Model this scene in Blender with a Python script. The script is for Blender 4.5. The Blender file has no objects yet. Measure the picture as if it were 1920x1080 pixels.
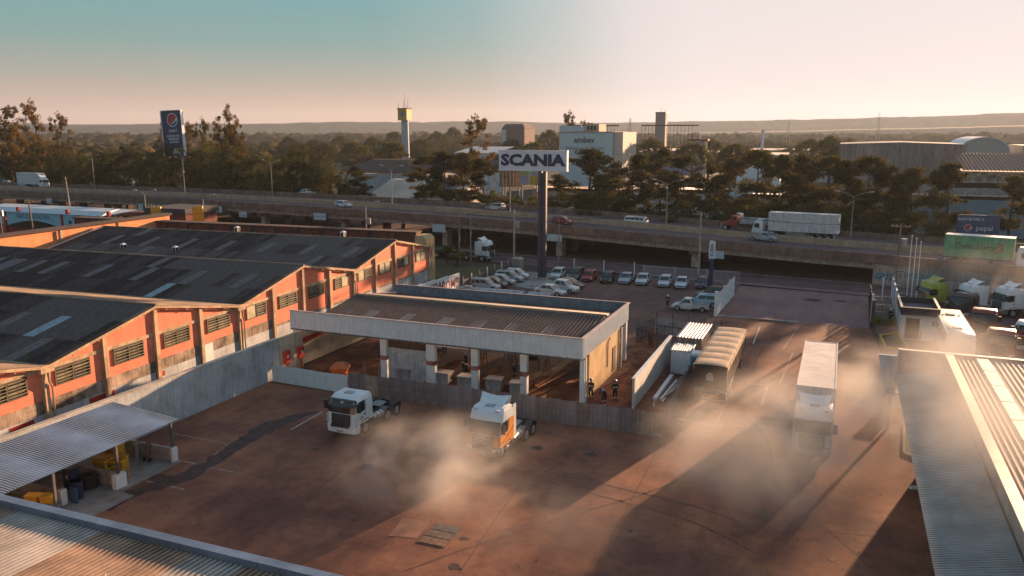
import bpy, math, random
import numpy as np
from mathutils import Vector, Matrix, noise
random.seed(7)
sc = bpy.context.scene
SKY_RAMP = [(0.0,(3.3,2.15,1.75)),(.03,(2.9,2.05,1.7)),(.06,(2.0,1.9,1.65)),(.10,(1.15,1.85,1.75)),(.17,(.75,1.9,2.05)),(.32,(1.0,1.75,2.2)),(1.0,(1.2,1.65,2.35))]
GLOW_RAMP = [(.68,(0,0,0)),(.76,(.14,.14,.14)),(.82,(.48,.48,.48)),(.865,(.88,.88,.88)),(.90,(1,1,1))]
SKY_TINT = (.006,.006,.012); SKY_STRENGTH = .066
SUN_POWER = 5; SUN_COLOR = (1,.61,.35); EXPOSURE = 1.6
HAZE_COLOR = (.60,.68,.80); HAZE_DENSITY = .000085
R = math.radians
# ---------------------------------------------------------------- camera
cam = bpy.data.cameras.new('camera'); cam.lens = 28.46; cam.sensor_width = 36
cam.clip_start = .5; cam.clip_end = 20000
co = bpy.data.objects.new('camera', cam); sc.collection.objects.link(co)
co.location = (0, 0, 21.5); co.rotation_euler = (R(90-10.89), 0, R(22.1))
sc.camera = co
sc.render.resolution_x = 1024; sc.render.resolution_y = 576
# ---------------------------------------------------------------- sky, sun, exposure
SUN_EL, SUN_AZ = 8.3, 16.3          # degrees above the horizon, degrees clockwise from +Y
w = bpy.data.worlds.new('World'); sc.world = w; w.use_nodes = True
nt = w.node_tree; nt.nodes.clear()
def N(t, **k):
    n = nt.nodes.new(t)
    for a, b in k.items(): setattr(n, a, b)
    return n
def L(a, b): nt.links.new(a, b)
sky = N('ShaderNodeTexSky', sky_type='NISHITA', sun_disc=False, sun_elevation=R(SUN_EL), sun_rotation=R(SUN_AZ),
        altitude=50, air_density=1.0, dust_density=2.0, ozone_density=1.5)
geo = N('ShaderNodeTexCoord')
sep = N('ShaderNodeSeparateXYZ'); L(geo.outputs['Generated'], sep.inputs[0])
sd = (math.sin(R(SUN_AZ))*math.cos(R(SUN_EL)), math.cos(R(SUN_AZ))*math.cos(R(SUN_EL)), math.sin(R(SUN_EL)))
dot = N('ShaderNodeVectorMath', operation='DOT_PRODUCT'); L(geo.outputs['Generated'], dot.inputs[0]); dot.inputs[1].default_value = sd
elev = N('ShaderNodeValToRGB'); L(sep.outputs[2], elev.inputs[0])      # colour of the evening sky by height
cr = elev.color_ramp
for p, c in SKY_RAMP[2:]: cr.elements.new(p)
for e, (p, c) in zip(cr.elements, SKY_RAMP): e.position = p; e.color = (*c, 1)
glow = N('ShaderNodeValToRGB'); L(dot.outputs['Value'], glow.inputs[0])
cr = glow.color_ramp
for p, c in GLOW_RAMP[2:]: cr.elements.new(p)
for e, (p, c) in zip(cr.elements, GLOW_RAMP): e.position = p; e.color = (*c, 1)
m1 = N('ShaderNodeMix', data_type='RGBA'); L(glow.outputs[0], m1.inputs[0])            # brightening towards the low sun
L(elev.outputs[0], m1.inputs[6]); m1.inputs[7].default_value = (4.05, 3.65, 3.6, 1)
m2 = N('ShaderNodeMix', data_type='RGBA', blend_type='MULTIPLY'); m2.inputs[0].default_value = 1
L(sky.outputs[0], m2.inputs[6]); m2.inputs[7].default_value = (*SKY_TINT, 1)
m3 = N('ShaderNodeMix', data_type='RGBA', blend_type='ADD'); m3.inputs[0].default_value = 1
L(m1.outputs[2], m3.inputs[6]); L(m2.outputs[2], m3.inputs[7])
bg = N('ShaderNodeBackground'); bg.inputs[1].default_value = SKY_STRENGTH
L(m3.outputs[2], bg.inputs[0])
wo = N('ShaderNodeOutputWorld'); L(bg.outputs[0], wo.inputs[0])
sl = bpy.data.lights.new('sun', 'SUN'); sl.energy = SUN_POWER; sl.angle = R(.7); sl.color = SUN_COLOR
so = bpy.data.objects.new('sun', sl); sc.collection.objects.link(so)
so.rotation_euler = (R(90-SUN_EL), 0, R(180-SUN_AZ))
so.location = (60, 120, 60)
sc.view_settings.view_transform = 'Standard'; sc.view_settings.look = 'None'
sc.view_settings.exposure = EXPOSURE; sc.view_settings.gamma = 1
sc.cycles.max_bounces = 6; sc.cycles.diffuse_bounces = 3; sc.cycles.glossy_bounces = 3
sc.cycles.transmission_bounces = 4; sc.cycles.volume_bounces = 1; sc.cycles.transparent_max_bounces = 8
sc.cycles.use_denoising = True
sc.cycles.volume_step_rate = 1.0; sc.cycles.volume_max_steps = 96
# ---------------------------------------------------------------- helpers
MATS = {}
def M(name, col, rough=.7, metal=0, var=.18, scale=1.5, bump=0, bscale=30, streak=0, col2=None, trans=0, spec=.4, stretch=None, emit=0, fine=0):
    """procedural material: base colour broken up by noise at two sizes, optional rain streaks and relief"""
    if name in MATS: return MATS[name]
    m = bpy.data.materials.new(name); m.use_nodes = True; t = m.node_tree; n = t.nodes; l = t.links
    b = n['Principled BSDF']; b.inputs['Metallic'].default_value = metal
    b.inputs['Specular IOR Level'].default_value = spec
    tc = n.new('ShaderNodeTexCoord'); src = tc.outputs['Object']
    if stretch:
        mp = n.new('ShaderNodeMapping'); mp.inputs['Scale'].default_value = stretch; l.new(src, mp.inputs[0]); src = mp.outputs[0]
    nz = n.new('ShaderNodeTexNoise'); nz.inputs['Scale'].default_value = scale; nz.inputs['Detail'].default_value = 6; nz.inputs['Roughness'].default_value = .65
    l.new(src, nz.inputs['Vector'])
    r = n.new('ShaderNodeValToRGB'); e = r.color_ramp.elements
    c2 = col2 or tuple(min(1, x*(1-var*1.6)) for x in col)
    e[0].position = .34; e[0].color = (*c2, 1); e[1].position = .66; e[1].color = (*[min(1, x*(1+var*.5)) for x in col], 1)
    l.new(nz.outputs[0], r.inputs[0]); out = r.outputs[0]
    if streak:
        mp = n.new('ShaderNodeMapping'); mp.inputs['Scale'].default_value = (6, 6, .35); l.new(tc.outputs['Object'], mp.inputs[0])
        n2 = n.new('ShaderNodeTexNoise'); n2.inputs['Scale'].default_value = 1; n2.inputs['Detail'].default_value = 3; l.new(mp.outputs[0], n2.inputs['Vector'])
        mr = n.new('ShaderNodeMapRange'); mr.inputs[1].default_value = .45; mr.inputs[2].default_value = .7; mr.inputs[3].default_value = 1; mr.inputs[4].default_value = 1-streak
        l.new(n2.outputs[0], mr.inputs[0])
        mx = n.new('ShaderNodeMix'); mx.data_type = 'RGBA'; mx.blend_type = 'MULTIPLY'; mx.inputs[0].default_value = 1
        l.new(out, mx.inputs[6]); l.new(mr.outputs[0], mx.inputs[7]); out = mx.outputs[2]
    if fine:
        n3 = n.new('ShaderNodeTexNoise'); n3.inputs['Scale'].default_value = bscale; n3.inputs['Detail'].default_value = 3; l.new(src, n3.inputs['Vector'])
        mr = n.new('ShaderNodeMapRange'); mr.inputs[1].default_value = .3; mr.inputs[2].default_value = .7; mr.inputs[3].default_value = 1-fine; mr.inputs[4].default_value = 1+fine
        l.new(n3.outputs[0], mr.inputs[0])
        mx = n.new('ShaderNodeMix'); mx.data_type = 'RGBA'; mx.blend_type = 'MULTIPLY'; mx.inputs[0].default_value = 1
        l.new(out, mx.inputs[6]); l.new(mr.outputs[0], mx.inputs[7]); out = mx.outputs[2]
    l.new(out, b.inputs['Base Color'])
    rr = n.new('ShaderNodeMapRange'); rr.inputs[3].default_value = max(.03, rough-.1); rr.inputs[4].default_value = min(1, rough+.15)
    l.new(nz.outputs[0], rr.inputs[0]); l.new(rr.outputs[0], b.inputs['Roughness'])
    if bump:
        n3 = n.new('ShaderNodeTexNoise'); n3.inputs['Scale'].default_value = bscale; n3.inputs['Detail'].default_value = 4; l.new(src, n3.inputs['Vector'])
        bp = n.new('ShaderNodeBump'); bp.inputs['Strength'].default_value = bump; bp.inputs['Distance'].default_value = .03
        l.new(n3.outputs[0], bp.inputs['Height']); l.new(bp.outputs[0], b.inputs['Normal'])
    if trans: b.inputs['Transmission Weight'].default_value = trans
    MATS[name] = m
    return m
class MB:
    """collects faces; build() links them as one mesh object"""
    def __init__(s): s.v = []; s.f = []; s.m = []
    def face(s, pts, m=0):
        k = len(s.v); s.v += [tuple(p) for p in pts]; s.f.append(tuple(range(k, k+len(pts)))); s.m.append(m); return s
    def box(s, x0, x1, y0, y1, z0, z1, m=0, top=None):
        k = len(s.v); s.v += [(x0,y0,z0),(x1,y0,z0),(x1,y1,z0),(x0,y1,z0),(x0,y0,z1),(x1,y0,z1),(x1,y1,z1),(x0,y1,z1)]
        for q in ((3,2,1,0),(4,5,6,7),(0,1,5,4),(1,2,6,5),(2,3,7,6),(3,0,4,7)): s.f.append(tuple(k+i for i in q)); s.m.append(m)
        return s
    def prism(s, poly, axis, a, b, m=0, cap=True):
        """poly of 2-D points swept along axis 0/1/2 from a to b"""
        k = len(s.v); n = len(poly)
        for t in (a, b):
            for p, q in poly: s.v.append((t,p,q) if axis == 0 else (p,t,q) if axis == 1 else (p,q,t))
        fl = axis == 1
        for i in range(n):
            j = (i+1) % n; q = (k+i, k+j, k+n+j, k+n+i); s.f.append(q if not fl else q[::-1]); s.m.append(m)
        if cap:
            q = tuple(k+i for i in range(n)); r = tuple(k+n+i for i in range(n))
            s.f += [q[::-1] if not fl else q, r if not fl else r[::-1]]; s.m += [m, m]
        return s
    def tube(s, p0, p1, r0, r1=None, n=8, m=0, cap=True):
        r1 = r0 if r1 is None else r1; p0 = Vector(p0); p1 = Vector(p1); d = (p1-p0).normalized()
        u = d.orthogonal().normalized(); w_ = d.cross(u); k = len(s.v)
        for p, r in ((p0, r0), (p1, r1)):
            for i in range(n):
                a = 2*math.pi*(i+.5)/n; s.v.append(tuple(p+u*(r*math.cos(a))+w_*(r*math.sin(a))))
        for i in range(n):
            j = (i+1) % n; s.f.append((k+i, k+j, k+n+j, k+n+i)); s.m.append(m)
        if cap: s.f += [tuple(k+i for i in range(n))[::-1], tuple(k+n+i for i in range(n))]; s.m += [m, m]
        return s
    def path(s, pts, r, n=6, m=0):
        for a, b in zip(pts, pts[1:]): s.tube(a, b, r, r, n, m)
        return s
    def bar(s, p0, p1, w_, h, m=0):
        """rectangular bar from p0 to p1"""
        p0 = Vector(p0); p1 = Vector(p1); d = (p1-p0).normalized(); up = Vector((0,0,1)) if abs(d.z) < .9 else Vector((0,1,0))
        u = d.cross(up).normalized()*w_/2; v = u.cross(d).normalized()*h/2; k = len(s.v)
        for p in (p0, p1): s.v += [tuple(p+u+v), tuple(p-u+v), tuple(p-u-v), tuple(p+u-v)]
        for q in ((0,1,2,3),(7,6,5,4),(0,4,5,1),(1,5,6,2),(2,6,7,3),(3,7,4,0)): s.f.append(tuple(k+i for i in q)); s.m.append(m)
        return s
    def loft(s, rings, m=0, cap=True, close=True):
        k = len(s.v); n = len(rings[0])
        for r in rings: s.v += [tuple(p) for p in r]
        for a in range(len(rings)-1):
            for i in range(n if close else n-1):
                j = (i+1) % n; s.f.append((k+a*n+i, k+a*n+j, k+(a+1)*n+j, k+(a+1)*n+i)); s.m.append(m)
        if cap and close: s.f += [tuple(k+i for i in range(n))[::-1], tuple(k+(len(rings)-1)*n+i for i in range(n))]; s.m += [m, m]
        return s
    def corr(s, o, ux, uy, nx, width, length, period, depth, m=0, prof='sin'):
        """corrugated sheet: origin o, ribs run along uy, waves repeat along ux, nx the outward normal"""
        o = Vector(o); ux = Vector(ux); uy = Vector(uy); nx = Vector(nx); c = max(1, round(width/period)); k = len(s.v)
        if prof == 'sin': pf = [(0, 0), (.25, .5), (.5, 1), (.75, .5)]
        elif prof == 'trap': pf = [(0, 0), (.45, 0), (.6, 1), (.85, 1)]
        elif prof == 'deep': pf = [(0, 0), (.42, 0), (.5, 1), (.92, 1)]
        else: pf = [(0, 0), (.8, 0), (.85, 1), (.95, 1)]
        xs = [((i+p)*width/c, q*depth) for i in range(c) for p, q in pf]+[(width, 0)]
        for x, h in xs: s.v += [tuple(o+ux*x+nx*h), tuple(o+ux*x+nx*h+uy*length)]
        for i in range(len(xs)-1): s.f.append((k+2*i, k+2*i+2, k+2*i+3, k+2*i+1)); s.m.append(m)
        return s
    def mesh(s, name, mats):
        me = bpy.data.meshes.new(name); me.from_pydata(s.v, [], s.f)
        for x in (mats if isinstance(mats, (list, tuple)) else [mats]): me.materials.append(x)
        if any(s.m): me.polygons.foreach_set('material_index', s.m)
        me.update(); return me
    def build(s, name, mats, parent=None, smooth=False, **k):
        me = s.mesh(name, mats)
        if smooth:
            me.polygons.foreach_set('use_smooth', [True]*len(me.polygons))
            try: me.set_sharp_from_angle(angle=R(38))
            except Exception: pass
        return link(name, me, parent, **k)
def link(name, data, parent=None, loc=None, rz=0, label=None, cat=None, group=None, kind=None):
    o = bpy.data.objects.new(name, data); sc.collection.objects.link(o)
    if parent: o.parent = parent
    if loc: o.location = loc
    if rz: o.rotation_euler.z = R(rz)
    if label: o['label'] = label
    if cat: o['category'] = cat
    if group: o['group'] = group
    if kind: o['kind'] = kind
    return o
def thing(name, label, cat, loc=(0,0,0), rz=0, group=None): return link(name, None, None, loc, rz, label, cat, group)
def copy_tree(o, parent=None, mats=None):
    c = o.copy(); sc.collection.objects.link(c)
    if parent: c.parent = parent
    if mats and c.type == 'MESH':
        for i, sl_ in enumerate(c.material_slots):
            r = mats.get(c.data.materials[i].name)
            if r: sl_.link = 'OBJECT'; sl_.material = r
    elif c.type == 'MESH':
        for sl_ in c.material_slots: sl_.link = 'DATA'
    for ch in [x for x in KIDS.get(o.name, [])]: copy_tree(ch, c, mats)
    return c
KIDS = {}
def index(o):
    """remember the children of a finished prototype so that copying is quick"""
    KIDS[o.name] = list(o.children)
    for c in o.children: index(c)
def place(proto, loc, rz, label, group=None, mats=None, scale=None):
    if not proto.get('used'):
        proto['used'] = 1; o = proto
        if mats:
            def walk(q):
                if q.type == 'MESH':
                    for s_ in q.material_slots:
                        r = mats.get(s_.material.name)
                        if r: s_.link = 'OBJECT'; s_.material = r
                for c in q.children: walk(c)
            # keep the prototype's own meshes: only object-level slots change
            walk(o)
    else: o = copy_tree(proto, None, mats)
    o.location = loc; o.rotation_euler = (0, 0, R(rz)); o['label'] = label
    if group: o['group'] = group
    if scale: o.scale = scale if isinstance(scale, tuple) else (scale,)*3
    return o
def text(s_, size, mat_, name='lettering', parent=None, loc=(0,0,0), rot=(90,0,0), ext=.01, off=0, sx=1, align='CENTER', shear=0, label=None):
    c = bpy.data.curves.new(name, 'FONT'); c.body = s_; c.size = size; c.extrude = ext; c.offset = off; c.align_x = align; c.align_y = 'CENTER'; c.shear = shear; c.resolution_u = 2
    c.materials.append(mat_); tmp = bpy.data.objects.new('tmp', c); me = bpy.data.meshes.new_from_object(tmp); me.name = name
    bpy.data.objects.remove(tmp); bpy.data.curves.remove(c)
    if not me.materials: me.materials.append(mat_)
    o = link(name, me, parent, loc, 0, label); o.rotation_euler = tuple(R(a) for a in rot); o.scale = (sx, 1, 1)
    return o
def sheet(name, pts, z, mat_, kind='structure', thick=0, sub=0):
    b = MB()
    if thick: b.prism(pts, 2, z-thick, z)
    else: b.face([(x, y, z) for x, y in pts])
    return b.build(name, mat_, kind=kind)
def blob(cx, cy, rx, ry, n=24, j=.2, seed=0):
    rr = random.Random(seed); ph = [rr.uniform(0, 6.28) for _ in range(4)]
    return [(cx+rx*math.cos(a)*(1+j*(math.sin(2*a+ph[0])+.6*math.sin(5*a+ph[1])+.4*math.sin(9*a+ph[2]))/2),
             cy+ry*math.sin(a)*(1+j*(math.sin(3*a+ph[1])+.6*math.sin(4*a+ph[3]))/2)) for a in [2*math.pi*i/n for i in range(n)]]
def strip(path, w_, z, mat_, name='painted_line'):
    """a thin painted strip along a polyline, lying on the ground"""
    b = MB()
    for (x0, y0), (x1, y1) in zip(path, path[1:]):
        d = Vector((x1-x0, y1-y0, 0)).normalized(); n_ = Vector((-d.y, d.x, 0))*w_/2
        b.face([(x0-n_.x, y0-n_.y, z), (x1-n_.x, y1-n_.y, z), (x1+n_.x, y1+n_.y, z), (x0+n_.x, y0+n_.y, z)])
    return b.build(name, mat_, kind='structure')
# ---------------------------------------------------------------- materials
white_paint = M('white_paint', (.72,.73,.73), .45, var=.08)
white_metal = M('white_metal', (.70,.73,.75), .5, var=.08, streak=.12)
grey_metal = M('grey_metal', (.17,.165,.17), .55, .2, var=.3, streak=.35, scale=.8)
galv = M('galvanised', (.42,.42,.44), .38, .6, var=.25, streak=.2)
steel = M('steel', (.3,.3,.32), .4, .8, var=.2)
black = M('black_rubber', (.018,.018,.018), .8, var=.2)
black_pl = M('black_plastic', (.03,.03,.032), .5, var=.2)
dark_glass = M('dark_glass', (.015,.018,.02), .08, var=.1, spec=.8)
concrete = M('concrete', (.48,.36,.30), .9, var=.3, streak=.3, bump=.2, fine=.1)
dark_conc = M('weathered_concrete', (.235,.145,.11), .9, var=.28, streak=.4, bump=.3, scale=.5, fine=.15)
lamp_glass = M('lamp_glass', (.6,.6,.62), .15, var=.05)
red_lens = M('red_lens', (.35,.02,.015), .3)
orange_lens = M('orange_lens', (.6,.2,.02), .3)
rim_m = M('wheel_rim', (.42,.42,.43), .4, .5)
yellow_p = M('yellow_paint', (.72,.38,.03), .5, var=.15)
red_p = M('red_paint', (.42,.035,.025), .4, var=.15)
wood = M('old_wood', (.3,.19,.11), .85, var=.4)
bark = M('bark', (.085,.058,.04), .95, var=.4)
rust = M('rusty_steel', (.2,.07,.035), .8, .2, var=.4)
# ---------------------------------------------------------------- ground and roads
def ground_mat(name, a, b, dust, scale=.12, rough=.9, dlo=.42, dhi=.62, bump=.25):
    m = bpy.data.materials.new(name); m.use_nodes = True; t = m.node_tree; n = t.nodes; l = t.links; p = n['Principled BSDF']
    tc = n.new('ShaderNodeTexCoord')
    def nz(s, d=6, st=None):
        q = n.new('ShaderNodeTexNoise'); q.inputs['Scale'].default_value = s; q.inputs['Detail'].default_value = d; q.inputs['Roughness'].default_value = .62
        if st:
            mp = n.new('ShaderNodeMapping'); mp.inputs['Scale'].default_value = st; mp.inputs['Rotation'].default_value = (0, 0, .5); l.new(tc.outputs['Object'], mp.inputs[0]); l.new(mp.outputs[0], q.inputs['Vector'])
        else: l.new(tc.outputs['Object'], q.inputs['Vector'])
        return q.outputs[0]
    def ramp(src, lo, hi, c0, c1):
        r = n.new('ShaderNodeValToRGB'); e = r.color_ramp.elements; e[0].position = lo; e[1].position = hi; e[0].color = (*c0, 1); e[1].color = (*c1, 1); l.new(src, r.inputs[0]); return r.outputs[0]
    def mix(f, x, y, bt='MIX'):
        q = n.new('ShaderNodeMix'); q.data_type = 'RGBA'; q.blend_type = bt
        if isinstance(f, (int, float)): q.inputs[0].default_value = f
        else: l.new(f, q.inputs[0])
        l.new(x, q.inputs[6]); l.new(y, q.inputs[7]) if not isinstance(y, tuple) else setattr(q.inputs[7], 'default_value', (*y, 1)); return q.outputs[2]
    base = ramp(nz(scale*2.2), .35, .65, a, b)
    f = ramp(nz(scale, 8), dlo, dhi, (0,0,0), (1,1,1))
    c = mix(f, base, dust)
    c = mix(1, c, ramp(nz(.55, 5, (1, .16, 1)), .3, .7, (.78,.78,.78), (1.12,1.12,1.12)), 'MULTIPLY')
    c = mix(1, c, ramp(nz(9, 4), .3, .7, (.84,.84,.84), (1.14,1.14,1.14)), 'MULTIPLY')
    c = mix(1, c, ramp(nz(1.3, 6), .28, .5, (.72,.70,.70), (1,1,1)), 'MULTIPLY')
    l.new(c, p.inputs['Base Color']); p.inputs['Roughness'].default_value = rough; p.inputs['Specular IOR Level'].default_value = .25
    bp = n.new('ShaderNodeBump'); bp.inputs['Strength'].default_value = bump; bp.inputs['Distance'].default_value = .05; l.new(nz(12, 5), bp.inputs['Height']); l.new(bp.outputs[0], p.inputs['Normal'])
    return m
yard_m = ground_mat('yard_surface', (.125,.050,.040), (.19,.080,.055), (.34,.142,.076))
park_m = ground_mat('car_park_surface', (.10,.055,.056), (.14,.075,.07), (.18,.09,.07))
plaza_m = ground_mat('plaza_asphalt', (.185,.105,.115), (.225,.13,.135), (.25,.14,.125))
road_m = ground_mat('road_asphalt', (.09,.055,.06), (.12,.07,.074), (.15,.085,.08))
soil_m = ground_mat('red_soil', (.10,.032,.018), (.20,.065,.032), (.30,.12,.06), scale=.5, bump=.8)
slab_m = ground_mat('dusty_slab', (.42,.29,.20), (.52,.36,.25), (.40,.22,.13), scale=.4)
pale_m = ground_mat('pale_concrete', (.30,.29,.29), (.36,.35,.34), (.26,.2,.17), scale=.3)
field_m = ground_mat('plain_ground', (.035,.032,.018), (.055,.044,.024), (.075,.052,.03), scale=.02)
grass_m = ground_mat('grass_turf', (.05,.055,.015), (.08,.075,.02), (.11,.08,.035), scale=.3, bump=.8)
line_m = M('worn_line', (.36,.24,.20), .8, var=.5, scale=3)
line_w = M('white_line', (.55,.52,.5), .8, var=.4, scale=3)
stain_m = M('oil_stain', (.078,.036,.029), .7, var=.45, scale=1.6, fine=.2)
sheet('ground', [(-9000,-200),(9000,-200),(9000,9000),(-9000,9000)], -.03, field_m)
sheet('yard', [(-45.4,5),(7.2,5),(7.2,62),(4.6,88),(3.9,96.3),(-12.6,96.3),(-11,55),(-45.4,55)], 0, yard_m)
sheet('car_park', [(-47,82),(-11.2,82),(-12.7,96.3),(-12.7,117.2),(-47,117.2)], .004, park_m)
sheet('soil', [(-45.4,55.1),(-11,55.1),(-11.2,81.9),(-45.4,81.9)], .008, soil_m)
sheet('plaza', [(-12.6,96.3),(3.9,96.3),(4.2,117.2),(-12.6,117.2)], .004, plaza_m)
sheet('lot', [(7.2,5),(70,5),(70,104),(40,112),(9.6,117.2),(4.3,117.2),(4.7,88),(7.2,62)], -.004, park_m)
sheet('grass', [(-59.5,106),(-47.2,100),(-47.2,117.2),(-64,119.5)], .004, grass_m)
sheet('concrete_pad', [(-46.6,108.5),(-43.8,105.4),(-38.2,103.6),(-33.5,105.2),(-34.4,117.1),(-46.6,117.1)], .012, pale_m)
# street and the dark ground under the viaduct follow the viaduct's line
BR = [(-520,160,5.6),(-420,158,5.7),(-300,155,5.9),(-208,149.6,6.28),(-158,145.1,6.63),(-117,141.2,6.6),(-82.6,137.1,6.36),(-54.3,133.7,5.97),
      (-30.3,130.6,5.31),(-9.9,128,4.67),(4.9,126,4.38),(23,122,4.2),(45,116.4,3.7),(75,107,3.1),(130,88,2.4),(220,55,1.6)]
def catmull(P_, step):
    o = []
    for i in range(len(P_)-1):
        a = Vector(P_[max(i-1, 0)]); b = Vector(P_[i]); c = Vector(P_[i+1]); d = Vector(P_[min(i+2, len(P_)-1)])
        k = max(1, int((c-b).length/step))
        for j in range(k):
            t = j/k; o.append(.5*((2*b)+(c-a)*t+(2*a-5*b+4*c-d)*t*t+(3*b-a-3*c+d)*t**3))
    return o+[Vector(P_[-1])]
path = catmull(BR, 4)
def frame(i):
    a = path[max(i-1, 0)]; b = path[min(i+1, len(path)-1)]; t = Vector((b.x-a.x, b.y-a.y, 0)).normalized()
    return path[i], Vector((-t.y, t.x, 0)), t         # point, direction away from the camera side, direction along
def band(name, d0, d1, z, m, i0=0, i1=None, **k):
    b = MB(); i1 = len(path)-1 if i1 is None else i1
    for i in range(i0, i1):
        p, n_, _ = frame(i); q, o_, _ = frame(i+1)
        zz = (lambda v, z=z: v.z+z[0]) if isinstance(z, tuple) else (lambda v, z=z: z)
        b.face([(*(p+n_*d0).xy, zz(p)), (*(q+o_*d0).xy, zz(q)), (*(q+o_*d1).xy, zz(q)), (*(p+n_*d1).xy, zz(p))])
    return b.build(name, m, **k)
band('street', -8.6, -.6, .004, road_m, kind='structure')
band('underpass_ground', -.6, 27, .008, ground_mat('underpass_soil', (.08,.045,.04), (.11,.06,.05), (.13,.07,.055)), kind='structure')
band('far_road', 27, 36, .004, road_m, kind='structure')
band('pavement', -10.2, -8.6, .12, plaza_m, kind='structure')
for d in (-4.7,): band('road_marking', d, d+.12, .016, line_m, kind='structure')
band('kerb', -1.4, -1.1, .14, concrete, kind='structure')
b = MB(); b.box(-12.9, -3.7, 96.15, 96.5, -.02, .13); b.build('kerb', pale_m, kind='structure')
b = MB(); b.box(-3.65, 3.9, 96.3, 96.42, -.02, .015); b.build('drain_channel', black_pl, kind='structure')
for pts, w_, m_ in (
    ([(-3.44, 94.49), (-4.41, 83.50)], .12, line_m), ([(-7.51, 92.84), (-7.42, 84.53)], .12, line_w), ([(-3.40, 82.82), (-3.85, 71.37)], .12, line_m),
    ([(-36.35, 46.24), (-36.49, 50.43)], .12, line_w), ([(-44.04, 42.42), (-37.39, 42.27)], .14, line_m), ([(-40.00, 38.79), (-34.50, 38.60)], .14, line_m),
    ([(-39.16, 35.49), (-36.07, 35.41)], .14, line_m), ([(-38.80, 42.55), (-37.83, 38.90)], .14, line_m),
    ([(-10.45, 59.32), (-7.76, 58.80)], .1, line_w), ([(-7.76, 58.80), (-3.50, 60.29)], .08, line_w), ([(-6.42, 70.32), (-4.76, 70.67)], .1, line_w),
    ([(-4.79, 70.98), (-4.77, 64.94)], .22, line_m), ([(-7.49, 62.47), (-7.57, 57.46)], .12, line_m), ([(10.16, 116.74), (18.19, 112.95)], .1, line_w)):
    strip(pts, w_, .006, m_)
# expansion joints and small stains
joint_m = M('joint_line', (.115,.055,.043), .9, var=.5, scale=4)
for pts in ([(-10.56, 54.01), (-10.13, 36.41)], [(-7.91, 58.50), (2.85, 41.13)], [(-1.66, 44.09), (4.28, 45.21)], [(-28.86, 45.52), (-28.20, 32.02)], [(-17.61, 47.11), (-16.29, 33.09)], [(-6.29, 88.61), (-6.99, 52.39)]):
    strip(pts, .05, .005, joint_m)
def trail(pts, ws, seed=1, name='oil_stain'):
    rr = random.Random(seed); q = catmull([(*p, 0) for p in pts], .7); b = MB(); n = len(q); Lf = []; Rt = []
    for i, p in enumerate(q):
        t = (q[min(i+1, n-1)]-q[max(i-1, 0)]).normalized(); k = i/(n-1)*(len(ws)-1); a = int(min(k, len(ws)-2)); wd = ws[a]+(ws[a+1]-ws[a])*(k-a)
        nn = Vector((-t.y, t.x, 0)); Lf.append(p+nn*wd*rr.uniform(.3, .62)); Rt.append(p-nn*wd*rr.uniform(.3, .62))
    for i in range(n-1): b.face([(*Lf[i].xy, .008), (*Lf[i+1].xy, .008), (*Rt[i+1].xy, .008), (*Rt[i].xy, .008)])
    return b.build(name, stain_m, kind='structure')
trail([(-38.09, 31.52), (-38.53, 33.85), (-37.59, 35.87), (-37.47, 39.24), (-37.90, 42.06), (-38.07, 44.50), (-38.03, 47.49), (-36.87, 50.27)], [.5,1.3,1.5,1.3,1.5,2.0,1.5,.3])
for cx, cy, rx, ry, s_ in ((*(-38.82, 36.23), .8, .5, 2), (*(-11.80, 71.56), 1.6, 2.0, 7)):
    sheet('oil_stain', blob(cx, cy, rx, ry, 30, .5, s_), .010, stain_m)
tyre_m = M('tyre_mark', (.155,.07,.05), .85, var=.35, scale=2, fine=.2)
for pts in ([(-2.74, 40.55), (-6.42, 42.83), (-12.06, 44.20), (-16.42, 44.89)], [(-2.06, 42.64), (-5.81, 44.63), (-11.82, 45.75), (-16.55, 46.25)], [(-18.87, 32.31), (-14.62, 39.16), (-8.56, 47.66), (-5.34, 59.54)], [(-10.31, 65.60), (-6.52, 62.87), (-3.59, 56.84), (-2.48, 47.32)]):
    trail(pts, [.16,.22,.18,.2], 4, 'tyre_mark').data.materials[0] = tyre_m
rs = random.Random(31)
for i in range(34):
    x, y = rs.uniform(-40, 3), rs.uniform(27, 54); r_ = rs.choice((.12,.18,.25,.4)); sheet('oil_stain', blob(x, y, r_*rs.uniform(.8,1.8), r_*rs.uniform(.5,1.2), 14, .6, i), .0105, stain_m)
# ---------------------------------------------------------------- hills, plain and far forest
def hills(name, dist, zs, seed, m, amp=1, x0=-1.1, x1=1.0):
    """a ridge standing at one distance: front slope, crest and back, wooded crest outline"""
    b = MB(); n = 260; rows = []
    for i in range(n+1):
        t = i/n; a = x0+(x1-x0)*t; k = t*(len(zs)-1); j = int(min(k, len(zs)-2)); z = zs[j]+(zs[j+1]-zs[j])*(k-j)
        z += amp*(noise.noise(Vector((t*14, seed, 0)))*5+noise.noise(Vector((t*60, seed, 1)))*2.2+noise.noise(Vector((t*210, seed, 2)))*1.6)
        dx, dy = math.sin(a), math.cos(a); rows.append([(dx*(dist+o), dy*(dist+o), -2 if q == 0 else z*q) for o, q in ((-150, 0), (-100, .4), (-40, .85), (0, 1), (60, .9), (600, 0))])
    b.loft([r for r in rows], cap=False, close=False)
    return b.build(name, m, smooth=True, kind='structure')
hill_m = M('wooded_hill', (.05,.045,.028), .95, var=.5, scale=.02)
hills('hills', 3600, [58,56,54,60,66,64,66,72,84,100,116,124,122,124,126], 3, hill_m, 1.6)
hills('hills', 2500, [14,16,20,18,16,18,22,26,34,44,54,58,60,62,60], 9, hill_m, 1.2)
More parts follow.
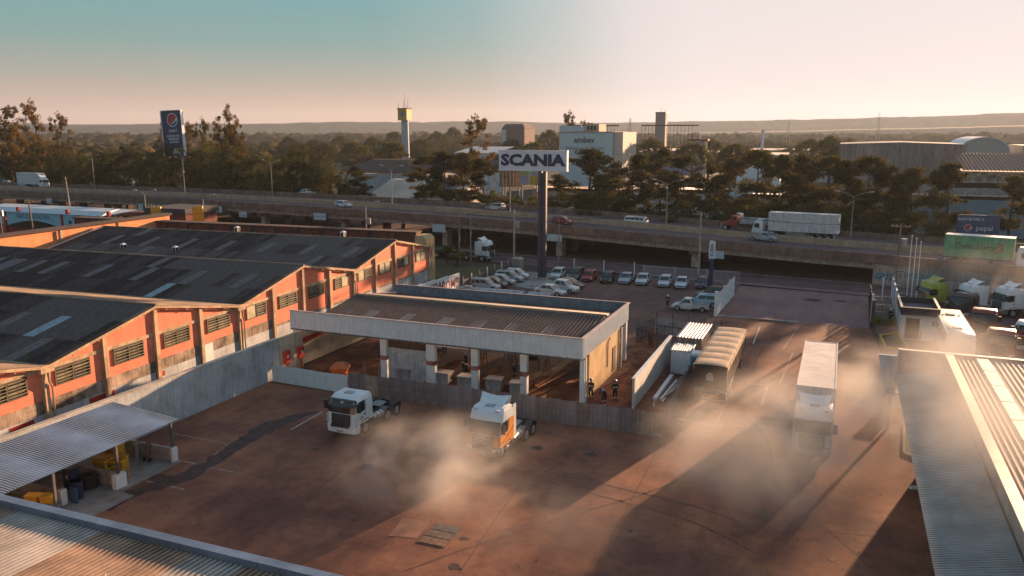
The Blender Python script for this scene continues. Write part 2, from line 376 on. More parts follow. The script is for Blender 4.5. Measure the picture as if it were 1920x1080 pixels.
# ---------------------------------------------------------------- viaduct
via = thing('viaduct', 'long concrete highway viaduct crossing behind the car park on square piers', 'viaduct')
i_ab = min(range(len(path)), key=lambda i: abs(path[i].x-3.5))
DK = -1.0
def section(name, prof, m, i0, i1, parent, **k):
    """profile of (distance from near edge, height relative to the parapet top) swept along the viaduct"""
    b = MB(); rings = []
    for i in range(i0, i1+1):
        p, n_, _ = frame(i); rings.append([(*(p+n_*d).xy, (p.z+z if z > -50 else z+100)) for d, z in prof])
    b.loft(rings[::-1]); return b.build(name, m, parent, **k)
asphalt_m = ground_mat('viaduct_asphalt', (.10,.07,.088), (.13,.09,.10), (.16,.105,.105), scale=.06, bump=.1)
deck = section('deck', [(.2,DK),(26,DK),(26,DK-.35),(.2,DK-.35)], asphalt_m, 0, len(path)-1, via)
for dd in (2.6, 6.2, 9.8, 16.4, 20, 23.4):
    b = MB()
    for i in range(0, len(path)-1):
        if dd not in (2.6, 23.4) and i % 2: continue
        p, n_, _ = frame(i); q, o_, _ = frame(i+1); e = .07
        b.face([(*(p+n_*(dd-e)).xy, p.z+DK+.005), (*(q+o_*(dd-e)).xy, q.z+DK+.005), (*(q+o_*(dd+e)).xy, q.z+DK+.005), (*(p+n_*(dd+e)).xy, p.z+DK+.005)])
    b.build('lane_marking', M('faded_marking', (.24,.21,.2), .8, var=.4), deck, kind='stuff')
for i in range(0, len(path)-1, 3):
    j = min(i+3, len(path)-1); e = .012
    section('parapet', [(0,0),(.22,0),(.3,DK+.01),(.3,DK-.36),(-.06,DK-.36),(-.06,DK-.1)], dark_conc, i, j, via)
    section('median_barrier', [(12.9,0.05),(13.1,0.05),(13.45,DK+.006),(12.55,DK+.006)], M('barrier_concrete', (.42,.27,.18), .9, var=.2, streak=.3, scale=.5), i, j, via)
    section('parapet', [(25.75,0.05),(26,0.05),(26,DK-.36),(25.65,DK-.36),(25.65,DK+.01)], dark_conc, i, j, via)
for i in range(0, i_ab, 6):
    j = min(i+6, i_ab)
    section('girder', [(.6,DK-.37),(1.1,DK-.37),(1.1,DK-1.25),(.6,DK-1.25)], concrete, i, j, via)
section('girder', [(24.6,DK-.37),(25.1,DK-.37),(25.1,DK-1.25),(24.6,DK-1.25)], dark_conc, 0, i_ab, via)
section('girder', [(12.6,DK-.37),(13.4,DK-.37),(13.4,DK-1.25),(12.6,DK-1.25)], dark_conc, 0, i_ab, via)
for X in range(-429, -10, 24):
    i = min(range(len(path)), key=lambda q: abs(path[q].x-X)); p, n_, t_ = frame(i); a = math.degrees(math.atan2(t_.y, t_.x))
    cap_ = MB().box(-.7, .7, .8, 25, 0, .55).build('crossbeam', dark_conc, via, loc=(p.x, p.y, p.z+DK-1.80), rz=a)
    for d in (2.6, 9.2, 16.4, 23.2):
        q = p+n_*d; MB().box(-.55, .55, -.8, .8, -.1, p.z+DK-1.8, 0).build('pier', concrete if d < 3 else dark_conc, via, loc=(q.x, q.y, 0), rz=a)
# embankment retaining wall where the viaduct comes down
rw = thing('retaining_wall', 'grey concrete retaining wall of the highway ramp covered in pale blue graffiti', 'wall')
i = i_ab
MB_ = MB(); p, n_, t_ = frame(i_ab)
section('abutment', [(.1,DK-.4),(25.4,DK-.4),(25.4,-100.2),(.1,-100.2)], concrete, i_ab, i_ab+1, rw)
wall_m = M('graffiti_wall_concrete', (.30,.26,.235), .9, var=.35, streak=.5, bump=.2, scale=.4, fine=.1)
for i in range(i_ab+1, len(path)-1, 2):
    section('wall_panel', [(.05,DK-.38),(.6,DK-.38),(.6,-100.2),(.05,-100.2)], wall_m, i, min(i+2, len(path)-1), rw)
graf_b = M('graffiti_blue', (.22,.48,.58), .7, var=.35, scale=4); graf_k = M('graffiti_black', (.03,.03,.04), .7, var=.3); graf_r = M('graffiti_red', (.34,.08,.07), .8, var=.4)
def on_wall(X, z, s_, size, m_, off=.02, d=.03, sx=1, name='graffiti'):
    i = min(range(len(path)), key=lambda q: abs(path[q].x-X)); p, n_, t_ = frame(i); q = p+t_*((X-p.x)/t_.x)-n_*d
    o = text(s_, size, m_, name, rw, (q.x, q.y, z), (90, 0, math.degrees(math.atan2(t_.y, t_.x))), .008, off, sx)
    return o
for X, z, s_, size, sx in ((6.4,1.25,'GUS',1.3,1.0),(9.2,1.6,'TIM',1.7,.8),(12.2,1.55,'NISE',1.35,.9),(25.5,1.4,'OMEN',1.5,1)):
    on_wall(X, z, s_, size, graf_b, .07, .02, sx); on_wall(X, z, s_, size*.98, graf_k, -.012, .04, sx)
for X, z, s_, size, m_ in ((15.5,1.3,'rotam',.7,graf_r),(19.6,1.8,'RZTAIS',.8,graf_k),(20.5,1.1,'vila',.7,graf_b)): on_wall(X, z, s_, size, m_, 0)
for X, s_ in ((-13.6,'CASTRO'),): on_wall(X, 2.9, s_, .8, M('graffiti_grey',(.45,.42,.4),.8), -.004, -.55)
sg_m = M('sign_white', (.5,.55,.58), .5, var=.15)
def girder_sign(X, w_, h_, dz, lab):
    i = min(range(len(path)), key=lambda q: abs(path[q].x-X)); p, n_, t_ = frame(i)
    t = thing('girder_sign', lab, 'sign', (p.x-n_.x*.12, p.y-n_.y*.12, p.z-1.5+dz), math.degrees(math.atan2(t_.y, t_.x)), 'blank signs hung on the viaduct')
    MB().box(-w_/2, w_/2, -.06, 0, -h_, 0).build('sign_board', sg_m, t)
    b = MB(); b.box(-w_/2+.2, -w_/2+.28, .001, .12, -h_, .5); b.box(w_/2-.28, w_/2-.2, .001, .12, -h_, .5); b.build('bracket', steel, t)
for X, w_, h_, dz, lab in ((-187,2.3,1.3,0,'white sign on the viaduct above the blue filling station'),(-155,1.6,1.5,-.3,'small grey sign on the viaduct left of the brick block'),
    (-128,3.0,1.3,.2,'white sign on the viaduct just right of the tall yellow panel'),(-121,2.3,1.2,-.6,'grey sign under the viaduct edge above the second roof cowl'),
    (-98,3.3,1.4,.2,'white sign on the viaduct below the white hatchback'),(-71,2.9,1.5,-.2,'white sign on the viaduct above the brick parapet end'),(-46,3.0,1.2,-.2,'wide white sign on the viaduct right of the tall sign mast'),
    (-19,2.2,1.2,-.2,'pale sign on the viaduct above the small totem')):
    girder_sign(X, w_, h_, dz, lab)
# ---------------------------------------------------------------- orange brick warehouse with three gabled bays
orange_b = M('orange_brick', (.86,.235,.135), .85, var=.14, scale=.9, bump=.5, bscale=26, fine=.16, streak=.05)
beige_c = M('beige_render', (.60,.40,.25), .85, var=.3, scale=.7, streak=.3)
plaster = M('stained_plaster', (.42,.31,.23), .9, var=.55, scale=.6, streak=.4)
pale_blue = M('pale_wall_paint', (.50,.52,.54), .8, var=.22, scale=.5, streak=.22)
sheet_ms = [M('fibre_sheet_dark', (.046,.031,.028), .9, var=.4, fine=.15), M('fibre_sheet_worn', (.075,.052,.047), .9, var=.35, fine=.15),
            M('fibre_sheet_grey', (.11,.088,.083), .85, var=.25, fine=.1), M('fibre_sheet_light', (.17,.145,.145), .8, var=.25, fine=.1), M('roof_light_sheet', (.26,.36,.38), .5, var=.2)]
sunlit_sheet = M('fibre_sheet_sunlit', (.30,.21,.14), .9, var=.35, scale=.4, streak=.2)  # fibre sheet with sunlight put into its colour, for far slopes and ridges
wh = thing('warehouse', 'orange brick warehouse with three dark gabled roofs and louvred windows along the yard', 'warehouse', (-50.8, 39, 0), 3.15)
BAY, ZV, ZP = 21.3, 5.55, 7.7
V0 = -1.0
poly = [(V0-BAY-10, 0)]
poly += [(V0+BAY*3, 0), (V0+BAY*3, ZV)]
for k in (2, 1, 0, -1): poly += [(V0+BAY*(k+.5), ZP-.12), (V0+BAY*k, ZV-.1)]
poly += [(V0-BAY-10, ZV)]
MB().prism(poly, 0, -.25, 0).build('front_wall', orange_b, wh)
MB().box(-49, -.26, V0+BAY*3-.25, V0+BAY*3, 0, 5.6).build('end_wall', orange_b, wh)
PX = 5.325
def hz(y):
    q = ((y-V0) % BAY)/BAY; return ZV-.1+(ZP-.12-ZV+.1)*(1-abs(2*q-1))
MB().box(0, .03, V0-BAY-9, V0+BAY*3-.1, 0, 2.1).build('painted_base', pale_blue, wh)
MB().box(0, .025, V0-BAY-9, V0+PX*5-.2, 2.1, 3.05).build('plaster_band', plaster, wh)
MB().box(0, .035, V0+PX*5+.2, V0+BAY*3-.1, 2.1, 2.35).build('plaster_band', plaster, wh)
for a, b_ in ((2.4,5.2),(-4.2,-1.9),(9.2,10.6)): MB().box(.032, .045, a+.2, b_-.2, 1.55, 2.0).build('bare_brick_patch', red_p, wh)
MB().box(0, .05, V0+PX*3+.25, V0+PX*3+1.5, 1.2, 2.9).build('hatch_door', white_paint, wh)
k = 0
for i in range(-5, 13):
    y = V0+i*PX
    MB().box(.002, .26, y-.19, y+.19, 0, hz(y)-.06).build('pilaster', beige_c if i % 4 else M('beige_render_pale', (.58,.40,.25), .85, var=.2), wh)
    if i < 12: MB().box(.002, .07, y+.191, y+PX-.191, 5.16, 5.42).build('ring_beam', beige_c, wh)
    if i % 4 == 0:
        b = MB(); b.box(.03, .5, y-.55, y+.55, 5.1, 5.42); b.tube((.42, y+.1, 5.1), (.42, y+.1, 4.4), .12, .07); b.path([(.42, y+.1, 4.4), (.34, y+.35, 4.0), (.34, y+.35, .2)], .07)
        b.build('downpipe', beige_c, wh)
frame_m = M('window_frame', (.12,.10,.06), .6); louv = M('louvre_blade', (.42,.36,.22), .5, var=.3); shut = M('closed_shutter', (.50,.42,.27), .7, var=.25)
void_m = M('window_void', (.012,.011,.010), .9)
rr = random.Random(3)
blade_me = MB().box(-.012, .012, -.68, .68, -.085, .085).mesh('louvre_blade', louv)
for i in range(-5, 12):
    yc = V0+i*PX+PX/2+(-.25 if i < 4 else 0); z0, z1 = (3.9, 5.08)
    win = MB(); win.box(.004, .03, yc-1.52, yc+1.52, z0, z1); wo_ = win.build('window', void_m, wh)
    b = MB()
    for yy in (yc-1.55, yc-.05, yc+1.45): b.box(.031, .12, yy, yy+.1, z0-.05, z1+.05)
    for zz in (z0-.08, z1): b.box(.031, .11, yc-1.45, yc+1.45, zz, zz+.08)
    b.build('frame', frame_m, wo_)
    for s_ in (-.75, .75):
        if (i > 3 and rr.random() < .55): MB().box(.04, .07, yc+s_-.66, yc+s_+.66, z0+.02, z1-.02).build('shutter', shut, wo_); continue
        for q in range(5):
            o = link('louvre', blade_me, wo_, (.085, yc+s_, z0+.13+q*.235)); o.rotation_euler = (0, R(rr.choice((48, 55, 30, 62))), 0)
# roofs: near slopes in separate sheets, far slopes as one corrugated part each, coloured as sunlit
SL = math.hypot(BAY/2, ZP-ZV); ang = math.atan2(ZP-ZV, BAY/2)
sh = MB(); sh.corr((0,0,0), (1,0,0), (0,1,0), (0,0,1), 1.05, SL/3+.12, .21, .05)
sh_me = [sh.mesh('roof_sheet', m_) for m_ in sheet_ms]
cnt = 0
uy = Vector((0, math.cos(ang), math.sin(ang))); nn = Vector((0, -math.sin(ang), math.cos(ang)))
rest = MB()
for kb in (0, 1, 2, -1):
    yb = V0+BAY*kb
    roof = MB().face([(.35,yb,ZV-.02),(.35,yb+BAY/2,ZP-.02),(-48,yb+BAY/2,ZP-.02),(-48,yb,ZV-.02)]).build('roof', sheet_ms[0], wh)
    MB().corr((.35, yb+BAY, ZV), (-1,0,0), (0,-math.cos(ang),math.sin(ang)), (0, math.sin(ang), math.cos(ang)), 48.3, SL, .26, .05).build('sunny_slope', sunlit_sheet, roof)
    b = MB(); b.tube((.4, yb+BAY/2, ZP+.03), (-48.2, yb+BAY/2, ZP+.03), .13, n=8); b.build('ridge_cap', sunlit_sheet, roof)
    b = MB(); b.box(.36, .42, yb+BAY-.02, yb+BAY/2, 0, 0)
    b = MB(); b.bar((.38, yb, ZV-.12), (.38, yb+BAY/2, ZP-.12), .06, .2); b.bar((.38, yb+BAY/2, ZP-.12), (.38, yb+BAY, ZV-.12), .06, .2)
    for j in range(1, 9):
        y = yb+BAY*j/9; b.box(.03, .36, y-.05, y+.05, hz(y)-.26, hz(y)-.1)
    b.build('barge_board', beige_c, roof)
    MB().box(-48, .4, yb-.22, yb+.22, ZV-.02, ZV+.05).build('valley_gutter', beige_c, roof)
    MB().box(-48.5, -48.2, yb, yb+.12, ZV, ZV+.1).build('flashing', white_metal, roof)
    b = MB(); b.bar((-47.9, yb+.6, ZV+.22), (-47.9, yb+BAY/2-.2, ZP+.10), .32, .05); b.build('verge_flashing', M('blue_flashing', (.42,.52,.62), .4, var=.1), roof)
    if kb == -1: continue
    for c in range(46):
        for r_ in range(3):
            x = .35-1.05*(c+1); yc = yb+.06
            t = (noise.noise(Vector((c*.17+kb*9, r_*.6, 2)))+1)/2; hsh = rr.random(); mi = 0
            if hsh+.35*noise.noise(Vector((c*.3, r_*.9+kb*5, 7))) > .55: mi = 1
            edge = c-r_*3.0+2.5*noise.noise(Vector((c*.5, r_*3, kb)))
            if kb < 2 and edge < (6 if kb == 0 else 9) and c > 1-r_: mi = 2 if hsh < .86 else 1
            if kb == 2 and (c < 17 and c > 1) and hsh < .72: mi = 2
            if kb == 2 and r_ == 0 and 14 < c < 44: mi = 1 if hsh < .4 else 2
            if c % 6 == 3 and r_ == (1 if kb else (c//6) % 2): mi = 3
            if hsh > .955: mi = 3
            if kb == 0 and (c, r_) in ((5,1),(13,1),(20,1)): mi = 4
            if kb == 1 and (c, r_) in ((10,0),): mi = 4
            if c < 44:
                o_ = Vector((x, yc, ZV+.02+.012*(2-r_)*0))+uy*(SL/3*r_)+nn*(.03+.02*(r_ % 2)+.008*(c % 2))
                if cnt < 298 and not (kb == 0 and c > 32) and not (kb == 2 and c > 30 and mi < 2):
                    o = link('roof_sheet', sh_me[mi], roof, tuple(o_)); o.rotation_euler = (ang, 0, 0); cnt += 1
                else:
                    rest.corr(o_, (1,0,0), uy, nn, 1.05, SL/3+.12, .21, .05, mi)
rest.build('roof_sheets', sheet_ms, wh, kind='stuff')
for x, y, s_ in ((-28, 42.6+1.6, .9), (-24, 0, 0), (-36.6, 42.9+1.2, .9), (-25, 53.2, 1), (-8, 53.2, 1)):
    if not s_: continue
    z = ZV+(y-V0-BAY*2)/(BAY/2)*(ZP-ZV)+.05
    t = thing('roof_cowl', 'square ventilation cowl with a pale cap, '+{-28:'right one above the far roof valley',-36.6:'left one above the far roof valley',-25:'left one on the far ridge',-8:'right one on the far ridge'}[x], 'roof vent', group='ventilation cowls on the warehouse roof')
    q = wh.rotation_euler.z; t.location = (-50.8+x*math.cos(q)-y*math.sin(q), 39+x*math.sin(q)+y*math.cos(q), min(z, ZP+.15))
    t.scale = (.78,)*3
    MB().box(-.32, .32, -.32, .32, -.3, .5).build('duct', black_pl, t)
    for a in (-.36, .30):
        for c in (-.36, .30): MB().box(a, a+.06, c, c+.06, 0, .62).build('corner_post', white_metal, t)
    MB().loft([[(-.45,-.45,.6),(.45,-.45,.6),(.45,.45,.6),(-.45,.45,.6)], [(-.12,-.12,.85),(.12,-.12,.85),(.12,.12,.85),(-.12,.12,.85)]]).build('cap', white_metal, t)
# taller orange building behind its left end
nb = thing('orange_annex', 'orange rendered annex with a dark coping rising beyond the left ends of the dark roofs', 'building', (-99.6, 39, 0), 3.15)
MB().box(-1.0, 0, -30, 64, 0, 8.0).build('wall', M('orange_render', (.78,.30,.13), .85, var=.2, scale=.5), nb)
MB().box(-1.3, .3, -30.3, 64.3, 8.0, 8.35).build('coping', M('dark_coping', (.07,.045,.04), .9), nb)
for y in (-4, 10.5, 21.5, 31.8, 42.6, 53): MB().box(.002, .14, y-.12, y+.12, 0, 7.98).build('pilaster', beige_c, nb)
MB().tube((.25, 42.2, 5.6), (.25, 42.2, 7.9), .12).build('downpipe', galv, nb)
# brick range along the street end
brk = M('old_red_brick', (.24,.075,.05), .9, var=.35, bump=.4, scale=.8, fine=.15, streak=.35)
rg = thing('brick_range', 'low dark red brick range with recessed bays closing the street end of the warehouse', 'building')
rg.location = (-50.8, 39, 0); rg.rotation_euler.z = R(3.15)
MB().box(-66, -2.2, 63.6, 65.2, 0, 7.2).build('wall', brk, rg)
MB().box(-66.2, -2.1, 63.3, 65.4, 7.2, 7.4).build('coping', M('rust_roof', (.10,.05,.04), .9, var=.4), rg)
for i in range(15): x = -5.5-i*4.1; MB().box(x-.22, x+.22, 63.5, 63.598, 3, 7.15).build('recess_shade', black_pl, rg)  # black strips on the wall face paint the shade of recesses
MB().prism([(-2.2,0),(-.4,0),(-.4,6.4),(-.9,6.9),(-2.2,6.9)], 1, 63.2, 66).build('end_pier', M('ochre_render', (.62,.42,.2), .8, var=.2), rg)
bx = thing('brick_block', 'dark brick block with a flat slate top standing over the brick range', 'building')
MB().box(-123, -109.5, 113, 121, 0, 6.9).build('wall', brk, bx); MB().box(-119, -109.2, 112.7, 121.3, 6.9, 7.9).build('parapet', M('slate', (.07,.06,.065), .8), bx)
b = MB()
for x in (-118, -117.2, -116.6, -115.6): b.tube((x, 112.9, 6.9), (x, 112.9, 8.6), .05)
b.build('pipe_rack', galv, bx)
for (x, y, z0, z1, lab) in ((-115.8, 112.3, 6.2, 8.1, 'squat yellow sheet panel left of the brick block'), (-105.6, 111.8, 5.6, 8.6, 'tall yellow sheet panel right of the brick block')):
    t = thing('yellow_hoarding', lab, 'panel', (x, y, 0), 12)
    MB().corr((-.95,0,z0), (1,0,0), (0,0,1), (0,-1,0), 1.9, z1-z0, .4, .08, prof='trap').build('sheeting', yellow_p, t)
    b = MB(); b.box(.95, 1.1, -.1, .3, z0-.1, z1+.1); b.tube((0,.12,0), (0,.12,z1), .07); b.build('post', yellow_p, t)
# ---------------------------------------------------------------- boundary wall
bw = thing('boundary_wall', 'long pale blue rendered boundary wall between the yard and the orange warehouse', 'wall')
ys = [8, 17, 26, 35, 44.3, 50.2, 56.8]
for a, b_ in zip(ys, ys[1:]):
    MB().box(-45.65, -45.4, a+.012, b_-.012, 0, 3.5).build('wall_panel', pale_blue, bw)
cap_m = M('cream_flashing', (.55,.47,.38), .55, var=.2, scale=.8)
for i in range(9): MB().box(-45.78, -45.33, 8+i*5.42, 8+(i+1)*5.42-.03, 3.5, 3.58).build('coping', cap_m, bw)
cw = thing('site_wall', 'cream panel wall with a red stripe behind the open canopy building', 'wall')
cream = M('cream_panel', (.58,.50,.38), .8, var=.25, scale=.5, streak=.25)
ys = [56.83, 60.2, 63.4, 66.6, 69.2, 71.6, 76, 80]
for a, b_ in zip(ys, ys[1:]): MB().box(-46.25 if a > 60 else -45.65, -46.0 if a > 60 else -45.4, a+.015, b_-.015, 0, 3.3 if a > 60 else 3.5).build('wall_panel', cream, cw)
MB().box(-45.99, -45.95, 60.2, 69, 2.1, 2.55).build('red_stripe', red_p, cw)
gw = thing('graffiti_wall', 'short white panel wall sprayed with red graffiti beyond the canopy roof', 'wall')
gy = [80.1, 83.6, 87.1, 90.6, 94.1, 97.4]
for j, (a, b_) in enumerate(zip(gy, gy[1:])): MB().prism([(a+.015,0),(b_-.015,0),(b_-.015,3.2-.1*j),(a+.015,3.2-.1*j)], 0, -47.45, -47.2).build('wall_panel', white_paint, gw)
for y, s_, sz in ((85.5,'RAZO',1.7),(90,'SKEW',1.9),(94.6,'BOMB',1.8),(88,'zona',.9)):
    text(s_, sz, graf_r, 'graffiti', gw, (-47.19, y, 1.9-.03*y+2.6), (90,0,90), .006, .03)
# ---------------------------------------------------------------- canopy building
cb = thing('canopy_building', 'open sided white clad building under construction with a dark corrugated roof', 'building')
X0, X1, Y0, Y1 = -46.1, -18.1, 59.4, 74.1
n_ = 10; wd = (X1-X0)/n_
for i in range(n_): MB().corr((X0+i*wd, Y0, 3.85), (1,0,0), (0,0,1), (0,-1,0), wd-.01, 1.65, .26, .035, prof='trap').build('fascia_panel', white_metal, cb)
for i in range(5): MB().corr((X1, Y0+i*2.94, 3.85), (0,1,0), (0,0,1), (1,0,0), 2.93, 1.65, .26, .035, prof='trap').build('fascia_panel', white_metal, cb)
for i in range(9): MB().corr((-43.5+i*2.822, Y1, 3.85), (1,0,0), (0,0,1), (0,1,0), 2.81, 1.65, .26, .035, prof='trap').build('fascia_panel', grey_metal, cb)
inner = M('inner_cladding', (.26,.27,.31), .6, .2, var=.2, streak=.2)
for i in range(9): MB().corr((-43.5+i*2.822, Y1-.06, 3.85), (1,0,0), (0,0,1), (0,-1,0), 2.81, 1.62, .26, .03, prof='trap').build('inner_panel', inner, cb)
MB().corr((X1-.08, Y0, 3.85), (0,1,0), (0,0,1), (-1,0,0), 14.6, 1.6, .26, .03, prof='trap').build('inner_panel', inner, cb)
b = MB(); b.box(X0-.05, X1+.1, Y0-.1, Y0+.12, 5.5, 5.56); b.box(X1-.16, X1+.12, Y0+.121, Y1, 5.5, 5.56); b.box(-43.6, X1+.12, Y1+.001, Y1+.2, 5.5, 5.56); b.build('parapet_cap', M('pink_cap', (.55,.42,.38), .5), cb)
b = MB(); b.box(X0, X1-.1, Y0+.02, Y0+.14, 3.7, 3.84); b.build('edge_beam', grey_metal, cb)
RY = 68.2; za, zr = 4.35, 5.45; sl_ = math.hypot(RY-59.7, zr-za); aa = math.atan2(zr-za, RY-59.7)
rf_m = M('canopy_roof_sheet', (.12,.08,.07), .7, .1, var=.3, fine=.1); rf_l = M('translucent_sheet', (.30,.29,.28), .5, var=.2)
cr_ = MB().corr((-44.6, 59.7, za), (1,0,0), (0,math.cos(aa),math.sin(aa)), (0,-math.sin(aa),math.cos(aa)), 26.3, sl_, .34, .10, prof='deep').build('roof', rf_m, cb)
for i, x in enumerate((-43.2, -40.6, -36.6, -32.8, -29.6, -26.4, -23.0, -21.5)):
    y = .9 if i % 7 else .6; q = Vector((x, 59.7, za))+Vector((0, math.cos(aa), math.sin(aa)))*(y+1.2 if i < 7 else .4)+Vector((0,-math.sin(aa),math.cos(aa)))*.012
    MB().corr(q, (1,0,0), (0,math.cos(aa),math.sin(aa)), (0,-math.sin(aa),math.cos(aa)), 1.2, 2.5 if i < 7 else 1.2, .30, .075, prof='trap').build('translucent_sheet', rf_l, cr_)
ab = math.atan2(zr-4.6, Y1-.3-RY)
MB().corr((-18.4, Y1-.2, 4.6), (-1,0,0), (0,-math.cos(ab),math.sin(ab)), (0,math.sin(ab),math.cos(ab)), 26.0, (Y1-.2-RY)/math.cos(ab), .30, .07, prof='trap').build('rear_roof_slope', rf_m, cb)
MB().prism([(RY-.35, zr+.02),(RY, zr+.14),(RY+.35, zr+.02)], 0, -44.7, -18.6).build('ridge_cap', sunlit_sheet, cb)
for x in (-46, -36.6, -31.9, -27.75, -23.3, -18.25):
    wx = .42 if x == -31.9 else .2 if x in (-46, -18.25) else .3
    c = MB().box(x-wx, x+wx, 59.85, 60.3, 0, 3.69).build('column', white_paint, cb)
    if x not in (-46, -18.25): MB().box(x-wx-.006, x+wx+.006, 59.844, 60.306, 1.7, 2.1).build('red_band', M('faded_red', (.45,.16,.15), .7, var=.4), c)
    MB().box(x-.16, x+.16, 73.4, 73.8, 0, 3.8).build('column', white_paint, cb)
for x in (-44.9, -40, -36.6, -31.9, -27.75, -23.3, -19): MB().bar((x, 60.3, 3.75), (x, 73.6, 3.85), .14, .3).build('roof_beam', grey_metal, cb)
MB().corr((-36.25, 60.1, 0), (1,0,0), (0,0,1), (0,-1,0), 3.9, 2.85, .2, .02, prof='trap').build('wall_sheet', M('dusty_white_sheet', (.52,.50,.50), .6, var=.25, streak=.25), cb)
MB().box(-36.3, -32.35, 60.25, 60.32, 2.86, 3.69).build('dark_gap', M('gap_brown', (.10,.055,.035), .9), cb)  # dark brown sheet imitates the shaded gap above the wall sheet
MB().box(-31.4, -28.4, 60.0, 60.3, 3.45, 3.6).build('door_rail', white_paint, cb)
yw = M('ochre_plaster', (.56,.36,.16), .85, var=.25, scale=.5, streak=.25)
MB().box(-18.32, -18.12, 61.4, 71, 0, 3.84).build('side_wall', yw, cb)
MB().box(-18.118, -18.07, 68.6, 69.6, .25, 2.5).build('door', M('dark_door', (.05,.03,.02), .6), cb)
b = MB(); b.path([(-18.05,66.8,1.2),(-18.05,66.8,3.4),(-18.05,67.6,3.7)], .04); b.build('conduit', black_pl, cb)
MB().box(-18.2, -18.0, 60.1, 60.3, 0, 3.8).build('corner_post', white_paint, cb)
MB().box(-18.0, -17.9, 71.1, 71.25, 0, 3.8).build('downpipe', white_paint, cb)
sheet('slab', [(-35.8,62.2),(-24.2,62.2),(-23.6,76),(-40,76),(-40,70.5),(-35.8,70.5)], .06, slab_m, thick=.05)
sheet('slab', [(-24.0,60.6),(-23.0,60.6),(-22.6,75),(-23.5,75)], .09, slab_m, thick=.05)
# ---------------------------------------------------------------- loose soil
def mound(name, cx, cy, rx, ry, h, seed, m=soil_m, n=22, label=None, cat=None, group=None, kind='structure', rz=0):
    b = MB(); rr_ = random.Random(seed); g = {}
    ca, sa = math.cos(rz), math.sin(rz)
    for i in range(n+1):
        for j in range(n+1):
            u, v = i/n*2-1, j/n*2-1; d = math.hypot(u, v)
            z = h*max(0, 1-d**1.6)*(1+.7*noise.noise(Vector((u*2.5+seed, v*2.5, 0))))+.10*h*noise.noise(Vector((u*9, v*9, seed)))*(d < 1)
            g[i, j] = len(b.v); b.v.append((cx+u*rx*ca-v*ry*sa, cy+u*rx*sa+v*ry*ca, max(-.02, z-.01)))
    for i in range(n):
        for j in range(n): b.f.append((g[i,j], g[i+1,j], g[i+1,j+1], g[i,j+1])); b.m.append(0)
    return b.build(name, m, smooth=True, kind=kind)
for a in ((-32.4,64.5,.5,3.4,.55,1),(-28.2,64.0,.45,3.6,.5,2),(-23.2,63.2,.45,3.2,.5,3),(-20.4,64,1.6,4,.35,4),(-16.2,66,1.2,3.2,.45,5),(-15.6,72.5,1.6,1.4,.5,6),(-40,63.5,2.6,2.8,.3,7),(-41,70,3,4,.35,8),
          (-16.5,59.4,1.8,1.6,.25,9),(-26,61.4,2,.6,.25,10),(-35,78.5,5,1.2,.35,11),(-17,77,2,2.2,.3,12),(-21,70,1.2,2.5,.3,13),(-14.9,61.5,.8,2,.3,14)): mound('soil_mound', *a)
def rubble(name, cx, cy, rx, ry, n, s0, s1, m, seed, z=0):
    b = MB(); q = random.Random(seed)
    for _ in range(n):
        a = q.uniform(0, 6.28); r_ = math.sqrt(q.random()); x, y = cx+rx*r_*math.cos(a), cy+ry*r_*math.sin(a); s_ = q.uniform(s0, s1)
        ring = [(x+s_*math.cos(t+a)*q.uniform(.6,1.1), y+s_*math.sin(t+a)*q.uniform(.6,1.1), z) for t in (0,1.2,2.5,3.7,5)]
        b.loft([ring, [(x+(p[0]-x)*.6, y+(p[1]-y)*.6, z+s_*q.uniform(.5,.9)) for p in ring]])
    return b.build(name, m, kind='stuff')
rubble('rubble', -28, 68, 17, 12, 900, .03, .13, M('rubble_stone', (.26,.13,.08), .9, var=.5, scale=3), 5)
rubble('rubble', -15, 68, 3.5, 12, 400, .03, .14, M('rubble_stone', (.26,.13,.08)), 6)
rubble('gravel', -20, 40, 26, 30, 900, .012, .05, M('pebble', (.20,.13,.10), .9, var=.5, scale=5), 8)
# ---------------------------------------------------------------- fences
fn = thing('site_fence', 'dark grey corrugated metal hoarding along the front and right side of the building site', 'fence')
fw = thing('white_fence', 'white corrugated metal hoarding at the left end of the building site front', 'fence')
fdark = [M('hoarding_grey', (.27,.215,.22), .6, .1, var=.25, streak=.3, scale=.7), M('hoarding_grey_pale', (.33,.27,.275), .6, .1, var=.25, streak=.3, scale=.7), M('hoarding_brown', (.29,.22,.20), .65, .1, var=.3, streak=.3)]
rr = random.Random(12)
def fence_run(par, p, q, h_, step, mats, nm='fence_panel', posts=None):
    p = Vector((*p, 0)); q = Vector((*q, 0)); n = max(1, round((q-p).length/step)); d = (q-p)/n; u = d.normalized(); no = Vector((u.y, -u.x, 0))
    me = {}
    for i in range(n):
        hh = h_+rr.uniform(-.03, .05)
        b = MB(); b.corr((0,0,0), (1,0,0), (0,0,1), (0,-1,0), d.length-.015, hh, .2, .035, prof='trap')
        o = b.build(nm, rr.choice(mats), par, loc=tuple(p+d*i)); o.rotation_euler = (R(rr.uniform(-1,1)), 0, math.atan2(u.y, u.x))
    b = MB()
    for i in range(0, n+1, 2): s_ = p+d*i-no*.1; b = MB(); b.box(s_.x-.05, s_.x+.05, s_.y-.05, s_.y+.05, 0, h_+(rr.uniform(0,.1))); b.build('post', wood, par)
    MB().bar(tuple(p-no*.05+Vector((0,0,h_*.8))), tuple(q-no*.05+Vector((0,0,h_*.8))), .06, .06).build('rail', wood, par)
fence_run(fw, (-45.2,55.4), (-37.15,55.0), 1.55, 1.1, [white_metal])
fence_run(fn, (-37.1,55), (-35.45,55), 1.8, .8, fdark[:1])
fence_run(fn, (-34.2,55), (-10.8,55), 1.85, 1.06, fdark)
